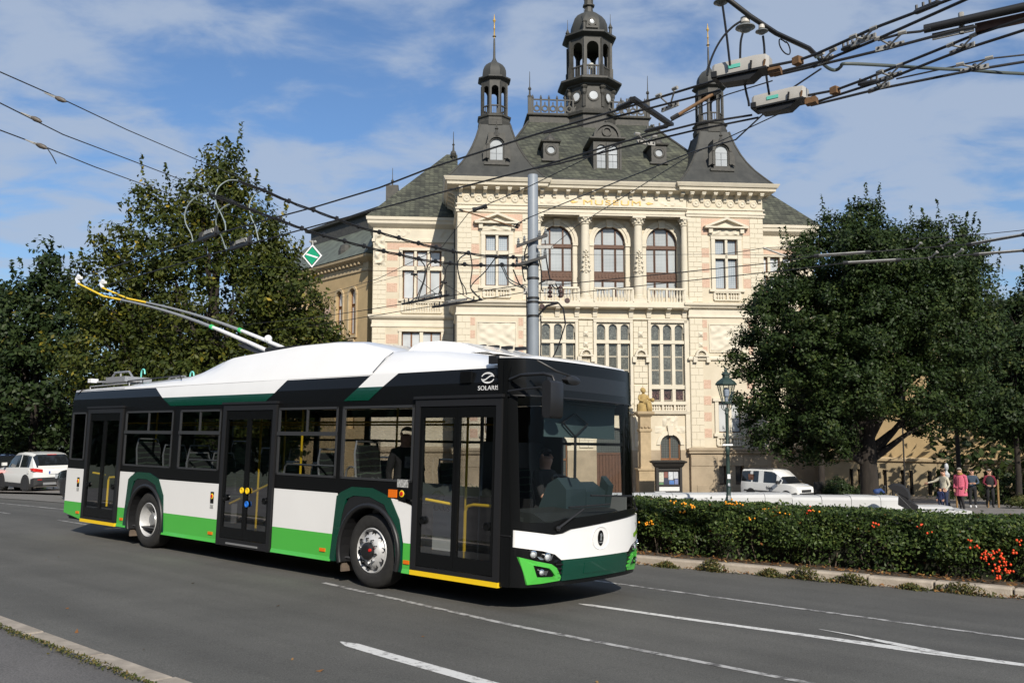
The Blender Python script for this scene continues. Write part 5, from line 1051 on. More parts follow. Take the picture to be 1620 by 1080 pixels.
# badge: dark oval with a pale figure on an embossed ring
b = B(); c0 = (1.30, .80); b.loft([[Fp(c0[0] + r * 1.25 * cos(a), c0[1] + r * .95 * sin(a), o) for a in [2 * pi * k / 24 for k in range(24)]] for r, o in ((.15, .022), (.145, .03), (.13, .024))], cap=False); bg_ = bus('badge', b, white_p, None, 40)
b = B(); b.loft([[Fp(c0[0] + r * .62 * cos(a), c0[1] + r * .98 * sin(a), o) for a in [2 * pi * k / 20 for k in range(20)]] for r, o in ((.095, .022), (.095, .03), (.001, .032))], cap=False); bus('badge_oval', b, black_p, bg_)
b = B(); b.face([Fp(c0[0] + dt, c0[1] + dz, .033) for dt, dz in ((-.02, .05), (.012, .058), (.026, .03), (.012, .0), (.024, -.03), (-.022, -.03), (-.012, .01))]); b.face([Fp(c0[0] + dt, c0[1] + dz, .033) for dt, dz in ((-.035, -.045), (.035, -.045), (.035, -.06), (-.035, -.06))]); bus('badge_figure', b, alu, bg_)
# lizard emblem on the right of the bonnet
lzg = pm('lizard_green', (.22, .42, .03)); b = B()
bd = [(2.15, .78), (2.24, .80), (2.33, .83), (2.40, .88), (2.43, .95)]
for (a, za), (c, zc), w0, w1 in zip(bd, bd[1:], (.025, .032, .04, .035), (.032, .04, .035, .012)): b.face([Fp(a, za - w0, .025), Fp(c, zc - w1, .025), Fp(c + .01, zc + w1, .025), Fp(a, za + w0, .025)])
for t_, z_ in ((2.2, .765), (2.36, .80)): b.face([Fp(t_ - .012, z_ + .03, .0255), Fp(t_ + .015, z_ + .03, .0255), Fp(t_ + .03, z_ - .02, .0255), Fp(t_ + .005, z_ - .02, .0255)])
lz = bus('lizard_emblem', b, lzg)
b = B(); b.tube([Fp(2.2 + .05 * cos(a), .88 + .06 * sin(a), .026) for a in [-1.2 + 2.6 * k / 8 for k in range(9)]], .003, 4); bus('emblem_curl', b, alu, lz)
# display, blind, dashboard, wipers, mirrors
patch('destination_display', H(2.77), H(2.57), .42, 2.1, .004, mat('display_glass', (.012, .012, .013), .2, spec=.4), 1)
patch('windscreen_edge', H(2.485), H(2.47), .0, 2.55, .006, black_m, 1, th=.01)
b = B(); b.tube([(.48, .75, 2.46), (.48, 2.3, 2.46)], .03, 8); b.face([(.48, .75, 2.46), (.48, 2.3, 2.46), (.48, 2.3, 2.03), (.48, .75, 2.03)]); b.box(.47, .49, .75, 2.3, 2.015, 2.035); bl = bus('sun_blind', b, shade_m)
b = B(); D = [(1.35, 2.32), (1.62, 2.2), (1.35, 2.03), (1.08, 2.2)]
for p, q in zip(D, D[1:] + D[:1]): b.tube([(.44, p[0], p[1]), (.44, q[0], q[1])], .012, 5)
b.tube([(.46, 1.38, 2.03), (.46, 1.38, 1.5)], .018, 6); bus('blind_arm', b, black_m, bl)
b = B(); b.prism([(.18, .8), (.18, 1.02), (.35, 1.10), (.75, 1.13), (.75, .5), (.3, .5)], .42, 2.13); b.prism([(.5, .8), (.5, 1.04), (.75, 1.1), (.75, .5)], .1, 2.45); bus('dashboard', b, mat('dashboard_grey', (.016, .019, .019), .7))
b = B(); b.prism([(.55, 1.1), (.55, 1.36), (.7, 1.5), (.85, 1.42), (1.0, 1.1)], 1.32, 1.75); b.prism([(.55, 1.1), (.55, 1.32), (.75, 1.44), (.9, 1.1)], 1.76, 2.2); b.prism([(.55, 1.1), (.5, 1.4), (.62, 1.52), (.7, 1.1)], 2.2, 2.32); bus('driver_console', b, teal)
b = B(); b.X = MIR @ Matrix.Translation((1.0, 1.98, 1.38)) @ Matrix.Rotation(-.55, 4, 'Y'); b.loft([[(r * cos(a), r * sin(a), z) for a in [2 * pi * k / 24 for k in range(24)]] for r, z in ((.235, 0), (.25, .02), (.265, 0), (.25, -.02), (.235, 0))], cap=False); b.box(-.24, .24, -.02, .02, -.03, 0); b.tube([(0, 0, 0), (-.1, 0, -.45)], .04, 6); bus('steering_wheel', b, black_m, None, 50)
for piv, el, c0_, c1 in (((.50, .95), (.92, 1.165), (.68, 1.185), (1.50, 1.20)), ((2.46, 1.09), (2.1, 1.25), (1.1, 1.315), (2.12, 1.28))):
    b = B(); b.tube([Fp(*piv, .03), Fp(*el, .06)], [.016, .01], 6); b.sphere(Fp(*piv, .03), .03, 8, 6); w_ = bus('wiper', b, black_m); b = B(); n = 6
    b.tube([Fp(c0_[0] + (c1[0] - c0_[0]) * k / n, c0_[1] + (c1[1] - c0_[1]) * k / n, .035) for k in range(n + 1)], .012, 5); bus('wiper_blade', b, black_m, w_)
b = B(); ms = -.28
b.loft([[(ms + d, t_, z) for d, t_ in ((-.05 * k, -.16), (-.08 * k, -.06), (-.05 * k, .07), (.06 * k, .075), (.07 * k, -.16))] for z, k in ((2.20, .5), (2.23, .95), (2.4, 1.05), (2.58, 1.0), (2.615, .5))]); mr_ = bus('mirror', b, black_m, None, 50)
b = B(); b.tube([(.42, .02, 2.66), (.2, -.04, 2.70), (-.15, -.05, 2.70), (-.26, -.04, 2.67), (-.28, -.03, 2.60)], .02, 7); b.tube([(.42, .0, 2.52), (.15, -.03, 2.54), (-.1, -.04, 2.55)], .015, 6); b.tube([(.0, .0, 2.86), (-.2, .1, 2.74), (-.22, .35, 2.70)], .014, 6); bus('mirror_arm', b, black_m, mr_, 60)
b = B(); b.loft([[(-.2 + dx_, .38 + r * cos(a), 2.66 + dz_ + .0 + r * .4 * sin(a)) for a in [2 * pi * k / 10 for k in range(10)]] for dx_, dz_, r in ((.07, .02, .06), (.02, 0, .15), (-.05, -.01, .13), (-.07, -.01, .04))]); bus('front_mirror', b, black_m, mr_, 50)
0 and bus('mirror', B().loft([[(-.12 + d, t_, z) for d, t_ in ((-.05 * k, 2.56), (-.05 * k, 2.72), (.06 * k, 2.72), (.06 * k, 2.56))] for z, k in ((2.05, .6), (2.1, 1), (2.45, 1), (2.5, .6))]), black_m, None, 40)
bus('camera', B().box(.60, .72, -.03, .03, 2.855, 2.95), black_m); bus('camera', B().box(1.02, 1.2, -.012, .02, 2.64, 2.78), black_p)
# ---- small side details
def side_text(name, txt, s, z, size, m, t=-.006, sx=1.): 
    return font(name, txt, size, .002, m, BUS, Matrix.Translation((-s, t, z)) @ Matrix.Rotation(pi / 2, 4, 'X'), sx, 1.05)
side_text('lettering', 'SOLARIS', .745, 2.545, .075, wht_s, .004, 1.15)
def emblem(s, z, r, t, m):
    """disc with a swept S-shaped gap: two comma shapes"""
    b = B()
    for sg in (1, -1):      # two crescents and an S-shaped bar between them
        A = [.12 + 2.75 * k / 10 for k in range(11)]
        for a0, a1 in zip(A, A[1:]): b.face([(s - sg * r * 1.25 * w_ * cos(a), t, z + sg * r * .8 * w_ * sin(a)) for a, w_ in ((a0, 1.), (a1, 1.), (a1, .68 + .2 * abs(a1 - 1.5) / 1.4), (a0, .68 + .2 * abs(a0 - 1.5) / 1.4))])
    P = [(.95, .30), (.5, .26), (.12, .07), (-.12, -.07), (-.5, -.26), (-.95, -.30)]
    for p, q in zip(P, P[1:]): b.face([(s - r * p[0], t, z + r * (p[1] - .10)), (s - r * q[0], t, z + r * (q[1] - .10)), (s - r * q[0], t, z + r * (q[1] + .10)), (s - r * p[0], t, z + r * (p[1] + .10))])
    return bus('emblem', b, m)
emblem(.745, 2.69, .085, .004 - .012, wht_s)
for s, z in ((11.45, 1.03), (6.62, .98), (2.17, 1.235)):
    q = bus('door_opener', B().box(s - .045, s + .045, -.012, 0, z - .09, z + .09), black_p) if s > 3 else bus('door_opener', B().box(s - .06, s + .06, -.012, .0, z - .07, z + .07), black_p)
    b = B(); b.X = MIR @ Matrix.Translation((s, -.012, z + .02)) @ Matrix.Rotation(pi / 2, 4, 'X'); b.lathe([(.03, 0), (.026, .012), (.0, .014)], 10); bus('red_button', b, red_l, q); b = B(); b.X = MIR @ Matrix.Translation((s, -.0125, z + .02)) @ Matrix.Rotation(pi / 2, 4, 'X'); b.lathe([(.045, 0), (.042, .004), (.0, .005)], 12); bus('button_ring', b, yell, q)
    bus('sticker', B().box(s - .05, s + .05, -.008, 0, z - .175, z - .11) if s > 3 else B().box(s - .1, s + .1, -.007, 0.0, z + .10, z + .2), mat('white_sticker', (.6, .6, .58), .5, var=.8, vs=30), q)
bus('indicator', B().box(2.27, 2.42, -.02, 0, 1.2, 1.30), orange)
# ---- inside
bus('ceiling', B().box(.5, 11.95, .06, 2.48, 2.50, 2.54), grey_in); bus('floor', B().box(.45, 11.95, .055, 2.47, .345, .36), floor_in)
for s0 in (2.78, 8.73):
    for t_ in ((.42, .55, .06), (2.0, 2.13, 2.14)): bus('wheel_box', B().box(s0 - .62, s0 + .62, t_[0], t_[1], .36, 1.12).box(s0 - .62, s0 + .62, t_[2], t_[2] + .34, 1.08, 1.12), black_m)
bus('driver_partition', B().box(1.85, 1.88, 1.15, 2.46, .36, 1.95), black_m); bus('driver_partition', B().box(.95, 1.85, 1.12, 1.15, .36, 1.22), black_m); bus('seat_screen', B().box(2.75, 3.5, 1.60, 1.63, .36, 1.32), mat('screen_grey', (.60, .62, .62), .5)); bus('partition_post', B().tube([(1.87, 1.15, .36), (1.87, 1.15, 2.5)], .025, 8), grey_in)
q = font('lettering', 'SOLARIS', .11, .002, black_m, BUS, Matrix.Translation((-3.12, 1.592, .93)) @ Matrix.Rotation(pi / 2, 4, 'X'), 1.15, 1.05); emblem(3.12, 1.13, .11, 1.588, black_m)
fab = mat('seat_fabric', (.03, .032, .034), .9)
t = T(fab); cc = t.n('ShaderNodeTexCoord'); wv = t.n('ShaderNodeTexWave', {0: cc.outputs['Object'], 'Scale': 3.2, 'Distortion': 2.5, 'Detail': 1.}, bands_direction='Z'); mr2 = t.n('ShaderNodeMapRange', {0: wv.outputs['Fac'], 1: .88, 2: .97}); mx2 = t.n('ShaderNodeMix', {0: mr2.outputs[0], 6: (.025, .027, .028, 1), 7: (.07, .10, .07, 1)}, data_type='RGBA'); t.l(mx2.outputs[2], t.b.inputs['Base Color'])
def seat(b, k):
    if k == 0: b.loft([[(x, y, z) for y, z in ((-.2, .42), (.2, .42), (.2, .5), (-.2, .5))] for x in (-.02, .4)])
    if k == 1: b.loft([[(.40 + (z - .45) * .16 + d, y, z) for d, y in ((0, -.21), (0, .21), (.07, .2), (.07, -.2))] for z in (.45, .8, 1.05)] + [[(.51 + d, y, 1.12) for d, y in ((0, -.15), (0, .15), (.05, .15), (.05, -.15))]])
    if k == 2: b.tube([(.46, -.21, .5), (.52, -.22, 1.0), (.54, -.18, 1.17), (.54, .18, 1.17), (.52, .22, 1.0), (.46, .21, .5)], .016, 6); b.box(.1, .3, -.05, .05, 0, .42)
SM = []
for k, m in ((0, fab), (1, fab), (2, alu)): b = B(); seat(b, k); SM.append(b.mesh(('cushion', 'backrest', 'seat_frame')[k], m, 40))
for s, t_, z in [(3.55, .32, .62), (2.75, .32, .74), (7.1, .3, .5), (7.1, .78, .5), (7.9, .3, .62), (7.9, .78, .62), (8.9, .32, .72), (3.0, 2.2, .5), (3.8, 2.2, .5), (4.6, 2.2, .5), (6.2, 2.2, .36), (7.0, 2.2, .36), (7.8, 2.2, .6), (8.8, 2.2, .72), (9.6, 2.2, .5), (1.35, 1.95, .52)]:
    st_ = link('seat', None, BUS, loc=(-s, t_, z))
    for me in SM: link(me.name.split('.')[0], me, st_)
b = B(); b.loft([[(3.2 + d, y, z) for d, y in ((0, .14), (0, .5), (.12, .5), (.12, .14))] for z in (1.35, 1.7, 1.95)]); bus('seat_wrapping', b, tint('plastic_film', (.75, .75, .75), .6), smooth=40)
for s, t_ in ((4.75, .3), (4.75, 2.2), (6.5, .75), (9.7, .6), (2.0, 1.0), (7.6, 2.0)): bus('grab_pole', B().tube([(s, t_, .36), (s, t_, 2.5)], .018, 8), yell, smooth=60)
for t_ in (.75, 1.8): bus('grab_rail', B().tube([(2.2, t_, 2.2), (11.5, t_, 2.2)], .016, 8), yell, smooth=60)
# grab bars just inside the right windows
for a, e in ((3.6, 4.85), (6.6, 7.6), (3.25, 3.42)): bus('window_bar', B().tube([(e, .08, 1.42), (e - .02, .08, 1.52), (e - .08, .08, 1.56), (a, .08, 1.56)], .016, 6), alu, smooth=60)
# ---- people aboard
sit = dict(kl=(.13, -.42, .93), al=(.14, -.40, .48), tl=(.14, -.58, .44), kr=(-.13, -.42, .93), ar=(-.14, -.40, .48), tr=(-.14, -.58, .44), el=(.25, -.16, 1.12), wl=(.17, -.42, 1.08), pl=(.12, -.50, 1.10), er=(-.25, -.16, 1.12), wr=(-.17, -.42, 1.08), pr=(-.12, -.50, 1.10))
blk = cloth('black', (.014, .014, .016)); nav = cloth('navy', (.02, .03, .07)); shoe_m = mat('dark_shoe', (.02, .018, .016), .5)
RF = BM @ Matrix.Rotation(pi / 2, 4, 'Z')      # person faces -Y -> bus front (+x local)
person('bus driver in dark shirt seated at the wheel behind the windscreen', sit, BM @ Matrix.Translation((-1.42, 1.98, .10)) @ Matrix.Rotation(pi / 2, 4, 'Z'), blk, blk, shoe_m, hair_d, bare_arms=True, fat=1.05)
def print_(o, j):
    b = MB(); b.box(-.07, .07, -.157, -.14, 1.2, 1.36); ob('shirt_print', b, mat('shirt_print', (.35, .34, .32), .8, var=.8, vs=25), o)
person('man in black printed shirt standing in the bus behind the front wheel', dict(el=(.22, -.10, 1.16), wl=(.12, -.26, 1.22), pl=(.08, -.30, 1.28), h1=(.0, -.04, 1.68)), BM @ Matrix.Translation((-2.98, .78, .36)) @ Matrix.Rotation(pi / 2 - .35, 4, 'Z') @ Matrix.Scale(1.0, 4), blk, blk, shoe_m, hair_g, fat=1.2, extra=print_)
# ================================================================ trees, hedge, shrubs
def leaf_mat(name, stops, trans=.3, rough=.5):
    m = bpy.data.materials.new(name); m.use_nodes = True; t = m.node_tree; b = t.nodes['Principled BSDF']; b.inputs['Roughness'].default_value = rough; b.inputs['Specular IOR Level'].default_value = .2
    a = t.nodes.new('ShaderNodeAttribute'); a.attribute_name = 'tone'; r = t.nodes.new('ShaderNodeValToRGB'); e = r.color_ramp.elements
    e[0].position = stops[0][0]; e[0].color = (*stops[0][1], 1); e[1].position = stops[-1][0]; e[1].color = (*stops[-1][1], 1)
    for p, c in stops[1:-1]: x = e.new(p); x.color = (*c, 1)
    tr = t.nodes.new('ShaderNodeBsdfTranslucent'); mx = t.nodes.new('ShaderNodeMixShader'); mx.inputs[0].default_value = trans
    t.links.new(a.outputs['Fac'], r.inputs[0]); t.links.new(r.outputs[0], b.inputs['Base Color']); t.links.new(r.outputs[0], tr.inputs[0])
    t.links.new(b.outputs[0], mx.inputs[1]); t.links.new(tr.outputs[0], mx.inputs[2]); t.links.new(mx.outputs[0], t.nodes['Material Output'].inputs[0]); return m
lf_oak = leaf_mat('oak_leaves', [(0, (.013, .025, .007)), (.5, (.027, .047, .012)), (.85, (.046, .068, .017)), (1, (.075, .088, .022))], .16, .5)
lf_lime = leaf_mat('lime_leaves', [(0, (.024, .040, .009)), (.5, (.058, .072, .013)), (.86, (.10, .108, .018)), (.93, (.22, .19, .025)), (1, (.36, .26, .03))], .28)
lf_dark = leaf_mat('dark_leaves', [(0, (.016, .03, .01)), (.6, (.03, .05, .015)), (.94, (.055, .075, .02)), (1, (.14, .12, .02))], .25)
lf_hedge = leaf_mat('hedge_leaves', [(0, (.018, .034, .010)), (.4, (.045, .074, .018)), (.75, (.09, .13, .032)), (.93, (.17, .18, .05)), (1, (.22, .09, .03))], .22, .45)
lf_dry = leaf_mat('dry_leaves', [(0, (.10, .045, .02)), (.5, (.24, .11, .04)), (1, (.36, .22, .08))], .2, .7)
lf_weed = leaf_mat('weed_leaves', [(0, (.05, .07, .02)), (.5, (.10, .11, .035)), (1, (.22, .16, .06))], .25, .6)
bark = mat('bark', (.036, .028, .022), .95, var=.55, vs=7, bump=1., bs=14, stretch=(1, 1, .25))
bark_p = mat('pale_bark', (.30, .29, .27), .9, var=.5, vs=6, bump=.5, bs=14)
def leaves(pos, nrm, size, rg, asp=.62, jit=.5):
    """diamond leaves at pos facing roughly nrm"""
    n = len(pos); nr = nrm + rg.normal(0, jit, (n, 3)); nr /= np.linalg.norm(nr, axis=1, keepdims=True) + 1e-9
    r = rg.normal(0, 1, (n, 3)); u = np.cross(nr, r); u /= np.linalg.norm(u, axis=1, keepdims=True) + 1e-9; v = np.cross(nr, u)
    s = size * rg.uniform(.65, 1.35, (n, 1)); a = u * s; c = v * s * asp; bend = nr * s * .22
    V = np.stack([pos - a, pos + c * .9 + a * .1 - bend, pos + a, pos - c * .9 + a * .1 - bend], 1).reshape(-1, 3); F = np.arange(n * 4).reshape(n, 4); return V, F
def crown(name, blobs, n_clump, per, clump_r, size, m, parent, seed, gap=.0, tone=(0, 1), up=.25, lump=1.):
    rg = np.random.default_rng(seed); vol = np.array([b[3] * b[4] * b[5] for b in blobs]) ** (2 / 3); pk = rg.choice(len(blobs), n_clump, p=vol / vol.sum()); B_ = np.array(blobs)[pk]
    d = rg.normal(0, 1, (n_clump, 3)); d /= np.linalg.norm(d, axis=1, keepdims=True); rad = rg.uniform(.35, 1., (n_clump, 1)) ** .45
    C = B_[:, :3] + d * B_[:, 3:] * rad * rg.uniform(.88, 1.1, (n_clump, 1)); cr = clump_r * rg.uniform(.55, 1.45, n_clump); ct = rg.uniform(0, 1, n_clump) ** 1.3
    k = np.repeat(np.arange(n_clump), rg.poisson(per, n_clump)); n = len(k); e = rg.normal(0, 1, (n, 3)); e /= np.linalg.norm(e, axis=1, keepdims=True); rr = rg.uniform(0, 1, (n, 1)) ** .4
    pos = C[k] + e * rr * cr[k][:, None] * np.array([1.15, 1.15, .8]); nrm = e * .7 + d[k] * .5 + np.array([0, 0, up])
    if name == 'crown':      # upright shoots breaking the outline
        q = np.where((d[:, 2] > .05) & (rad[:, 0] > .8))[0]; q = q[rg.permutation(len(q))[:int(n_clump * .11)]]; m_ = 26; u = np.tile(np.linspace(0, 1, m_), len(q)); j = np.repeat(q, m_); ln = np.repeat(rg.uniform(.5, 1.25, len(q)) * (clump_r / .5), m_); sh = rg.normal(0, .07, (len(u), 3)) * (1.25 - u)[:, None]
        ps = C[j] + d[j] * (cr[j] * .6)[:, None] + sh + np.stack([d[j][:, 0] * .25 * u * ln, d[j][:, 1] * .25 * u * ln, u * ln], 1); pos = np.vstack([pos, ps]); nrm = np.vstack([nrm, rg.normal(0, 1, (len(u), 3))]); k = np.concatenate([k, j]); n = len(k)
    V, F = leaves(pos, nrm, size, rg); tn = np.clip(ct[k] * .45 + rg.uniform(0, 1, n) ** 1.2 * .55 * tone[1] + (rg.uniform(0, 1, n) > .97) * .3, 0, 1)
    return link(name, npmesh(name, V, F, m, attr=tn), parent, kind='stuff' if name != 'crown' else None), C
def tree(name, lab, base, blobs, trunk_r, fork_z, n_clump, per, cr, size, m, seed, group=None, bk=None, cat='tree', limbs=10, lean=(0, 0)):
    base = Vector(base); o = link(name, None, label=lab, cat=cat, group=group, loc=base); rg = random.Random(seed); b = MB()
    bl = [(x, y, z - base.z, a, c, e) for x, y, z, a, c, e in blobs]; top = max(q[2] + q[5] * .5 for q in bl); fz = fork_z - base.z
    P = [Vector((0, 0, -.3)), Vector((0, 0, .15)), Vector((.03, 0, fz * .4)), Vector((lean[0] * .5, 0, fz)), Vector((lean[0], lean[1], fz + (top - fz) * .5)), Vector((lean[0] * 1.2, lean[1], top))]
    b.tube(P, [trunk_r * 1.55, trunk_r * 1.2, trunk_r * .98, trunk_r * .9, trunk_r * .45, trunk_r * .08], 12); tr = ob('trunk', b, bk or bark, o, 60)
    _, C = crown('crown', bl, n_clump, per, cr, size, m, o, seed)
    for i, q in enumerate(bl[:limbs]):
        e = Vector(q[:3]); s0 = fz * rg.uniform(.75, 1.0) if e.z < fz + 3 else fz + rg.uniform(0, .35) * (top - fz) * .5; s = Vector((lean[0] * .5, 0, s0)); md = s.lerp(e, .5) + Vector((0, 0, rg.uniform(.1, .6) if e.z > s0 else .5)); b = MB(); b.tube(smooth_pts([s, s.lerp(md, .5), md, e], 3), [trunk_r * (.5 - .42 * k / 9) for k in range(10)], 7); lb = ob('limb', b, bk or bark, tr, 60)
    b = MB()
    for i in rg.sample(range(len(C)), min(len(C), 90)):
        e = Vector(C[i]); q = min(bl[:limbs], key=lambda q: (Vector(q[:3]) - e).length); s = Vector(q[:3]).lerp(Vector((0, 0, fz + .5)), rg.uniform(.0, .5)); b.tube([s, s.lerp(e, .5) + Vector((0, 0, -.1)), e], [.05, .035, .012], 5)
    ob('twigs', b, bk or bark, tr, kind='stuff'); return o
def smooth_pts(P, k=4):
    P = [Vector(p) for p in P]; o = []
    for i in range(len(P) - 1):
        p0, p1, p2, p3 = P[max(i - 1, 0)], P[i], P[i + 1], P[min(i + 2, len(P) - 1)]
        for j in range(k): t_ = j / k; o.append(.5 * ((2 * p1) + (p2 - p0) * t_ + (2 * p0 - 5 * p1 + 4 * p2 - p3) * t_ * t_ + (3 * p1 - p0 - 3 * p2 + p3) * t_ ** 3))
    return o + [P[-1]]
gz = lambda x, y: plaza(x, y) - .02
tree('oak_tree', 'large dark round oak standing before the museum at the right', (13.56, 34, gz(13.56, 34)),
    [(0, 0, 5.8, 2.3, 2.0, 2.8), (0.2, 0, 8.3, 1.5, 1.4, 1.4), (-4.3, -0.03, 4.6, 1.0, 1.1, 1.05), (-4.2, 0.19, 3.1, 1.0, 1.1, 1.05), (-3.7, 0.2, 1.8, 0.95, 1.04, 1.0), (-2.7, -0.43, 1.3, 0.85, 0.94, 0.89), (-4.0, -0.59, 6.1, 0.85, 0.94, 0.89), (-3.4, -0.15, 6.9, 0.8, 0.88, 0.84), (-2.2, -0.27, 7.5, 0.9, 0.99, 0.95), (-1.9, 0.37, 8.7, 0.75, 0.83, 0.79), (-0.8, 0.23, 9.4, 0.8, 0.88, 0.84), (0.2, 0.12, 9.8, 0.75, 0.83, 0.79), (1.1, 0.07, 9.0, 0.8, 0.88, 0.84), (2.5, 0.19, 9.0, 0.85, 0.94, 0.89), (3.4, -0.43, 8.1, 0.85, 0.94, 0.89), (3.9, -0.07, 6.9, 0.95, 1.04, 1.0), (4.2, -0.41, 5.4, 1.0, 1.1, 1.05), (4.0, 0.49, 3.9, 1.05, 1.16, 1.1), (3.3, -0.53, 2.7, 0.95, 1.04, 1.0), (2.4, 0.38, 2.2, 0.8, 0.88, 0.84), (-1.5, -0.51, 1.4, 0.85, 0.94, 0.89), (-2.9, -1.48, 4.4, 1.3, 1.3, 1.37), (-1.2, -2.13, 3.2, 1.3, 1.3, 1.37), (0.9, -2.08, 3.2, 1.2, 1.2, 1.26), (2.6, -1.38, 4.6, 1.25, 1.25, 1.31), (-2.4, -1.91, 6.2, 1.15, 1.15, 1.21), (-0.6, -2.35, 5.6, 1.35, 1.35, 1.42), (1.3, -1.67, 6.2, 1.3, 1.3, 1.37), (2.7, -1.59, 7.0, 1.1, 1.1, 1.16), (-0.8, -2.33, 7.8, 1.15, 1.15, 1.21), (0.7, -1.61, 8.0, 1.15, 1.15, 1.21), (-2.0, -1.64, 2.2, 0.95, 0.95, 1.0), (-2, 1.8, 5, 1.5, 1.5, 1.5), (1.5, 1.8, 5, 1.5, 1.5, 1.5), (0, 1.8, 7.3, 1.4, 1.4, 1.4), (-1, 1.8, 3.3, 1.3, 1.3, 1.3)],
    .34, 1.0, 2100, 84, .36, .064, lf_oak, 21, limbs=20)
tree('park_tree', 'smaller tree hidden behind the oak beside the museum wall', (19.2, 55.5, gz(19.2, 55.5)), [(0, 0, 4.6, 2.6, 2, 2.6), (-1.4, 0, 2.4, 1.7, 1.6, 1.5), (1.2, 0, 2.2, 1.8, 1.6, 1.4), (-.4, 0, 6.8, 1.4, 1.4, 1.2)], .2, 1.0, 420, 42, .5, .11, lf_oak, 77, group='dark trees at the right', limbs=4)
tree('lime_tree', 'tall lime tree with some yellow leaves rising behind the bus roof', (-12.2, 36, gz(-12.2, 36)),
    [(.2, 0, 12.3, .75, .75, 1.5), (-.4, 0, 10.9, 1.6, 1.6, 1.4), (-2.4, 0, 9.3, 1.7, 1.8, 1.7), (-4.3, 0, 9.2, .65, .8, 1.1), (-4.3, 0, 7.2, 1.4, 1.7, 1.9), (1.6, 0, 9.2, 1.5, 1.7, 1.8), (2.9, 0, 7.0, 1.7, 1.9, 1.6), (-.3, -.3, 6.8, 3.6, 3.0, 2.8), (-3.6, 0, 4.4, 2.6, 2.6, 2.2), (3.5, 0, 4.6, 2.0, 2.3, 2.0), (0, -.5, 3.4, 3.8, 3, 2.2), (4.5, 0, 5.6, .8, 1.0, .8), (-2.9, 0, 11, .6, .6, .9), (1.2, 0, 11.2, .7, .7, .8), (2.6, 0, 8.9, .7, .8, .8), (-5.3, 0, 6.8, .7, .8, .8)],
    .34, 2.0, 1150, 46, .48, .095, lf_lime, 33, limbs=12)
for lab, x, y, bl in (('dark spiky tree with a thin open top behind the white car', -22.6, 42, [(.1, 0, 9.7, .45, .5, .9), (0, 0, 8.0, 1.2, 1.2, 1.2), (-1.2, 0, 6.2, 2.0, 2, 2.2), (1.4, 0, 6.0, 1.8, 2, 2.0), (0, 0, 3.4, 3.3, 2.6, 2.8), (-1.6, 0, 8.2, .7, .7, .8), (.9, 0, 8.7, .5, .5, .7)]),
        ('dark tree cut by the left edge of the picture', -27.2, 44, [(0, 0, 7.2, 2.2, 2, 1.8), (1.2, 0, 4.6, 2.6, 2.2, 2.4), (-1.2, 0, 4.2, 3, 2.4, 2.6), (1.6, 0, 8.2, .6, .6, .7)]),
        ('dark tree between the spiky tree and the lime tree', -18.4, 46, [(0, 0, 6.0, 2.5, 2.2, 2.4), (-1.8, 0, 3.6, 2.2, 2, 2.2), (1.8, 0, 3.4, 2.4, 2, 2.4), (.4, 0, 8.0, 1.2, 1.2, 1.1)]),
        ('dark low tree behind the lime tree trunk', -13.2, 45, [(0, 0, 5.2, 2.8, 2.2, 2.2), (-2, 0, 3.0, 2.4, 2, 2.2), (1.4, 0, 2.6, 2.0, 2, 2.2)])):
    tree('street_tree', lab, (x, y, gz(x, y)), bl, .2, 2.0, 430, 44, .55, .12, lf_dark if x < -20 else lf_lime, int(abs(x) * 10), group='dark trees along the street at the left', limbs=5, bk=bark)
for lab, x, y, bl, m in (('tall loose tree behind the right side of the oak', 26.0, 52, [(0, 0, 13.0, 1.2, 1.3, 1.5), (-.6, 0, 10.6, 1.9, 1.8, 1.8), (1.0, 0, 10.0, 1.9, 1.8, 2.2), (.2, 0, 6.8, 2.4, 2.2, 2.6), (1.6, 0, 12.3, .7, .8, 1.0), (-1.5, 0, 12.2, .7, .7, 1.1), (.6, 0, 3.6, 2.2, 2, 2)], lf_oak),
        ('dark pine like tree at the right edge of the picture', 26.4, 45, [(.6, 0, 8.9, .8, .9, .8), (-.6, 0, 8.0, .8, .9, .6), (.2, 0, 6.6, 1.9, 1.8, .8), (.9, 0, 4.9, 2.0, 2, 1.2), (-.3, 0, 3.0, 2.2, 2, 1.4), (.5, 0, 1.6, 2.2, 2, 1.2)], lf_dark),
        ('broad low tree with dark hanging branches at the lower right', 24.8, 43.8, [(0, 0, 4.0, 2.2, 1.8, 1.5), (.8, 0, 2.6, 2.4, 1.8, 1.3), (-1.0, 0, 2.2, 1.4, 1.4, 1.0), (1.8, 0, 1.4, 1.7, 1.5, 1.0), (.4, 0, 5.6, 1.5, 1.4, 1.0)], lf_dark)):
    tree('park_tree', lab, (x, y, gz(x, y)), bl, .13, 1.6, 480, 42, .5, .105, m, int(x * 7), group='dark trees at the right', limbs=6)
def shrub(lab, x, y, r, h, m, seed, name='shrub', n=90, group=None, size=.06):
    z = gz(x, y); o = link(name, None, label=lab, cat='shrub', group=group, loc=(x, y, z)); crown('foliage', [(0, 0, h * .55, r, r * .8, h * .5)], n, 46, .22, size, m, o, seed)
    b = MB(); [b.tube([(0, 0, -.05), (r * .5 * cos(a), r * .4 * sin(a), h * .6)], [.03, .012], 5) for a in (0, 1.2, 2.4, 3.7, 5)]; ob('stem', b, bark, o); return o
for lab, x, y, r, h, sd in (('dark clipped shrub beside the white van', 16.4, 45, .75, 1.25, 1), ('dark shrub behind the lady in white', 18.0, 45.5, .9, .9, 2), ('low dark shrub right of the two men', 25.5, 46, 1.4, 1.3, 4), ('dark shrub cut by the right edge near the path', 28.5, 46, 1.6, 1.9, 5), ('leafy ground shrub beside the path at the right', 24.3, 40.5, 1.8, .45, 6)):
    shrub(lab, x, y, r, h, lf_dark if sd != 6 else lf_weed, sd)
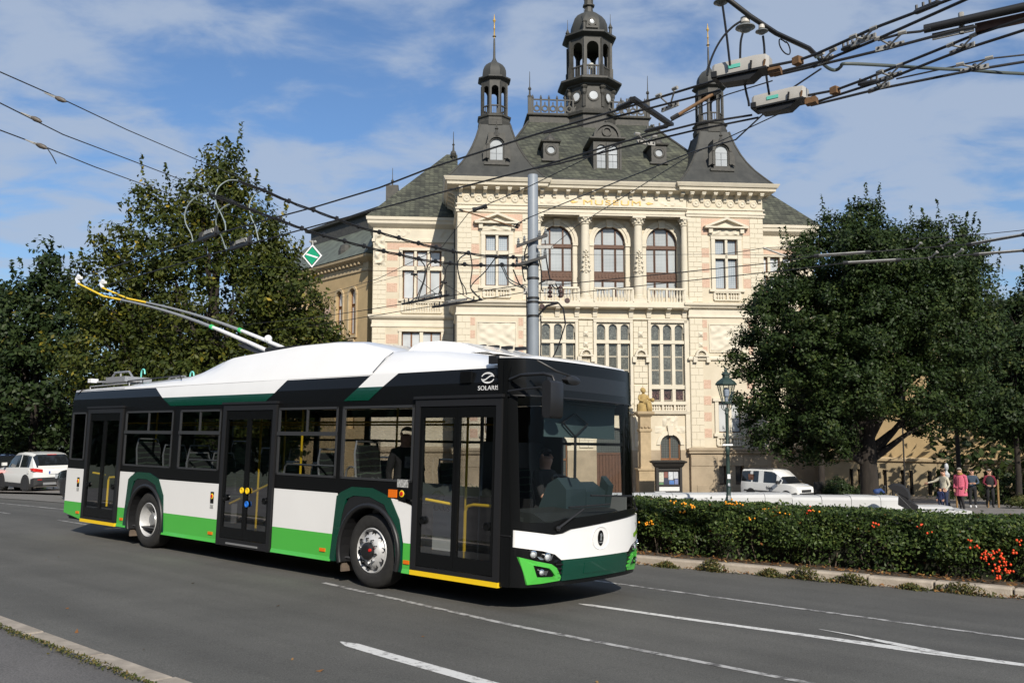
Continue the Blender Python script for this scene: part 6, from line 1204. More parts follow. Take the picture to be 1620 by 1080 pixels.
for i, (x, y) in enumerate(((-31, 47), (-26, 49), (-20.5, 50), (-15, 50))): shrub(('dark bush massed under the trees behind the white car', 'dark bush massed under the dark trees at the left', 'dark bush under the trees seen past the bus rear', 'dark bush under the lime tree behind the bus')[i], x, y, 3.4, 4.6, lf_dark, 50 + i, n=420, size=.14)
# ---- far wooded mass on both sides behind the houses
rg = np.random.default_rng(5); n = 9000
def mass(lab, x0, x1, y, h, seed):
    rg = np.random.default_rng(seed); n = int((x1 - x0) * h * 18); p = np.stack([rg.uniform(x0, x1, n), y + rg.uniform(-2.5, 2.5, n), -3 + rg.uniform(0, 1, n) ** .8 * h * (0.8 + .2 * np.sin(rg.uniform(x0, x1, n) * .5))], 1); V, F = leaves(p, rg.normal(0, 1, (n, 3)), .28, rg)
    link('far_trees', npmesh('far_trees', V, F, lf_dark, attr=rg.uniform(0, .9, n)), label=lab, kind='stuff')
mass('far wooded park at the left', -75, -24, 72, 9, 1); mass('far wooded park at the right', 27, 75, 56, 8, 2)
rg = np.random.default_rng(9); n = 80000; s_ = rg.uniform(-90, 190, n); z_ = rg.uniform(0, 1, n) * (11.5 + 2.2 * np.sin(s_ * .35) + 1.4 * np.sin(s_ * .93)); t_ = -31 + rg.normal(0, 1.6, n)  # unseen tree row, added so the bus glass mirrors something dark
P = np.array(BO)[None] + s_[:, None] * np.array(BS)[None] + t_[:, None] * np.array(BT)[None] + z_[:, None] * np.array([0, 0, 1.])[None]; V, F = leaves(P, rg.normal(0, 1, (n, 3)), .7, rg)
link('far_trees', npmesh('far_trees', V, F, lf_dark, attr=rg.uniform(0, .9, n)), label='unseen row of dark trees added behind the viewer to darken the bus window reflections', kind='stuff')
# ---- the hedge
def hedge():
    o = link('hedge', None, label='long dark green clipped hedge with orange and red berries behind the kerb', cat='hedge'); o.location = R(0, farkerb(0) + .5)
    rg = np.random.default_rng(11); org = np.array(o.location); S0, S1, Wd, Ht = -9.5, 8.5, 1.7, .885
    def pt(s, d, z):     # d = depth from the front face
        q = np.zeros((len(s), 3))
        for i in range(len(s)): q[i] = np.array(R(float(s[i]), farkerb(float(s[i])) + .42 + float(d[i]), .12 + float(z[i])))
        return q - org
    bump = lambda s, z: .10 * np.sin(s * 2.3 + z * 3) + .07 * np.sin(s * 5.7 - z * 4) + .05 * np.sin(s * 11 + 1.3 + z * 9)
    n1, n2 = 60000, 46000
    s = rg.uniform(S0, S1, n1); z = rg.uniform(.02, 1, n1) ** .85 * Ht; thin = (z < .40 + .14 * np.sin(s * 3.1) + .1 * np.sin(s * 7.7)) & (rg.uniform(0, 1, n1) < .74); d = -bump(s, z) + np.abs(rg.normal(0, .11, n1)) + np.where(z < .3, .16, 0); 
    rs = np.where(z > Ht - .12, (z - Ht + .12) * 1.0, 0); s, z, d = s[~thin], z[~thin], (d + rs)[~thin]
    P1 = pt(s, d, z); N1 = np.tile(np.array([-BT.x, -BT.y, .45]), (len(P1), 1))
    s = rg.uniform(S0, S1, n2); d = rg.uniform(0.02, Wd, n2); z = Ht + .022 * np.sin(s * 3 + d * 4) + .018 * np.sin(s * 8 + d * 7) - np.abs(rg.normal(0, .05, n2)) + (rg.uniform(0, 1, n2) > .97) * rg.uniform(0, .08, n2)
    P2 = pt(s, d, z); N2 = np.tile(np.array([0, -.15, 1.]), (len(P2), 1))
    V, F = leaves(np.vstack([P1, P2]), np.vstack([N1, N2]), .029, rg, .58, .75); n = len(F)
    cl = .5 + .5 * np.sin(np.concatenate([P1, P2])[:, 0] * 4.1) * np.sin(np.concatenate([P1, P2])[:, 2] * 7)
    link('foliage', npmesh('foliage', V, F, lf_hedge, attr=np.clip(rg.uniform(0, 1, n) ** 1.5 * .75 + cl * .18 + (rg.uniform(0, 1, n) > .985) * .4, 0, 1)), o, kind='stuff')
    b = MB(); rr = random.Random(4)
    for i in range(260):
        s_ = rr.uniform(S0, S1); d_ = rr.uniform(.3, .8); p = Vector(R(s_, farkerb(s_) + .42 + d_, .1)) - o.location; e = p + Vector((rr.uniform(-.25, .25), rr.uniform(-.2, .2), rr.uniform(.4, .85))); b.tube([p, p.lerp(e, .5) + Vector((rr.uniform(-.06, .06), 0, 0)), e], [.009, .007, .003], 4)
    ob('stems', b, mat('hedge_stems', (.13, .10, .075), .9), o, kind='stuff')
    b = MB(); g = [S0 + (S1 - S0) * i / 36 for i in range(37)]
    b.loft([[Vector(R(s_, farkerb(s_) + .42 + d_, z_)) - o.location for d_, z_ in ((.5, .1), (.36, .5), (.3, .8), (.4, Ht - .04), (Wd - .25, Ht - .03), (Wd - .2, .1))] for s_ in g]); ob('shade_core', b, mat('hedge_shade', (.02, .022, .012), 1.), o)  # added solid dark core: blocks light through the leaves, its colour stands for inner shade
    ber = {'orange_berries': mat('orange_berries', (.85, .32, .01), .35), 'red_berries': mat('red_berries', (.75, .07, .015), .35)}
    def cluster(kind, s_, t_off, z, n, sp):
        b = MB(); rr = random.Random(int(s_ * 91 + z * 50)); c = Vector(R(s_, farkerb(s_) + .42 + t_off, .12 + z)) - o.location
        for i in range(max(3, int(n * .72))): b.sphere(c + Vector((rr.gauss(0, sp), rr.gauss(0, sp * .6), rr.gauss(0, sp * .5))), rr.uniform(.012, .02), 6, 4)
        ob('berry_cluster', b, ber[kind], o, 60, kind='stuff')
    for s_, t_, z, n, sp in ((1.89, -.08, .62, 14, .05), (1.52, .1, .98, 8, .04), (1.35, .15, .98, 12, .06), (1.12, .0, .93, 7, .04), (1.28, -.05, .84, 5, .03), (.7, .3, 1.0, 10, .05), (.58, .3, 1.0, 10, .05), (.44, .2, .98, 5, .03), (-.04, .05, .93, 10, .05), (-.2, .02, .88, 16, .06), (-.34, .0, .89, 12, .05), (.15, -.05, .78, 5, .03), (-.75, .1, .95, 4, .03)): cluster('orange_berries', s_, t_, z - .08, n, sp)
    for s_, t_, z, n, sp in ((-.72, .0, .9, 7, .05), (-1.68, -.05, .78, 8, .04), (-2.3, -.08, .8, 8, .05), (-2.42, -.08, .7, 4, .03), (-2.95, -.1, .62, 5, .03), (-3.05, -.1, .56, 6, .04), (-3.12, -.12, .40, 14, .05), (-3.24, -.14, .45, 26, .06), (-3.36, -.14, .36, 22, .06), (-3.3, -.15, .26, 12, .04), (-3.42, -.14, .24, 14, .05), (-3.3, -.15, .14, 8, .03), (-3.58, -.12, .66, 8, .04), (-3.5, -.1, .50, 5, .03)): cluster('red_berries', s_, t_, z - .04, n, sp)
hedge()
# ---- fallen leaves, weeds in the gutter, moss along the near kerb
def scatter(lab, name, n, f, size, m, seed, tone=(0, 1), flat=.35):
    rg = np.random.default_rng(seed); P = np.array([f(rg) for _ in range(n)]); V, F = leaves(P, np.tile(np.array([0, 0, 1.]), (n, 1)), size, rg, .6, flat); link(name, npmesh(name, V, F, m, attr=rg.uniform(*tone, n)), label=lab, kind='stuff')
def f1(rg): s = rg.uniform(-9, 5); return R(s, farkerb(s) - abs(rg.normal(0, .07)) - .02, .015 + rg.uniform(0, .03))
def f2(rg): s = rg.uniform(-9, 5); return R(s, farkerb(s) + rg.uniform(.2, .65), .14 + rg.uniform(0, .03))
def f3(rg): s = rg.uniform(-8, 24); return R(s, -4.2 + rg.exponential(1.8) * (1 if rg.uniform() < .8 else 2), .012)
scatter('dry leaves lying in the far gutter', 'fallen_leaves', 700, f1, .028, lf_dry, 3); scatter('dry leaves lying under the hedge', 'fallen_leaves', 900, f2, .03, lf_dry, 4); scatter('single dry leaves on the near road edge', 'fallen_leaves', 46, f3, .03, lf_dry, 8)
lw_ = ['weed clump nearest the bus front in the gutter', 'second weed clump from the bus in the gutter', 'third weed clump from the bus in the gutter', 'bushy weed clump in the middle of the gutter', 'weed clump below the red hedge leaves', 'low weed clump right of the middle in the gutter', 'long weed clump below the red berries', 'weed clump at the right edge in the gutter']
for i, (s, L0, h) in enumerate(((1.3, .2, .10), (.55, .26, .2), (-.35, .22, .13), (-.85, .3, .2), (-1.5, .3, .16), (-2.3, .2, .09), (-2.95, .42, .16), (-4.1, .5, .15))):
    o = link('weed_clump', None, label=lw_[i], cat='weeds', group='weeds in the far gutter', loc=R(s, farkerb(s) - .06, 0)); rg = np.random.default_rng(70 + i); n = 420; u = rg.normal(0, .5, n); d = np.array(-BS) ; P = d[None, :] * u[:, None] * L0 + np.array(BT)[None, :] * -np.abs(rg.normal(0, .06, n))[:, None] + np.array([0, 0, 1.])[None, :] * (rg.uniform(0, 1, n) * h * np.exp(-u * u))[:, None]
    V, F = leaves(P, rg.normal(0, 1, (n, 3)), .026, rg, .4); link('foliage', npmesh('foliage', V, F, lf_weed, attr=rg.uniform(0, 1, n)), o, kind='stuff')
    b = MB(); rr = random.Random(i); [b.tube([(0, 0, 0) if k == 0 else tuple(-BS * rr.uniform(-.3, .3) * L0), tuple(-BS * rr.uniform(-.5, .5) * L0 - BT * rr.uniform(0, .08) + Vector((0, 0, h * rr.uniform(.5, 1))))], [.005, .002], 4) for k in range(14)]; ob('stems', b, MATS['hedge_stems'], o, kind='stuff')
def f4(rg): s = rg.uniform(-3, 20); g = .5 + .5 * sin(s * 2.1) * sin(s * .9 + 1); return R(s, -4.475 - abs(rg.normal(0, .018 + .03 * g)), .128 + rg.uniform(0, .02 + .02 * g))
scatter('dry moss and grass along the near kerb joint', 'kerb_moss', 5200, f4, .014, lf_weed, 9, flat=1.)
# ================================================================ overhead wires: name, label, group, radius, finish, points
WIRES = [
 ('contact_wire','upper black contact wire from the left switch box past the pole to the trolley poles','contact wires over the bus lane',0.013,'k',[(2.12,8.969,5.45),(1.953,9.125,5.45),(1.13,9.906,5.45),(0.682,10.314,5.45),(0.313,10.659,5.45),(-1.152,12.113,5.45),(-2.013,13.135,5.45),(-3.228,14.297,5.45),(-4.038,15.003,5.45),(-5.506,16.307,5.45),(-6.092,16.928,5.45),(-10.639,21.339,5.45)]),
 ('contact_wire','lower black contact wire from the right switch box past the pole to the trolley poles','contact wires over the bus lane',0.013,'k',[(2.793,9.99,5.45),(2.194,10.292,5.45),(1.372,11.003,5.45),(0.354,12.082,5.45),(-1.287,13.577,5.45),(-2.206,14.424,5.45),(-3.532,15.678,5.45),(-5.148,17.226,5.45),(-5.764,17.789,5.45),(-10.48,22.506,5.45)]),
 ('contact_wire','short black wire branching under the upper contact wire beside the right turret','contact wires over the bus lane',0.012,'k',[(2.216,9.104,5.4),(1.985,9.285,5.4),(1.302,9.83,5.4),(0.681,10.305,5.4),(0.385,10.488,5.4)]),
 ('contact_wire','short black wire branching under the lower contact wire beside the right turret','contact wires over the bus lane',0.012,'k',[(2.85,9.934,5.4),(2.209,10.373,5.4),(1.452,11.002,5.4),(0.603,11.767,5.4),(0.307,11.975,5.4)]),
 ('contact_wire','topmost of the wires fanning out to the right from the left switch box','contact wires fanning out at the top right',0.014,'k',[(2.587,8.593,5.45),(2.829,8.454,5.45),(2.966,8.29,5.45),(3.29,7.742,5.45),(3.709,7.202,5.45),(3.957,6.881,5.45)]),
 ('contact_wire','second wire from the top fanning out from the left switch box','contact wires fanning out at the top right',0.014,'k',[(2.675,8.785,5.45),(3.098,8.454,5.45),(3.385,8.021,5.45),(3.849,7.202,5.45),(4.049,6.861,5.45)]),
 ('contact_wire','third wire from the top running from the left switch box to the brown beam','contact wires fanning out at the top right',0.014,'k',[(2.709,8.835,5.45),(3.223,8.454,5.45),(3.605,8.174,5.45),(4.068,7.78,5.45),(4.207,7.703,5.45)]),
 ('contact_wire','upper wire fanning out from the right switch box towards the brown beam','contact wires fanning out at the top right',0.014,'k',[(3.236,9.378,5.45),(3.48,9.232,5.45),(3.689,8.918,5.45),(3.889,8.562,5.45),(4.152,8.104,5.45),(4.273,7.885,5.45),(4.531,7.578,5.45),(4.74,7.316,5.45)]),
 ('contact_wire','middle wire fanning out from the right switch box to the right edge','contact wires fanning out at the top right',0.014,'k',[(3.339,9.645,5.45),(3.932,8.901,5.45),(4.324,8.217,5.45),(4.681,7.78,5.45),(4.908,7.409,5.45)]),
 ('contact_wire','lowest wire fanning out from the right switch box to the right edge','contact wires fanning out at the top right',0.014,'k',[(3.374,9.684,5.45),(3.929,9.196,5.45),(4.69,8.688,5.45),(5.087,8.485,5.45),(5.457,8.275,5.45)]),
 ('bracket_wire','thin wire feeding the dark tube of the brown beam','contact wires fanning out at the top right',0.012,'k',[(3.434,7.993,5.45),(3.594,7.846,5.45),(3.745,7.806,5.45),(3.807,7.742,5.45)]),
 ('bracket_wire','thin wire crossing below the lowest hangers at the right edge','contact wires fanning out at the top right',0.009,'k',[(4.172,9.289,5.6),(4.685,8.918,5.6),(4.896,8.758,5.6),(5.199,8.665,5.6),(5.545,8.5,5.6)]),
 ('feeder_cable','thick grey green cable looping from the messenger wire to the right edge',None,0.017,'c',[(3.033,8.48,5.5),(3.125,8.618,5.5),(3.227,8.744,5.5),(3.309,8.809,5.5),(3.349,8.792,5.5),(3.358,8.712,5.5),(3.373,8.649,5.5),(3.719,8.681,5.5),(4.381,8.776,5.5),(4.709,8.809,5.5),(5.058,8.874,5.5),(5.333,8.907,5.5),(5.846,8.991,5.5)]),
 ('messenger_cable','thick black cable descending over the switch boxes from the top edge',None,0.026,'k',[(2.077,8.7,6.308),(2.224,8.7,6.2),(2.454,8.75,6.048),(2.747,8.85,5.912),(3.118,8.95,5.792),(3.219,9.0,5.724)]),
 ('jumper_cable','black jumper cable bowing from the bell insulator to the left switch box end',None,0.012,'k',[(2.355,8.75,5.994),(2.276,8.75,5.94),(2.182,8.75,5.845),(2.102,8.75,5.724),(2.041,8.75,5.59),(2.006,8.75,5.469),(1.998,8.75,5.415)]),
 ('jumper_cable','black jumper cable hanging from the large bell insulator to the left switch box',None,0.012,'k',[(2.385,8.8,5.889),(2.363,8.8,5.801),(2.354,8.8,5.679),(2.351,8.8,5.571)]),
 ('jumper_cable','black jumper cable linking the left switch box down to the right switch box wire',None,0.012,'k',[(2.418,8.9,5.388),(2.435,8.9,5.286),(2.453,8.9,5.205),(2.458,8.9,5.151)]),
 ('jumper_cable','long thin drop wire left of the large bell insulator',None,0.012,'k',[(2.17,8.75,6.171),(2.187,8.75,6.021),(2.208,8.75,5.818),(2.233,8.75,5.523)]),
 ('jumper_cable','drop wire hanging from the small bell insulator past the left switch box',None,0.012,'k',[(2.623,8.9,5.907),(2.633,8.9,5.784),(2.635,8.9,5.647),(2.65,8.9,5.443),(2.671,8.9,5.273)]),
 ('coiled_wire','small black wire coil dangling from the messenger cable',None,0.007,'k',[(2.865,8.9,5.832),(2.8,8.9,5.873),(2.792,8.9,5.818),(2.817,8.9,5.756),(2.855,8.9,5.715),(2.894,8.9,5.709),(2.902,8.9,5.756),(2.884,8.9,5.818),(2.859,8.9,5.845)]),
 ('span_wire','black span wire from the right switch boxes to the chain insulator beside the grey pole','span wires crossing in front of the museum',0.01,'k',[(3.327,9.2,5.677),(3.174,9.822,5.681),(2.92,11.243,5.571),(2.608,12.274,5.747),(1.776,15.199,6.096),(0.368,20.233,6.677),(0.031,21.5,6.789)]),
 ('span_wire','thin span wire ending at the arch behind the top of the grey pole','span wires crossing in front of the museum',0.007,'k',[(3.363,9.5,5.504),(3.232,10.117,5.55),(2.653,12.708,5.837),(1.428,19.081,6.233),(0.98,21.8,6.311)]),
 ('span_wire','thin span wire from the brown insulator across the roof to the left pavilion','span wires crossing in front of the museum',0.007,'k',[(2.769,9.1,5.503),(2.433,9.706,5.584),(2.091,10.371,5.603),(1.827,10.906,5.599),(1.153,12.205,5.67),(0.236,14.051,5.702),(-0.796,16.09,5.795),(-1.051,16.81,5.685),(-1.426,17.884,5.522),(-3.318,21.869,5.54),(-7.35,30.0,6.039)]),
 ('span_wire','thin horizontal wire at arch height right of the grey pole','span wires crossing in front of the museum',0.006,'k',[(0.669,22.0,6.174),(1.753,22.0,6.166),(3.028,22.0,6.158),(5.26,22.0,6.174),(6.853,22.0,6.142),(7.713,22.0,6.142)]),
 ('span_wire','thin horizontal wire left of the grey pole across the left wing windows','span wires crossing in front of the museum',0.006,'k',[(0.398,22.0,5.707),(-1.829,23.0,5.899),(-3.801,24.0,6.111),(-5.968,25.0,6.362),(-8.09,26.0,6.618)]),
 ('span_wire','thin slanting wire crossing the left wing windows','span wires crossing in front of the museum',0.005,'k',[(0.351,22.0,6.239),(-1.831,23.0,6.101),(-3.641,24.0,5.812),(-6.365,26.0,5.291)]),
 ('span_wire','uppermost wire descending across the sky at the left edge','span wires in the sky at the left',0.01,'k',[(-7.734,12.0,7.064),(-7.778,12.99,7.206),(-7.864,15.137,7.561),(-7.994,17.841,7.974),(-8.197,22.394,8.746),(-8.539,30.0,10.081)]),
 ('span_wire','middle wire descending across the sky at the left edge','span wires in the sky at the left',0.01,'k',[(-7.706,12.0,6.596),(-7.775,13.03,6.735),(-7.951,15.253,6.993),(-8.142,18.23,7.477),(-8.327,21.022,7.93),(-8.956,30.0,9.345)]),
 ('span_wire','lowest wire descending across the sky at the left edge','span wires in the sky at the left',0.01,'k',[(-7.682,12.0,6.194),(-7.789,13.093,6.333),(-7.939,14.736,6.585),(-8.146,16.872,6.892),(-8.431,19.913,7.371),(-9.383,30.0,9.011)]),
 ('loose_wire_end','short wire tail dangling from the lowest sky wire at the left',None,0.008,'k',[(-7.112,13.2,6.081),(-7.028,13.2,5.962),(-6.964,13.2,5.843)]),
 ('contact_wire','upper thin contact wire of the far lane passing behind the grey pole','contact wires of the far lane',0.012,'k',[(-14.884,37.02,5.6),(-9.493,32.204,5.6),(-6.763,30.321,5.6),(-4.692,28.331,5.6),(-3.385,27.0,5.6),(-1.823,25.282,5.6),(0.335,23.23,5.6),(1.339,23.178,5.6),(4.068,21.393,5.6),(6.218,19.976,5.6),(6.74,19.225,5.6),(7.671,18.871,5.6),(8.394,18.528,5.6),(9.481,18.005,5.6),(10.056,17.099,5.6),(10.563,16.33,5.6)]),
 ('contact_wire','lower thin contact wire of the far lane passing behind the grey pole','contact wires of the far lane',0.012,'k',[(-16.258,40.471,5.6),(-10.316,35.026,5.6),(-7.267,32.608,5.6),(-4.831,29.971,5.6),(-2.49,27.43,5.6),(-0.939,26.047,5.6),(0.354,24.559,5.6),(1.492,24.915,5.6),(4.414,22.717,5.6),(6.57,21.129,5.6),(7.708,20.094,5.6),(8.706,19.745,5.6),(9.259,19.519,5.6),(10.189,19.082,5.6),(10.957,18.664,5.6),(11.704,18.133,5.6)]),
 ('span_wire','grey wire above the oak at the right edge','wires over the oak',0.009,'k',[(8.998,20.0,6.119),(10.017,20.0,6.193),(10.892,20.0,6.252),(11.768,20.0,6.341),(12.791,20.0,6.444)]),
 ('span_wire','thin wire holding the diagonal rod over the oak','wires over the oak',0.009,'k',[(5.26,22.0,6.174),(5.899,22.0,6.255),(6.38,22.0,6.336),(7.242,22.0,6.369),(7.418,22.0,6.369)]),
 ('cable_bundle','upper thick clamped cable bundle from the lime tree to the grey pole','clamped cable bundles',0.03,'k',[(-5.389,17.0,6.657),(-4.961,17.367,6.56),(-4.559,17.723,6.433),(-4.135,18.088,6.339),(-3.722,18.446,6.242),(-3.319,18.794,6.153),(-2.918,19.132,6.103),(-2.529,19.462,6.047),(-2.126,19.803,5.997),(-1.75,20.117,5.967),(-1.377,20.43,5.94),(-1.035,20.711,5.951),(-0.385,21.248,5.964),(0.031,21.588,6.022),(0.412,21.9,6.09)]),
 ('cable_bundle','lower thick clamped cable bundle from the lime tree to the grey pole','clamped cable bundles',0.03,'k',[(-5.776,16.5,6.263),(-5.441,16.8,6.181),(-5.085,17.121,6.086),(-4.669,17.494,5.989),(-4.305,17.824,5.891),(-3.929,18.158,5.819),(-3.554,18.487,5.768),(-3.191,18.805,5.725),(-2.815,19.134,5.681),(-2.495,19.411,5.665),(-2.116,19.742,5.628),(-1.756,20.051,5.629),(-1.434,20.327,5.636),(-1.118,20.597,5.656),(-0.742,20.918,5.7),(-0.247,21.339,5.784),(0.031,21.576,5.822),(0.412,21.9,5.882)]),
 ('feeder_loop','grey cable loop at the end of the upper bundle in front of the lime tree','feeder cable loops',0.013,'g',[(-5.389,17.0,6.657),(-5.537,16.902,6.63),(-5.673,16.786,6.478),(-5.71,16.685,6.276),(-5.64,16.579,6.05),(-5.516,16.478,5.854),(-5.404,16.376,5.647),(-5.363,16.3,5.485)]),
 ('feeder_loop','rightmost grey cable loop in front of the lime tree','feeder cable loops',0.013,'g',[(-4.97,17.4,6.569),(-5.111,17.343,6.502),(-5.191,17.287,6.359),(-5.212,17.225,6.163),(-5.14,17.153,5.934),(-5.044,17.095,5.763),(-4.946,17.0,5.465)]),
 ('feeder_loop','leftmost grey cable loop in front of the lime tree','feeder cable loops',0.013,'g',[(-5.776,16.5,6.263),(-5.966,16.516,6.231),(-6.144,16.535,6.088),(-6.233,16.552,5.896),(-6.215,16.569,5.692),(-6.114,16.588,5.5),(-6.082,16.6,5.356)]),
 ('feeder_loop','lowest grey cable loop in front of the lime tree','feeder cable loops',0.013,'g',[(-5.423,16.9,6.182),(-5.617,16.952,6.12),(-5.752,16.998,6.005),(-5.805,17.042,5.857),(-5.784,17.084,5.71),(-5.709,17.136,5.545),(-5.648,17.2,5.331)]),
 ('feeder_loop','feeder loop hanging furthest left of the wing windows','feeder cable loops',0.015,'d',[(-2.116,19.747,5.629),(-2.061,20.643,5.619),(-2.201,21.917,5.532),(-2.455,23.305,5.459),(-2.735,24.8,5.384)]),
 ('feeder_loop','feeder loop second from left before the wing windows','feeder cable loops',0.015,'d',[(-1.757,20.053,5.629),(-1.979,20.713,5.678),(-2.109,21.451,5.626),(-2.251,22.418,5.551),(-2.477,23.676,5.465),(-2.663,24.8,5.384)]),
 ('feeder_loop','feeder loop third from left before the wing windows','feeder cable loops',0.015,'d',[(-1.757,20.053,5.644),(-1.66,21.054,5.695),(-1.666,21.944,5.673),(-1.804,23.132,5.635),(-2.057,24.8,5.601)]),
 ('feeder_loop','feeder loop curling over to the third one','feeder cable loops',0.015,'d',[(-1.434,20.327,5.636),(-1.585,21.063,5.65),(-1.727,22.341,5.619),(-1.939,23.773,5.601),(-2.075,24.8,5.583)]),
 ('feeder_loop','feeder loop falling along the pavilion corner','feeder cable loops',0.015,'d',[(-1.29,20.452,5.945),(-1.362,21.898,5.801),(-1.354,23.147,5.688),(-1.286,24.072,5.631),(-1.288,24.8,5.565)]),
 ('feeder_loop','feeder loop curling beside the pavilion corner','feeder cable loops',0.015,'d',[(-1.033,20.67,5.943),(-1.27,21.395,5.961),(-1.371,22.036,5.89),(-1.388,23.144,5.755),(-1.356,24.091,5.651),(-1.377,24.8,5.565)]),
 ('feeder_loop','feeder loop straight down before the pavilion','feeder cable loops',0.015,'d',[(-0.996,20.701,5.934),(-0.991,21.755,5.775),(-1.105,23.184,5.559),(-1.032,23.832,5.489),(-0.876,24.8,5.42)]),
 ('feeder_loop','feeder loop slanting to the pavilion balusters','feeder cable loops',0.015,'d',[(-0.384,21.222,5.959),(-0.693,22.28,5.772),(-1.004,23.179,5.659),(-1.109,23.636,5.562),(-1.011,24.156,5.468),(-0.822,24.8,5.42)]),
 ('feeder_loop','feeder loop ending at the grey pole','feeder cable loops',0.015,'d',[(-0.224,21.358,5.788),(-0.155,21.501,5.635),(-0.063,21.648,5.487),(0.094,21.788,5.414),(0.349,22.0,5.337)]),
 ('feeder_loop','second feeder loop ending at the grey pole','feeder cable loops',0.015,'d',[(-0.278,21.312,5.779),(-0.171,21.494,5.586),(-0.094,21.633,5.437),(0.079,21.786,5.351),(0.349,22.0,5.289)]),
]
wire_k = mat('black_wire', (.014, .014, .015), .5); cable_g = mat('grey_cable', (.24, .28, .27), .5); cable_c = mat('green_grey_cable', (.05, .065, .06), .5); cable_d = mat('dark_grey_cable', (.10, .115, .12), .5)
WM = {'k': wire_k, 'g': cable_g, 'c': cable_c, 'd': cable_d}
galv = mat('galvanised', (.42, .41, .38), .55, var=.4, vs=15, metal=.2); rusty = mat('rusty_fitting', (.22, .12, .055), .8, var=.5, vs=20); porc = mat('dark_porcelain', (.16, .17, .17), .3); whiteporc = mat('pale_cap', (.62, .58, .52), .5, var=.3, vs=20)
def smooth_pts(P, k=4):
    P = [Vector(p) for p in P]
    if len(P) < 3: return P
    o = []
    for i in range(len(P) - 1):
        p0, p1, p2, p3 = P[max(i - 1, 0)], P[i], P[i + 1], P[min(i + 2, len(P) - 1)]
        for j in range(k):
            t_ = j / k; o.append(.5 * ((2 * p1) + (p2 - p0) * t_ + (2 * p0 - 5 * p1 + 4 * p2 - p3) * t_ * t_ + (3 * p1 - p0 - 3 * p2 + p3) * t_ ** 3))
    return o + [P[-1]]
WOBJ = {}
for nm, lab, grp, r, m, P in WIRES:
    b = MB()
    if nm == 'cable_bundle':
        S_ = smooth_pts(P, 3); rg = random.Random(3)
        for k in range(4):
            of = Vector((.012 * cos(k * 1.6), .012, .016 * sin(k * 1.6))); b.tube([p + of + Vector((0, 0, -.02 * abs(sin(i * 1.05)) * (k % 2))) for i, p in enumerate(S_)], .013, 5)
    else: b.tube(smooth_pts(P) if nm in ('feeder_loop', 'jumper_cable', 'coiled_wire', 'feeder_cable') else P, r, 6)
    o = ob(nm, b, WM[m], None, 60, label=lab, cat='wire' if 'wire' in nm else 'cable', group=grp)
    WOBJ[lab] = o
    if nm == 'cable_bundle':
        for p, q in zip(P[1:-1], P[2:]):
            b = MB(); d = (Vector(q) - Vector(p)).normalized(); b.tube([Vector(p) - d * .03, Vector(p) - d * .02, Vector(p) + d * .02, Vector(p) + d * .03], [.035, .055, .055, .035], 8); ob('clamp', b, wire_k, o, 50)
def hang(lab, c, a1, a2):
    """a hanger: plate on the wire with bolts and two arms"""
    o = WOBJ[lab]; c = Vector(c); a1, a2 = Vector(a1), Vector(a2); d = (a2 - a1); d.z = 0; d.normalize(); up = Vector((0, 0, 1))
    b = MB(); b.loft([[c + d * e + up * z + s * d.cross(up) for z, s in ((-.008, -.01), (-.008, .01), (.038, .01), (.038, -.01))] for e in (-.13, .13)])
    pl_ = ob('wire_hanger', b, galv, o)
    for a in (a1, a2):
        b = MB(); b.tube([c + up * .03, a.lerp(c, .1)], .010, 5); b.tube([a - d * .035, a + d * .035], .02, 6); ob('hanger_arm', b, galv, pl_)
    b = MB(); [b.tube([c + d * e - d.cross(up) * .02 + up * .02, c + d * e + d.cross(up) * .02 + up * .02], .011, 6) for e in (-.10, -.04, .04, .10)]; b.sphere(c + up * .045, .025, 6, 5); ob('bolts', b, wire_k, pl_, kind='stuff')
L_ = lambda s: next(k for k in WOBJ if k.startswith(s))
for lab, c, a1, a2 in ((L_('second wire from the top'), (3.098, 8.508, 5.45), (3.088, 8.203, 5.45), (3.02, 8.34, 5.47)), (L_('second wire from the top'), (3.308, 8.021, 5.45), (3.171, 7.912, 5.45), (3.29, 7.742, 5.45)), (L_('third wire'), (3.617, 8.16, 5.45), (3.423, 7.952, 5.45), (3.589, 7.832, 5.45)),
        (L_('middle wire'), (4.336, 8.217, 5.45), (4.163, 8.09, 5.45), (4.273, 7.885, 5.45)), (L_('middle wire'), (3.932, 8.901, 5.45), (3.759, 8.737, 5.45), (3.889, 8.562, 5.45)), (L_('lowest wire fan'), (3.939, 9.196, 5.45), (3.932, 8.901, 5.45), (3.84, 9.05, 5.47)),
        (L_('lowest wire fan'), (4.703, 8.688, 5.45), (4.483, 8.546, 5.45), (4.692, 8.394, 5.45)), (L_('short black wire branching under the upper'), (1.78, 9.665, 5.41), (1.604, 9.378, 5.45), (1.747, 9.178, 5.45)), (L_('short black wire branching under the lower'), (1.699, 10.927, 5.41), (1.55, 10.659, 5.45), (1.776, 10.755, 5.45)),
        (L_('upper thin contact'), (8.612, 18.707, 5.6), (8.49, 18.117, 5.65), (8.60, 18.3, 5.68)), (L_('lower thin contact'), (9.418, 19.704, 5.6), (9.28, 19.051, 5.65), (9.42, 19.3, 5.68)), (L_('upper thin contact'), (9.061, 18.375, 5.6), (8.97, 17.805, 5.65), (9.1, 18, 5.68)), (L_('lower thin contact'), (9.806, 19.336, 5.6), (9.69, 18.775, 5.65), (9.83, 19, 5.68))):
    hang(lab, c, a1, a2)
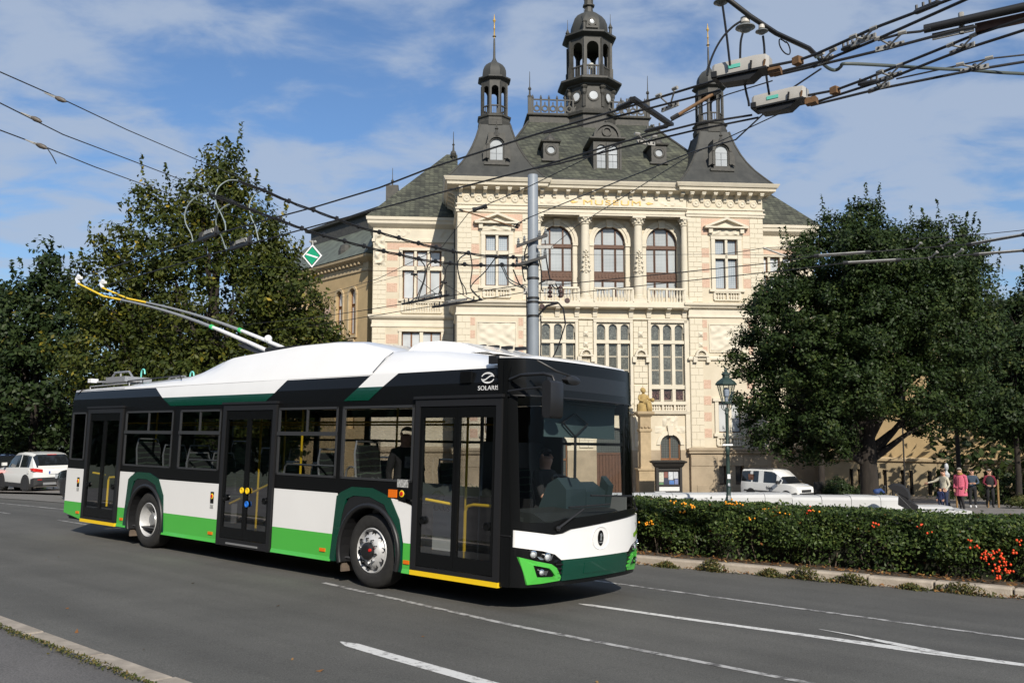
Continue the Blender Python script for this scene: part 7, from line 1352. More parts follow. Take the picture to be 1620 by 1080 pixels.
for lab, p, q in ((L_('second wire'), (3.185, 8.249, 5.47), (3.312, 8.121, 5.47)), (L_('middle wire'), (3.684, 9.123, 5.47), (3.877, 9.019, 5.47)), (L_('topmost'), (3.538, 7.486, 5.47), (3.676, 7.276, 5.47)), (L_('upper black contact'), (1.202, 9.838, 5.47), (1.358, 9.601, 5.47)), (L_('lower black contact'), (1.638, 10.624, 5.47), (1.898, 10.416, 5.47))):
    p, q = Vector(p), Vector(q); d = (q - p).normalized(); b = MB(); b.tube([p, p + d * .03, q - d * .03, q], [.012, .026, .026, .012], 6)
    for k in range(4): c = p.lerp(q, (k + .5) / 4); b.tube([c, c + Vector((0, 0, .06))], .012, 5)
    ob('splice_clamp', b, wire_k, WOBJ[lab])
for lab, p in ((L_('topmost'), (2.829, 8.454, 5.45)), (L_('upper wire fan'), (3.48, 9.232, 5.45))):
    b = MB(); b.X = Matrix.Translation(p) @ Matrix.Rotation(.6, 4, 'Z'); b.ring(-.03, .03, -.03, .03, [(-.01, -.05), (.01, -.04), (.01, .03), (-.01, .045)]); ob('wire_block', b, rusty, WOBJ[lab])
# the two switch boxes
def swbox(A, Bq, lab):
    A, Bq = Vector(A), Vector(Bq); d = (Bq - A); ln = d.length; X = Matrix.Translation(A) @ d.to_track_quat('X', 'Z').to_matrix().to_4x4()
    o = link('switch_box', None, label=lab, cat='switch box', group='switch boxes on the trolley wires'); o.matrix_world = X
    w_ = .105
    b = MB(); sec = lambda x, k=1.: [(x, -w_ * k, .03), (x, -w_ * k, .07 + .06 * k), (x, -w_ * .8 * k, .10 + .075 * k), (x, w_ * .8 * k, .10 + .075 * k), (x, w_ * k, .07 + .06 * k), (x, w_ * k, .03)]
    b.loft([sec(0, .8), sec(.03, .95), sec(ln - .14), sec(ln - .03, .9), sec(ln, .6)]); ob('cover', b, mat('box_cover', (.40, .385, .355), .5, var=.15, vs=6), o, 25)
    b = MB(); b.box(.0, ln - .02, -w_ - .006, w_ + .006, .012, .032); b.prism([(.05, .012), (ln - .1, .012), (ln - .2, -.06), (.1, -.045)], -w_ * .8, w_ * .8); ob('base_plate', b, wire_k, o)
    ob('teal_label', MB().box(ln * .3, ln * .52, -w_ * 1.0 - .004, -w_ + .0, .08, .118), mat('teal_label', (.12, .5, .40), .5), o)
    b = MB(); b.box(ln - .02, ln + .1, -.05, .05, -.04, .03); b.tube([(ln - .05, -.09, .03), (ln - .03, -.11, .1)], .012, 5); ob('end_bracket', b, rusty, o)
    b = MB(); b.tube([(ln * .7, -w_ - .012, .03), (ln * .72, -w_ - .02, .11)], .012, 5); b.box(.0, .06, -w_ - .02, -w_, .02, .08); ob('latch', b, wire_k, o)
swbox((2.13, 8.99, 5.43), (2.63, 8.68, 5.43), 'left and higher grey switch box with a teal label hanging on the wires')
swbox((2.785, 9.865, 5.43), (3.28, 9.51, 5.43), 'right and lower grey switch box with a teal label hanging on the wires')
def bell(p, k, lab, cap):
    o = link('bell_insulator', None, label=lab, cat='insulator', group='insulators on the messenger cable', loc=p); b = MB(); b.lathe([(.03 * k, .10 * k), (.055 * k, .095 * k), (.06 * k, .03 * k), (.05 * k, .02 * k)], 12); ob('cap', b, cap, o, 40)
    b = MB(); b.lathe([(.03 * k, .03 * k), (.05 * k, .015 * k), (.115 * k, -.02 * k), (.12 * k, -.035 * k), (.08 * k, -.045 * k), (.06 * k, -.075 * k), (.02 * k, -.09 * k)], 16); ob('shed', b, porc, o, 40)
bell((2.413, 8.8, 5.975), .85, 'large bell insulator with a white cap above the left switch box', whiteporc); bell((2.582, 8.8, 5.925), .55, 'small bell insulator between the two switch boxes', whiteporc); bell((2.164, 8.8, 6.24), .62, 'bell insulator cut by the top edge of the picture', porc)
def rod(name, lab, cat, p, q, r, m, grp=None, ends=True):
    p, q = Vector(p), Vector(q); d = (q - p).normalized(); b = MB(); b.tube([p, q], r, 8); o = ob(name, b, m, None, 60, label=lab, cat=cat, group=grp)
    if ends: b = MB(); b.tube([p - d * .08, p + d * .02], r * 1.4, 7); b.tube([q - d * .02, q + d * .08], r * 1.4, 7); ob('end_fitting', b, wire_k, o)
    return o
b = MB(); p, q = Vector((1.332, 9.51, 5.45)), Vector((1.922, 10.381, 5.45)); d = (q - p).normalized(); n_ = d.cross(Vector((0, 0, 1))); b.loft([[e + n_ * x + Vector((0, 0, z)) for x, z in ((-.035, 0), (.035, 0), (.035, .035), (-.035, .035))] for e in (p, q)]); ob('spacer_bar', b, wire_k, label='flat black spacer bar bridging two wires before the right turret', cat='spacer')
b = MB(); P = [Vector((3.872, 7.996, 5.56)), Vector((4.874, 7.345, 5.56)), Vector((5.3, 7.07, 5.56))]; b.tube(P, .04, 10); bt_ = ob('support_beam', b, wire_k, None, 60, label='dark tube and rusty brown beam reaching in from the right edge', cat='beam')
p, q = Vector((4.274, 7.849, 5.46)), Vector((5.35, 7.14, 5.46)); d = (q - p).normalized(); n_ = d.cross(Vector((0, 0, 1))); b = MB(); b.loft([[e + n_ * x + Vector((0, 0, z)) for x, z in ((-.03, 0), (.03, 0), (.03, .075), (-.03, .075))] for e in (p, q)]); ob('rusty_beam', b, mat('rusty_beam', (.17, .095, .075), .85, var=.4, vs=8), bt_)
b = MB(); c = Vector((4.12, 7.9, 5.46)); b.loft([[c + d * e + n_ * x + Vector((0, 0, z)) for x, z in ((-.012, 0), (.012, 0), (.012, .06), (-.012, .06))] for e in (-.2, .15)]); b.tube([c + d * .05, c + d * .05 + Vector((0, 0, .2))], .025, 6); ob('beam_clamp', b, galv, bt_)
for lab, p, q in (('upper insulator on the left sky wires', (-7.095, 13.0, 6.883), (-6.753, 13.0, 6.744)), ('middle insulator on the left sky wires', (-7.434, 13.0, 6.576), (-7.111, 13.0, 6.429)), ('lowest insulator on the left sky wires', (-7.345, 13.0, 6.154), (-7.004, 13.0, 6.017))):
    p, q = Vector(p), Vector(q); m_ = p.lerp(q, .52); d = (q - p).normalized(); b = MB(); b.tube([p, m_ + Vector((0, 0, .012))], .008, 5); b.tube([p, m_ - Vector((0, 0, .012))], .008, 5); o = ob('strain_insulator', b, galv, label=lab + ', with its tensioner', cat='insulator', group='strain insulators on the sky wires'); b = MB(); b.tube([m_, m_ + d * .05, q - d * .05, q], [.025, .04, .035, .012], 7); ob('insulator_body', b, mat('brown_insulator', (.13, .11, .09), .5, var=.5, vs=20), o, 50)
rod('strain_insulator', 'brown wooden strain insulator beside the right turret', 'insulator', (2.016, 10.5, 5.626), (2.478, 10.5, 5.905), .022, rusty)
rod('strain_insulator', 'black link insulator in front of the left pavilion frieze', 'insulator', (-1.013, 24.0, 7.827), (-.769, 24.0, 7.898), .05, wire_k)
rod('insulator_rod', 'long brown insulator rod with a ring slanting in front of the left pavilion pediment', 'insulator', (-1.242, 21.6, 7.196), (.078, 21.6, 6.78), .018, rusty)
b = MB(); b.tube([(.078, 21.55, 6.78), (.14, 21.55, 6.82)], .01, 5)
for k in range(4): c = Vector((.13 + k * .085, 21.5, 6.82 + k * .05)); b.lathe([(.03, -.012), (.045, 0), (.03, .012)], 8, c)
ob('chain_insulator', b, wire_k, label='black chain of small insulators left of the grey pole top', cat='insulator')
rod('cantilever_rod', 'grey diagonal rod holding the wire at the left of the oak', 'rod', (6.319, 21.9, 6.316), (6.869, 21.9, 6.107), .025, galv, ends=False)
for lab, p, q, m in (('pale insulated rod on the upper far wire before the oak', (6.786, 19.357, 5.62), (7.712, 18.971, 5.62), galv), ('pale insulated rod on the lower far wire before the oak', (7.749, 20.2, 5.62), (8.753, 19.85, 5.62), galv), ('thick grey sleeve on the upper far wire at the right edge', (9.531, 18.101, 5.62), (10.11, 17.19, 5.62), galv), ('thick grey sleeve on the lower far wire at the right edge', (10.243, 19.184, 5.62), (11.015, 18.763, 5.62), galv)):
    rod('insulated_rod', lab, 'rod', p, q, .032, m, 'rods on the far lane wires')
for lab, p, q in (('section insulator on the upper wire in the lime tree', (-6.085, 16.928, 5.45), (-5.488, 16.253, 5.45)), ('section insulator on the lower wire in the lime tree', (-5.757, 17.789, 5.45), (-5.112, 17.105, 5.45)), ('upper section insulator before the left wing', (-3.385, 27.0, 5.6), (-1.806, 25.036, 5.6)), ('lower section insulator before the left wing', (-2.516, 27.724, 5.6), (-.901, 26.047, 5.6))):
    p, q = Vector(p), Vector(q); d = (q - p).normalized(); L0 = (q - p).length; n_ = d.cross(Vector((0, 0, 1))); b = MB()
    b.loft([[e + n_ * x + Vector((0, 0, z)) for x, z in ((-.04, -.03), (.04, -.03), (.04, .025), (-.04, .025))] for e in (p.lerp(q, .1), p.lerp(q, .9))]); b.tube([p, p.lerp(q, .12)], .03, 6); b.tube([p.lerp(q, .88), q], .03, 6)
    o = ob('section_insulator', b, wire_k, label=lab, cat='insulator', group='section insulators on the contact wires')
    b = MB(); b.tube([p.lerp(q, .2) + Vector((0, 0, .03)), p.lerp(q, .3) + Vector((0, 0, .11)), p.lerp(q, .75) + Vector((0, 0, .11)), p.lerp(q, .85) + Vector((0, 0, .03))], .022, 6)
    b.loft([[e + n_ * x + Vector((0, 0, z)) for x, z in ((-.03, .05), (.03, .05), (.03, .1), (-.03, .1))] for e in (p.lerp(q, .35), p.lerp(q, .7))]); ob('arc_runner', b, galv, o)
    b = MB()
    for u in (.05, .15, .5, .85, .95): c = p.lerp(q, u); b.tube([c, c + Vector((0, 0, .14))], .022, 6)
    ob('clamp_bolts', b, wire_k, o, kind='stuff')
# triangle hangers above the far section insulators
for lab, top, b0, b1 in (('left black bridle wire over the upper section insulator', (-2.93, 26.2, 6.35), (-3.0, 26.5, 5.7), (-2.2, 25.5, 5.68)), ('right black bridle wire over the section insulators', (-2.02, 26.0, 6.08), (-2.75, 26.2, 5.68), (-1.25, 26.4, 5.66))):
    b = MB(); b.tube([top, b0], .01, 5); b.tube([top, b1], .01, 5); b.tube([Vector(top) + Vector((-.1, 0, .05)), Vector(top) + Vector((.1, 0, .03))], .04, 6); ob('bridle_wire', b, wire_k, label=lab, cat='wire')
# green diamond sign
sg_ = link('hanging_sign', None, label='green diamond traffic signal sign with a white stripe hanging before the lime tree', cat='sign', loc=(-4.58, 20.0, 5.74), rot=(0, 0, -.15))
b = MB(); b.prism([(0, -.27), (.235, 0), (0, .27), (-.235, 0)], 0, .03); ob('border', b, mat('sign_white', (.8, .8, .78), .5), sg_)
b = MB(); b.prism([(0, -.225), (.195, 0), (0, .225), (-.195, 0)], -.004, .0); ob('black_rim', b, wire_k, sg_)
b = MB(); b.prism([(0, -.205), (.178, 0), (0, .205), (-.178, 0)], -.008, -.004); ob('green_face', b, mat('sign_green', (.0, .28, .14), .5), sg_)
b = MB(); b.prism([(-.135, .05), (-.15, .03), (.135, -.085), (.15, -.05)][::1], -.011, -.008); b.v = [tuple(v) for v in b.v]
b = MB(); b.prism([(-.15, .032), (-.125, .06), (.15, -.032), (.125, -.06)], -.011, -.008); ob('stripe', b, MATS['sign_white'], sg_)
b = MB(); b.tube([(0, .015, .26), (0, .015, .36)], .02, 6); b.sphere((-.05, .015, .34), .035, 6, 5); b.sphere((.06, .015, .33), .035, 6, 5); ob('clamp', b, galv, sg_)
# the grey pole
PO = link('traction_pole', None, label='tall tapered grey steel pole carrying crossarms and cables behind the bus', cat='pole', loc=(.53, 22, 0))
pole_m = mat('pole_grey_paint', (.235, .265, .30), .5, var=.12, vs=3)
zb = plaza(.53, 22); ob('shaft', MB().lathe([(.150, zb - .2), (.146, 3.0), (.138, 6.2), (.128, 8.2), (.12, 8.215), (.02, 8.22)], 24), pole_m, PO, 50)
for z in (5.55, 5.05, 4.95, 4.6, 5.9): ob('band_clamp', MB().lathe([(.142, z - .03), (.158, z - .025), (.158, z + .025), (.142, z + .03)], 20, cap=False), wire_k, PO, 50)
def at0(x, z, y=0.): return Vector((x, y, z))
for z0, z1, x0, x1, yy in ((6.33, 6.62, -.42, .36, -.2), (5.84, 6.08, -.46, .34, -.2)):
    b = MB(); b.loft([[at0(x, z + dz, yy + dy_) for dy_, dz in ((-.04, -.035), (.04, -.035), (.04, .035), (-.04, .035))] for x, z in ((x0, z0), (x1, z1))]); ob('crossarm', b, wire_k, PO)
    for k, x in enumerate((x0 + .05, x0 + .2, x1 - .2, x1 - .05)):
        z = z0 + (z1 - z0) * (x - x0) / (x1 - x0); b = MB(); b.lathe([(.02, .03), (.04, .05), (.025, .08), (.04, .1), (.025, .13), (.03, .16), (.01, .2)], 8, at0(x, z, yy)); ob('pin_insulator', b, porc, PO, 40)
b = MB(); b.tube([at0(.14, 4.63, -.05), at0(.34, 4.85, -.1), at0(.62, 4.92, -.12)], .03, 6); b.tube([at0(.14, 4.95), at0(.62, 4.93, -.1)], .025, 6); b.tube([at0(.62, 4.93, -.1), at0(.75, 4.78, -.1), at0(.8, 4.4, -.1)], .022, 6); br_ = ob('bracket_arm', b, wire_k, PO)
for x, z in ((.42, 5.0), (.68, 5.0)):
    for k in range(3): ob('insulator', MB().lathe([(.025, -.05), (.062, -.03), (.062, 0), (.025, .02), (.025, .05)], 10, at0(x, z + .1 + k * .11, -.1)), mat('red_brown_insulator', (.055, .026, .022), .4), br_, 40)
for x, z in ((.22, 4.83), (.85, 4.98)): b = MB(); b.X = Matrix.Translation(at0(x, z, -.1)) @ Matrix.Rotation(pi / 2, 4, 'X'); b.lathe([(.06, -.05), (.07, 0), (.06, .05)], 12); ob('pulley', b, MATS['red_brown_insulator'], br_, 40)
for P in ([(-.14, 6.4), (-.22, 6.1), (-.14, 5.7), (-.15, 5.5)], [(.15, 6.0), (.2, 5.7), (.2, 5.3), (.25, 5.2)], [(.3, 6.5), (.33, 6.0), (.45, 5.4), (.6, 5.25)], [(.14, 5.4), (.45, 5.5), (.6, 5.3), (.66, 5.1)], [(.8, 4.4), (.6, 3.8), (.3, 3.2), (.2, 3.0)], [(.18, 4.6), (.19, 4.2), (.17, 3.2)], [(-.17, 5.2), (-.16, 4.6), (-.165, 3.2)], [(-.14, 6.15), (-.28, 6.0), (-.25, 5.6), (-.2, 5.45)], [(-.2, 5.25), (-.35, 5.4), (-.5, 5.75)]):
    b = MB(); b.tube(smooth_pts([at0(x, z, -.17) for x, z in P]), .018, 6); ob('pole_cable', b, wire_k, PO, 60)
b = MB(); b.box(-.24, -.14, -.12, .02, 5.15, 5.3); b.box(-.26, -.16, -.1, .02, 5.78, 5.84); b.box(.1, .5, -.22, -.14, 6.28, 6.36); b.box(.3, .55, -.2, -.12, 5.38, 5.46); ob('fitting', b, galv, PO)
# ================================================================ vehicles, street furniture, people outdoors
car_glass = mat('car_glass', (.012, .014, .016), .06, spec=.8); plastic = mat('black_plastic', (.025, .025, .026), .6)
def car(lab, X, st, W, wheels, r, body_m, cat='car', group=None, roofm=None, clad=None, plate=None, tail=True, belt=None, wins=(), front=False, rimm=None):
    """st: stations (x, z_bottom, z_belt, z_roof or None, half-width factor); local x = forwards, z up, origin on the ground under the rear bumper"""
    o = link('parked_' + ('van' if cat == 'van' else 'car'), None, label=lab, cat=cat, group=group); o.matrix_world = X; h = W / 2
    b = MB(); b.loft([[(x, -h * k * .90, zb), (x, -h * k, zb + .18), (x, -h * k * 1.0, zb + (zt - zb) * .6), (x, -h * k * .955, zt - .03), (x, -h * k * .85, zt), (x, h * k * .85, zt), (x, h * k * .955, zt - .03), (x, h * k * 1.0, zb + (zt - zb) * .6), (x, h * k, zb + .18), (x, h * k * .90, zb)] for x, zb, zt, zr, k in st])
    ob('body', b, body_m, o, 35)
    cab = [q for q in st if q[3]]
    g = lambda x, zt, zr, k, e=0: [(x, -h * k * .93 - e, zt - .03), (x, -h * k * .80 - e, zr - .09), (x, -h * k * .66, zr + e), (x, h * k * .66, zr + e), (x, h * k * .80 + e, zr - .09), (x, h * k * .93 + e, zt - .03)]
    b = MB(); b.loft([g(x, zt, zr, k) for x, zb, zt, zr, k in cab]); ob('glasshouse', b, car_glass, o, 25)
    b = MB(); top = [q for q in cab if q[3] > q[2] + .25]
    b.loft([[(x, -h * k * .81, zr - .10), (x, -h * k * .67, zr + .012), (x, 0, zr + .03), (x, h * k * .67, zr + .012), (x, h * k * .81, zr - .10)] for x, zb, zt, zr, k in top], cap=True); ob('roof', b, roofm or body_m, o, 40)
    for x0, x1 in wins:     # body-coloured pillars / blind panels between x0 and x1 on both sides
        b = MB(); it = lambda x, c: float(np.interp(x, [q[0] for q in cab], [q[c] for q in cab]))
        for sg in (-1, 1): ob('pillar', MB().loft([[(x, sg * (h * it(x, 4) * .93 + .006), it(x, 2) - .04), (x, sg * (h * it(x, 4) * .80 + .008), it(x, 3) - .08)] for x in (x0, x1)], cap=False, close=False), body_m, o)
    for x in wheels:
        for sg in (-1, 1):
            b = MB(); b.prism([(x + (r + .07) * cos(a), r + (r + .07) * sin(a)) for a in [-.5 + (pi + 1) * k / 18 for k in range(19)]], sg * (h + .004), sg * (h - .12)); ob('wheel_arch', b, clad or plastic, o)
            w_ = link('wheel', None, o); P = lambda pr: [[(x + q * cos(2 * pi * i / 20), sg * (h + .012 - d), r + q * sin(2 * pi * i / 20)) for i in range(20)] for q, d in pr]
            b = MB(); b.loft(P([(r * .66, .03), (r * .8, .0), (r * .95, .02), (r, .06), (r, .22)]), cap=False); ob('tyre', b, rubber, w_, 50)
            b = MB(); b.loft(P([(r * .67, .03), (r * .62, .06), (r * .01, .05)]), cap=False); rm = ob('rim', b, plastic, w_, 40)
            b = MB()
            for k in range(5): a = 2 * pi * k / 5 + .3; b.loft([[(x + q * cos(a + e), sg * (h - .02 if q > .05 else h - .015), r + q * sin(a + e)) for e in (-.2 * (.12 / max(q, .1)), .2 * (.12 / max(q, .1)))] for q in (.03, r * .35, r * .64)], cap=False, close=False)
            ob('spokes', b, rimm or silver, w_)
    return o, h
def plateobj(o, x, y0, y1, z, dirx, txt=None):
    p = ob('number_plate', MB().box(x - .006, x + .006, y0, y1, z, z + .115), wht_s, o)
    ob('plate_band', MB().box(x - .008, x + .008, y0 if dirx > 0 else y1 - .05, (y0 + .05) if dirx > 0 else y1, z + .002, z + .113), mat('plate_blue', (.02, .06, .35), .5), p)
    if txt:
        X = Matrix.Translation((x + .011 * (1 if dirx > 0 else -1), (y0 + y1) / 2, z + .025)) @ Matrix.Rotation(pi / 2 if dirx > 0 else -pi / 2, 4, 'Z') @ Matrix.Rotation(pi / 2, 4, 'X'); font('plate_text', txt, .095, .001, plastic, p, X, 1., 1.1)
def along(s, t, z=0.05):   # on the far side strip, facing away along the road (+s)
    p = R(s, t, z); X = Matrix((BS, BZ.cross(BS), BZ)).transposed().to_4x4(); X.translation = p; return X
suv_st = [(0, .42, .92, None, .90), (.06, .30, 1.02, None, .95), (.12, .26, 1.06, 1.12, .96), (.55, .24, 1.08, 1.58, .97), (.95, .22, 1.07, 1.63, .985), (1.6, .22, 1.06, 1.65, 1.), (2.3, .22, 1.04, 1.60, 1.), (2.75, .22, 1.02, 1.38, 1.), (3.12, .22, 1.02, 1.04, .99), (3.6, .24, .97, None, .97), (4.0, .28, .86, None, .9), (4.15, .34, .74, None, .82)]
wp_car = mat('white_car_paint', (.72, .72, .70), .25, coat=.5); navy_p = mat('navy_car_paint', (.012, .018, .045), .2, coat=.7); blk_p = mat('black_car_paint', (.012, .014, .015), .2, coat=.7)
# the white SUV: its rear corner towards the camera
px0 = Vector((-19.35, 36.75)); 
def carX(x, y, z, hd): return Matrix.Translation((x, y, z)) @ Matrix.Rotation(hd, 4, 'Z')
hd = math.atan2(BS.y, BS.x)
C_, h = car('white parked SUV with black cladding seen from its rear corner', carX(-18.85, 36.9, -.87, hd), suv_st, 1.77, (.78, 3.28), .35, wp_car, wins=((.16, .62), (1.5, 1.58), (2.72, 3.05)), group='cars parked at the left')
for q in (-1, 1):
    b = MB(); b.loft([[(-.01, q * h * .58, .86), (-.01, q * h * .92, .90), (.02, q * h * .99, .92), (.3, q * h * 1.01, .98)], [(-.01, q * h * .58, .99), (-.01, q * h * .92, 1.04), (.03, q * h * .98, 1.05), (.3, q * h * 1.0, 1.02)]], cap=False, close=False); ob('tail_lamp', b, red_l, C_)
ob('rear_bumper', MB().loft([[(x, -h * k, z0), (x, h * k, z0), (x, h * k, z1), (x, -h * k, z1)] for x, k, z0, z1 in ((-.06, .8, .40, .62), (-.03, .97, .32, .66), (.2, 1.015, .26, .60))]), plastic, C_)
ob('skid_plate', MB().box(-.08, -.04, -.5, .5, .36, .46), alu, C_); ob('rear_window', MB().loft([[(.10, -.62, 1.13), (.10, .62, 1.13)], [(.44, -.56, 1.53), (.44, .56, 1.53)]], cap=False, close=False), car_glass, C_)
b = MB(); b.loft([[(.06, -.66, 1.03), (.06, .66, 1.03)], [(.09, -.66, 1.13), (.09, .66, 1.13)]], cap=False, close=False); ob('tailgate', b, wp_car, C_); ob('spoiler_lamp', MB().box(.43, .47, -.18, .18, 1.565, 1.59), red_l, C_)
plateobj(C_, -.02, -.27, .27, .80, -1); ob('reflector', MB().box(-.075, -.055, .55, .72, .565, .59), red_l, C_); ob('side_cladding', MB().box(1.2, 2.85, h * .96, h * 1.012, .22, .40), plastic, C_); ob('side_cladding', MB().box(1.2, 2.85, -h * 1.012, -h * .96, .22, .40), plastic, C_)
for q in (-1, 1): ob('wing_mirror', MB().loft([[(2.75 + d, q * (h * .92 + y), 1.08 + z) for d, z in ((0, 0), (.1, 0), (.1, .13), (0, .13))] for y in (.05, .24)]), wp_car, C_)
ob('fuel_flap', MB().box(.5, .66, h * .985, h * 1.0, .82, .97), wp_car, C_)
C2, h2 = car('dark blue car with lit red tail lamp cut by the left edge', carX(-22.2, 39.3, -1.02, hd), suv_st, 1.78, (.78, 3.28), .34, navy_p, wins=((.16, .62), (1.5, 1.58)), group='cars parked at the left')
for q in (-1, 1): b = MB(); b.loft([[(-.02, q * h2 * .5, .88), (.0, q * h2 * 1.0, .92), (.25, q * h2 * 1.01, .95)], [(-.02, q * h2 * .5, .98), (.0, q * h2 * .99, 1.05), (.25, q * h2 * 1.0, 1.02)]], cap=False, close=False); ob('tail_lamp', b, mat('lit_tail_lamp', (.8, .03, .01), .3, emit=(1, .05, .02, 2.5)), C2)
C3, h3 = car('black parked car with silver wheel trims half hidden by the bus rear', carX(-17.1, 33.4, -.72, hd), [(x, zb, zt * .93, zr and zr * .9, k) for x, zb, zt, zr, k in suv_st], 1.72, (.72, 3.1), .31, blk_p, wins=((.16, .62), (1.5, 1.58)), group='cars parked at the left')
C3.matrix_world = carX(-11.83, 28.15, -.5, hd)
for q in (-1, 1): ob('headlight', MB().box(3.9, 4.08, q * .45, q * .78, .62, .76), mat('lamp_glass', (.55, .58, .6), .06), C3)
# the white van by the museum
van_st = [(0, .40, 1.05, 1.70, .95), (.05, .26, 1.10, 1.80, .98), (.6, .22, 1.10, 1.84, 1.), (1.6, .22, 1.10, 1.86, 1.), (2.4, .22, 1.10, 1.84, 1.), (2.62, .22, 1.10, 1.78, 1.), (3.05, .22, 1.09, 1.48, 1.), (3.5, .22, 1.08, 1.11, .99), (3.85, .24, 1.03, None, .96), (4.2, .28, .92, None, .9), (4.33, .34, .72, None, .8)]
VX = Matrix.Translation((15.0, 56.4, plaza(15, 55))) @ Matrix.Rotation(radians(-57), 4, 'Z')
V_, hv = car('white delivery van with dark lettering parked behind the white wall', VX, van_st, 1.75, (.85, 3.55), .32, wp_car, cat='van', wins=((0.02, .95), (1.4, 1.8), (2.78, 3.2)))
q = MB(); q.box(-.01, .0, -.8, .8, 0, 0)
for q in (-1, 1):
    b = MB(); b.loft([[(3.95, q * .80, .70), (4.25, q * .60, .64), (4.3, q * .5, .62)], [(3.85, q * .83, .90), (4.15, q * .66, .84), (4.22, q * .5, .80)]], cap=False, close=False); ob('headlight', b, mat('lamp_glass', (.55, .58, .6), .06), V_)
    ob('wing_mirror', MB().box(3.0, 3.12, q * .92, q * 1.12, 1.05, 1.25), plastic, V_)
ob('front_bumper', MB().loft([[(x, -h_, z0), (x, h_, z0), (x, h_, z1), (x, -h_, z1)] for x, h_, z0, z1 in ((4.38, .55, .26, .56), (4.2, .84, .24, .60), (3.95, .89, .24, .52))]), plastic, V_); ob('grille', MB().box(4.25, 4.34, -.42, .42, .60, .76), plastic, V_); ob('roof_bar', MB().box(.3, 2.4, -.62, -.57, 1.88, 1.92), plastic, V_); ob('roof_bar', MB().box(.3, 2.4, .57, .62, 1.88, 1.92), plastic, V_)
ob('side_moulding', MB().box(.3, 3.1, -hv * 1.012, -hv * .97, .52, .60), plastic, V_)
font('lettering', 'hips.', .3, .003, plastic, V_, Matrix.Translation((2.35, -hv * 1.015, .70)) @ Matrix.Rotation(pi / 2, 4, 'X'), 1., 1.); ob('poster', MB().box(.62, 1.0, -hv * .93, -hv * .90, 1.2, 1.55), mat('van_poster', (.25, .12, .08), .6, var=.8, vs=6), V_)

# ---- the long white wall
WL = link('white_wall', None, label='long low smooth white wall behind the hedge', cat='wall', loc=(0, 30, .307)); WL.scale = (.833,) * 3; wm = mat('white_render', (.50, .50, .49), .6, var=.14, vs=1.2, bump=.08)
def wall_sec(x, zt, w_=.5, zb=-2.2): y0 = (x - 5) * .045; return [(x, y0 - w_, zb), (x, y0 - w_, zt - .16), (x, y0 - w_ * .86, zt - .05), (x, y0 - w_ * .6, zt), (x, y0 + w_ * .6, zt), (x, y0 + w_ * .86, zt - .05), (x, y0 + w_, zt - .16), (x, y0 + w_, zb)]
xs_ = [2.0, 4.2, 6.4, 8.55, 10.1, 11.2]
for a, c in zip(xs_, xs_[1:]): ob('wall_section', MB().loft([wall_sec(a + .01, -.80), wall_sec(c - .01, -.80)]), wm, WL, 30)
xs_ = [11.2, 12.4, 13.6, 14.8]
for a, c in zip(xs_, xs_[1:]): ob('wall_section', MB().loft([wall_sec(a + .01, -.90), wall_sec(c - .01, -.92)]), wm, WL, 30)
ob('wall_end', MB().loft([wall_sec(14.81, -.92), wall_sec(15.4, -.93), wall_sec(15.75, -.97), wall_sec(16.05, -1.10), wall_sec(16.25, -1.26), wall_sec(16.5, -1.32), wall_sec(17.5, -1.33), wall_sec(17.8, -1.36)]), wm, WL, 30)
ob('low_plinth', MB().box(14.5, 18.0, -.9, .4, -2.2, -1.42), wm, WL)
ob('white_block', MB().loft([[(4.15 + d, y, z) for d, y in ((0, 0), (.36, 0), (.36, .3), (0, .3))] for z, d in ((-2, 0), (-.62, -.06))]), wm, label='small white block leaning left of the notice board', cat='block', loc=(.75, 30.6, .25))
# ---- street lamp
LP = link('street_lamp', None, label='old green cast iron street lamp with a glass lantern', cat='street lamp', loc=(6.53, 27, .184)); LP.scale = (.9,) * 3; grn = mat('lamp_green', (.026, .052, .043), .45, var=.3, vs=10); zb = (plaza(6.53, 27) - .184) / .9 - .02
ob('post', MB().lathe([(.16, zb), (.16, zb + .12), (.11, zb + .2), (.10, zb + .75), (.125, zb + .8), (.10, zb + .88), (.075, zb + .95), (.06, 1.0), (.075, 1.05), (.075, 1.12), (.05, 1.18), (.048, 2.25), (.07, 2.3), (.05, 2.36), (.045, 2.5)], 16), grn, LP, 40)
ob('ladder_bar', MB().box(-.17, .17, -.06, -.03, 1.22, 1.27), wht_s, LP); ob('sticker', MB().box(-.05, .05, -.115, -.10, .12, .27), wht_s, LP); ob('sticker', MB().box(-.035, .035, -.112, -.1, -.12, -.03), wht_s, LP); ob('sticker', MB().box(-.05, .04, -.125, -.1, zb + .82, zb + .97), MATS['white_sticker'], LP)
b = MB()
for k in range(4): a = k * pi / 2 + pi / 4; b.tube(smooth_pts([(.04 * cos(a), .04 * sin(a), 2.36), (.19 * cos(a), .19 * sin(a), 2.48), (.16 * cos(a), .16 * sin(a), 2.66)], 4), .012, 5)
b.lathe([(.10, 2.60), (.16, 2.63), (.16, 2.66), (.10, 2.67)], 12); ob('cradle', b, grn, LP, 40)
b = MB()
for k in range(6):
    a, c = k * pi / 3, (k + 1) * pi / 3; b.tube([(.15 * cos(a), .15 * sin(a), 2.66), (.31 * cos(a), .31 * sin(a), 3.28)], .014, 5); b.tube([(.31 * cos(a), .31 * sin(a), 3.27), (.31 * cos(c), .31 * sin(c), 3.27)], .018, 5); b.tube([(.15 * cos(a), .15 * sin(a), 2.67), (.15 * cos(c), .15 * sin(c), 2.67)], .014, 5)
ln_ = ob('lantern_frame', b, grn, LP, 40)
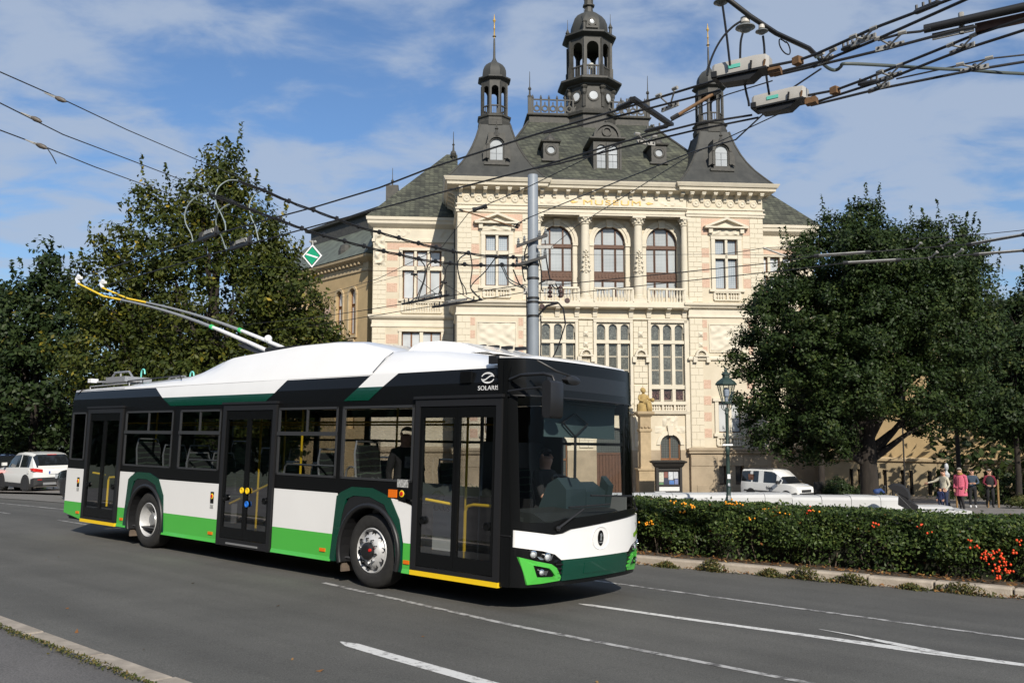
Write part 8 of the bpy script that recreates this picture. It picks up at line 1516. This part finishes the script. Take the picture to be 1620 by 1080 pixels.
for k in range(6): a, c = k * pi / 3, (k + 1) * pi / 3; ob('pane', MB().face([(.148 * cos(a), .148 * sin(a), 2.68), (.148 * cos(c), .148 * sin(c), 2.68), (.305 * cos(c), .305 * sin(c), 3.26), (.305 * cos(a), .305 * sin(a), 3.26)]), gl_clear, ln_)
ob('lantern_roof', MB().lathe([(.36, 3.25), (.37, 3.29), (.30, 3.38), (.17, 3.47), (.12, 3.5), (.12, 3.58), (.15, 3.6), (.15, 3.64), (.08, 3.68), (.05, 3.72), (.06, 3.76), (.02, 3.83)], 6), grn, LP, 25)
ob('bulb', MB().lathe([(.05, 2.7), (.05, 2.85), (.10, 2.88), (.11, 3.05), (.09, 3.15), (.02, 3.17)], 12), mat('milk_bulb', (.42, .47, .58), .3), ln_, 50)
# ---- notice board
NB = link('notice_board', None, label='black notice board with posters and a moulded roof before the museum', cat='notice board', loc=(10.05, 57.4, -2.95), rot=(0, 0, .09)); bw_ = mat('black_wood', (.016, .014, .012), .6); nb = MB()
nb.box(-.85, -.70, -.2, .2, 0, 2.25); nb.box(.70, .85, -.2, .2, 0, 2.25); nb.box(-.7, .7, -.15, .15, .55, .75); nb.box(-.7, .7, -.1, .1, .0, .2); nb.box(-.7, .7, -.02, .15, .75, 1.0); nb.box(-.7, .7, -.15, .15, 1.0, 1.1); nb.box(-.7, .7, -.1, .12, 1.98, 2.25); ob('frame', nb, bw_, NB)
ob('board_roof', MB().ring(-.85, .85, -.2, .2, [(0, 2.2), (.06, 2.28), (.10, 2.34), (.14, 2.46), (.26, 2.52), (.28, 2.6), (.1, 2.66)]), bw_, NB); ob('backing', MB().box(-.7, .7, .0, .1, 1.1, 1.98), mat('board_backing', (.035, .035, .04), .6), NB); ob('title_strip', MB().box(-.66, .66, -.17, -.15, .72, .98), mat('title_strip', (.62, .62, .6), .6), NB)
for i, (x0, x1, z0, z1, c) in enumerate(((-.62, -.32, 1.28, 1.9, (.6, .6, .5)), (-.30, -.05, 1.55, 1.92, (.25, .1, .08)), (0, .3, 1.42, 1.92, (.62, .66, .7)), (.33, .62, 1.5, 1.92, (.55, .58, .62)), (-.30, 0, 1.14, 1.5, (.03, .04, .08)), (.04, .36, 1.14, 1.38, (.08, .2, .5)), (.40, .62, 1.14, 1.46, (.2, .25, .45)), (-.62, -.34, 1.12, 1.25, (.12, .25, .12)))): ob('poster', MB().box(x0, x1, -.02, -.001, z0, z1), mat('poster_%d' % i, c, .5, var=.4, vs=9), NB)
# ---- seated sandstone statue on its pedestal
ST = link('statue', None, label='yellow sandstone seated figure on a tall pillar beside the bus windscreen', cat='statue', loc=(9.0, 60.45, -3.0), rot=(0, 0, .09)); sand = mat('yellow_sandstone', (.44, .31, .12), .9, var=.4, vs=3, bump=.4, bs=18); sand2 = mat('pale_sandstone', (.47, .36, .22), .9, var=.35, vs=1.5, bump=.3)
b = MB(); b.ring(-.5, .5, -.5, .5, [(.18, -.3), (.18, .3), (.12, .4), (.02, .5), (.02, 1.9), (.1, 1.95), (.1, 2.05)]); b.ring(-.36, .36, -.36, .36, [(.04, 2.0), (0, 2.2), (-.01, 4.5), (.06, 4.55), (.06, 4.7), (0, 4.75), (.0, 5.5), (.1, 5.6), (.22, 5.72), (.22, 5.85), (.1, 5.9)]); ob('pedestal', b, sand2, ST)
b = MB()
for k in range(3): b.lathe([(.01, 0), (.09, .06), (.1, .14), (.03, .2)], 8, (-.24 + .24 * k, -.4, 4.72))
ob('pedestal_rosette', b, sand2, ST, kind='stuff')
b = MB(); b.lathe([(.40, 0), (.40, .25), (.36, .5), (.30, .62), (.27, .8), (.28, 1.0), (.22, 1.15), (.08, 1.22), (.07, 1.28)], 14, (-.05, 0, 5.88), sy=.85); b.sphere((-.04, -.05, 7.30), .16, 12, 8, 1.2); b.sphere((-.08, .0, 7.36), .17, 10, 8)
b.tube(smooth_pts([(-.1, -.1, 6.45), (.16, -.3, 6.52), (.22, -.38, 6.2), (.24, -.34, 5.9)], 3), [.17] * 4 + [.13] * 4 + [.1] * 2, 8); b.tube(smooth_pts([(.05, -.1, 6.45), (.3, -.25, 6.5), (.38, -.3, 6.15), (.4, -.26, 5.9)], 3), [.16] * 4 + [.12] * 4 + [.1] * 2, 8)
b.tube(smooth_pts([(-.28, -.02, 6.98), (-.36, -.12, 6.7), (-.12, -.32, 6.56)], 3), [.1, .1, .09, .085, .075, .065, .06], 7); b.tube(smooth_pts([(.18, -.02, 6.98), (.32, -.1, 6.72), (.46, -.28, 6.72)], 3), [.1, .1, .09, .085, .075, .065, .06], 7); b.sphere((.52, -.3, 6.66), .15, 8, 6); b.prism([(-.45, 5.88), (.45, 5.88), (.4, 6.3), (-.42, 6.4)], -.1, .36)
ob('seated_figure', b, sand, ST, 60)
# ---- small things on the square
b = MB(); b.lathe([(.04, 0), (.035, 4.0), (.02, 8.5)], 8); o = ob('thin_mast', b, bw_, label='thin black mast behind the stroller', cat='mast', loc=(18.1, 41.2, gz(18.1, 41.2)))
for i, (x, y, h_) in enumerate(((17.7, 42.5, .62), (18.4, 43.2, .5), (20.6, 46.5, .6))): o = link('bollard', None, label=('short dark bollard left of the thin mast', 'short dark bollard right of the thin mast', 'short dark bollard beside the lady in white')[i], cat='bollard', group='dark bollards near the oak', loc=(x, y, gz(x, y))); ob('post', MB().lathe([(.07, 0), (.07, h_ + .3), (.05, h_ + .36)], 10), bw_, o); ob('cap', MB().lathe([(.08, h_ + .3), (.085, h_ + .34), (.04, h_ + .4)], 10), bw_, o)
for i, (x, y) in enumerate(((22.2, 41.8), (22.75, 41.9), (20.75, 41.8))): ob('wooden_stake', MB().lathe([(.045, 0), (.045, 1.25), (.01, 1.3)], 8), mat('stake_wood', (.30, .18, .07), .8, var=.3, vs=9), label=('pale wooden stake right of the two men', 'pale wooden stake furthest right', 'pale wooden stake left of the two men')[i], cat='stake', group='wooden tree stakes', loc=(x, y, gz(x, y)))
b = MB(); b.sphere((0, 0, .2), .2, 10, 8, .8); b.tube([(-.15, 0, .2), (.3, .1, .3), (.5, .1, .12)], [.12, .1, .06], 8); ob('blue_bag', b, mat('bag_blue', (.02, .05, .16), .7), None, 60, label='blue bag lying on the white wall left of the stroller', cat='bag', loc=(12.3, 30.2, -.43)).scale = (.55,) * 3
CH = link('chair', None, label='dark garden chair between the van and the clipped shrub', cat='chair', loc=(15.5, 45, gz(15.5, 45))); b = MB(); b.box(-.25, .25, -.25, .25, .42, .48); ob('seat', b, bw_, CH); ob('backrest', MB().box(-.25, .25, .22, .28, .48, 1.15), bw_, CH)
for x in (-.22, .22):
    for y in (-.22, .22): ob('leg', MB().box(x - .025, x + .025, y - .025, y + .025, 0, .42), bw_, CH)
# pale bust on a dark post
BU = link('bust', None, label='pale metal bust on a dark post under the trees', cat='statue', loc=(21.4, 44, gz(21.4, 44))); ob('post', MB().ring(-.12, .12, -.12, .12, [(.04, 0), (0, .1), (0, 1.35), (.05, 1.4)]), bw_, BU)
b = MB(); b.lathe([(.12, 1.4), (.22, 1.52), (.24, 1.62), (.12, 1.72), (.075, 1.78), (.08, 1.84)], 12); b.sphere((0, -.02, 2.0), .16, 12, 9, 1.2); b.tube([(0, -.16, 2.02), (0, -.2, 1.97), (0, -.16, 1.95)], [.02, .03, .02], 6); ob('head', b, mat('pale_metal', (.45, .46, .47), .5), BU, 60); BU.scale = (.62, .62, .95)
# stroller
SX = link('stroller', None, label='black folding hood stroller standing at the end of the white wall', cat='stroller', loc=(12.6, 28.5, gz(12.6, 28.5)), rot=(0, 0, -.4)); b = MB()
for q in (-.24, .24): b.tube([(-.45, q, 1.05), (-.2, q, .75), (.35, q, .15)], .018, 6); b.tube([(-.35, q, .15), (.15, q, .7)], .018, 6)
b.tube([(-.45, -.24, 1.05), (-.45, .24, 1.05)], .02, 6); ob('frame', b, plastic, SX)
b = MB(); b.loft([[(x, -.25, z0), (x + .03, -.25, z1), (x + .05, .25, z1), (x, .25, z0)] for x, z0, z1 in ((-.3, .55, 1.0), (-.05, .42, .72), (.25, .38, .5))]); ob('seat', b, blk, SX, 40)
b = MB(); b.loft([[(-.32 + r * cos(a), y, .82 + r * sin(a)) for a in [-.2 + 2.5 * k / 9 for k in range(10)]] for y, r in ((-.27, .34), (0, .40), (.27, .34))], cap=True, close=False); ob('hood', b, blk, SX, 60)
for x in (-.35, .35):
    for q in (-.26, .26): b = MB(); b.X = Matrix.Translation((x, q, .14)) @ Matrix.Rotation(pi / 2, 4, 'X'); b.lathe([(.04, -.02), (.13, -.025), (.14, 0), (.13, .025), (.04, .02)], 14); ob('wheel', b, rubber, SX, 40)
# people
pinkc = cloth('pink', (.62, .13, .20)); cr = cloth('cream', (.60, .56, .45)); den = cloth('jeans', (.025, .035, .075)); red = cloth('dark_red', (.16, .012, .03)); teal_c = cloth('slate_blue', (.05, .075, .11)); wsh = mat('white_shoe', (.6, .6, .6), .6); gry = cloth('dark_grey', (.03, .028, .03))
walk = dict(kl=(.10, -.12, .50), al=(.10, .02, .09), tl=(.11, -.15, .04), kr=(-.10, -.02, .5), ar=(-.10, .2, .12), tr=(-.11, .06, .04))
person('woman in a knee length pink coat and ochre scarf walking near the trees', {**walk, 'h0': (0, -.03, 1.56), 'h1': (0, -.07, 1.66), 'wr': (-.2, -.12, .9), 'pr': (-.18, -.17, .83)}, standX(18.95, 37.8, gz(18.95, 37.8), -.9, 1.03), pinkc, gry, shoe_m, hair_g, coat=(.62, pinkc, 1.05), scarf=cloth('ochre', (.35, .22, .06)), group=None, hairlen=.1)
person('woman in a cream jacket and jeans reaching out one arm beside the pink coat', dict(er=(-.36, -.16, 1.25), wr=(-.55, -.32, 1.18), pr=(-.62, -.37, 1.16), el=(.25, .05, 1.12), wl=(.2, -.1, .95), pl=(.17, -.15, .90), h1=(-.01, -.03, 1.68)), standX(18.15, 37.6, gz(18.15, 37.6), -1.2, .97), cr, den, shoe_m, hair_b, fat=1.25, hairlen=.05)
def bagx(o, j): b = MB(); b.box(.12, .32, .05, .2, .85, 1.15); ob('shoulder_bag', b, blk, o)
person('small child in navy clothes standing low in front of the cream jacket', dict(), standX(17.65, 36.9, gz(17.65, 36.9), -.9, .56), cloth('child_navy', (.015, .025, .09)), den, shoe_m, hair_d, fat=1.15)
person('man in a slate blue jacket with white trainers under the trees', dict(el=(.26, -.06, 1.15), wl=(.12, -.24, 1.12), pl=(.06, -.28, 1.14), er=(-.26, -.06, 1.15), wr=(-.12, -.24, 1.10), pr=(-.06, -.28, 1.12)), standX(21.35, 41.5, gz(21.35, 41.5), -.4, 1.), teal_c, blk, wsh, hair_d, group=None)
def vest(o, j): b = MB(); b.loft([[(rx * cos(2 * pi * i / 12), ry * sin(2 * pi * i / 12), z) for i in range(12)] for z, rx, ry in ((.92, .19, .15), (1.15, .185, .145), (1.36, .19, .14), (1.46, .10, .09))], cap=False); ob('vest', b, blk, o, 60)
person('man in a black vest over a dark red sweater under the trees', {**walk, 'el': (.27, -.02, 1.14), 'wl': (.16, -.22, 1.02), 'pl': (.10, -.27, 1.02), 'er': (-.27, -.02, 1.14), 'wr': (-.16, -.22, 1.02), 'pr': (-.1, -.27, 1.02)}, standX(22.05, 41.3, gz(22.05, 41.3), -.2, 1.0), red, blk, shoe_m, hair_g, extra=vest)
# birch trunk and post at the far left
o = ob('pale_trunk', MB().tube([(0, 0, -.3), (.02, 0, 1.5), (-.05, 0, 4)], [.3, .26, .22], 12), bark_p, None, 60, label='pale mottled tree trunk behind the dark blue car', cat='tree trunk', loc=(-25.0, 43.0, gz(-25, 43)))
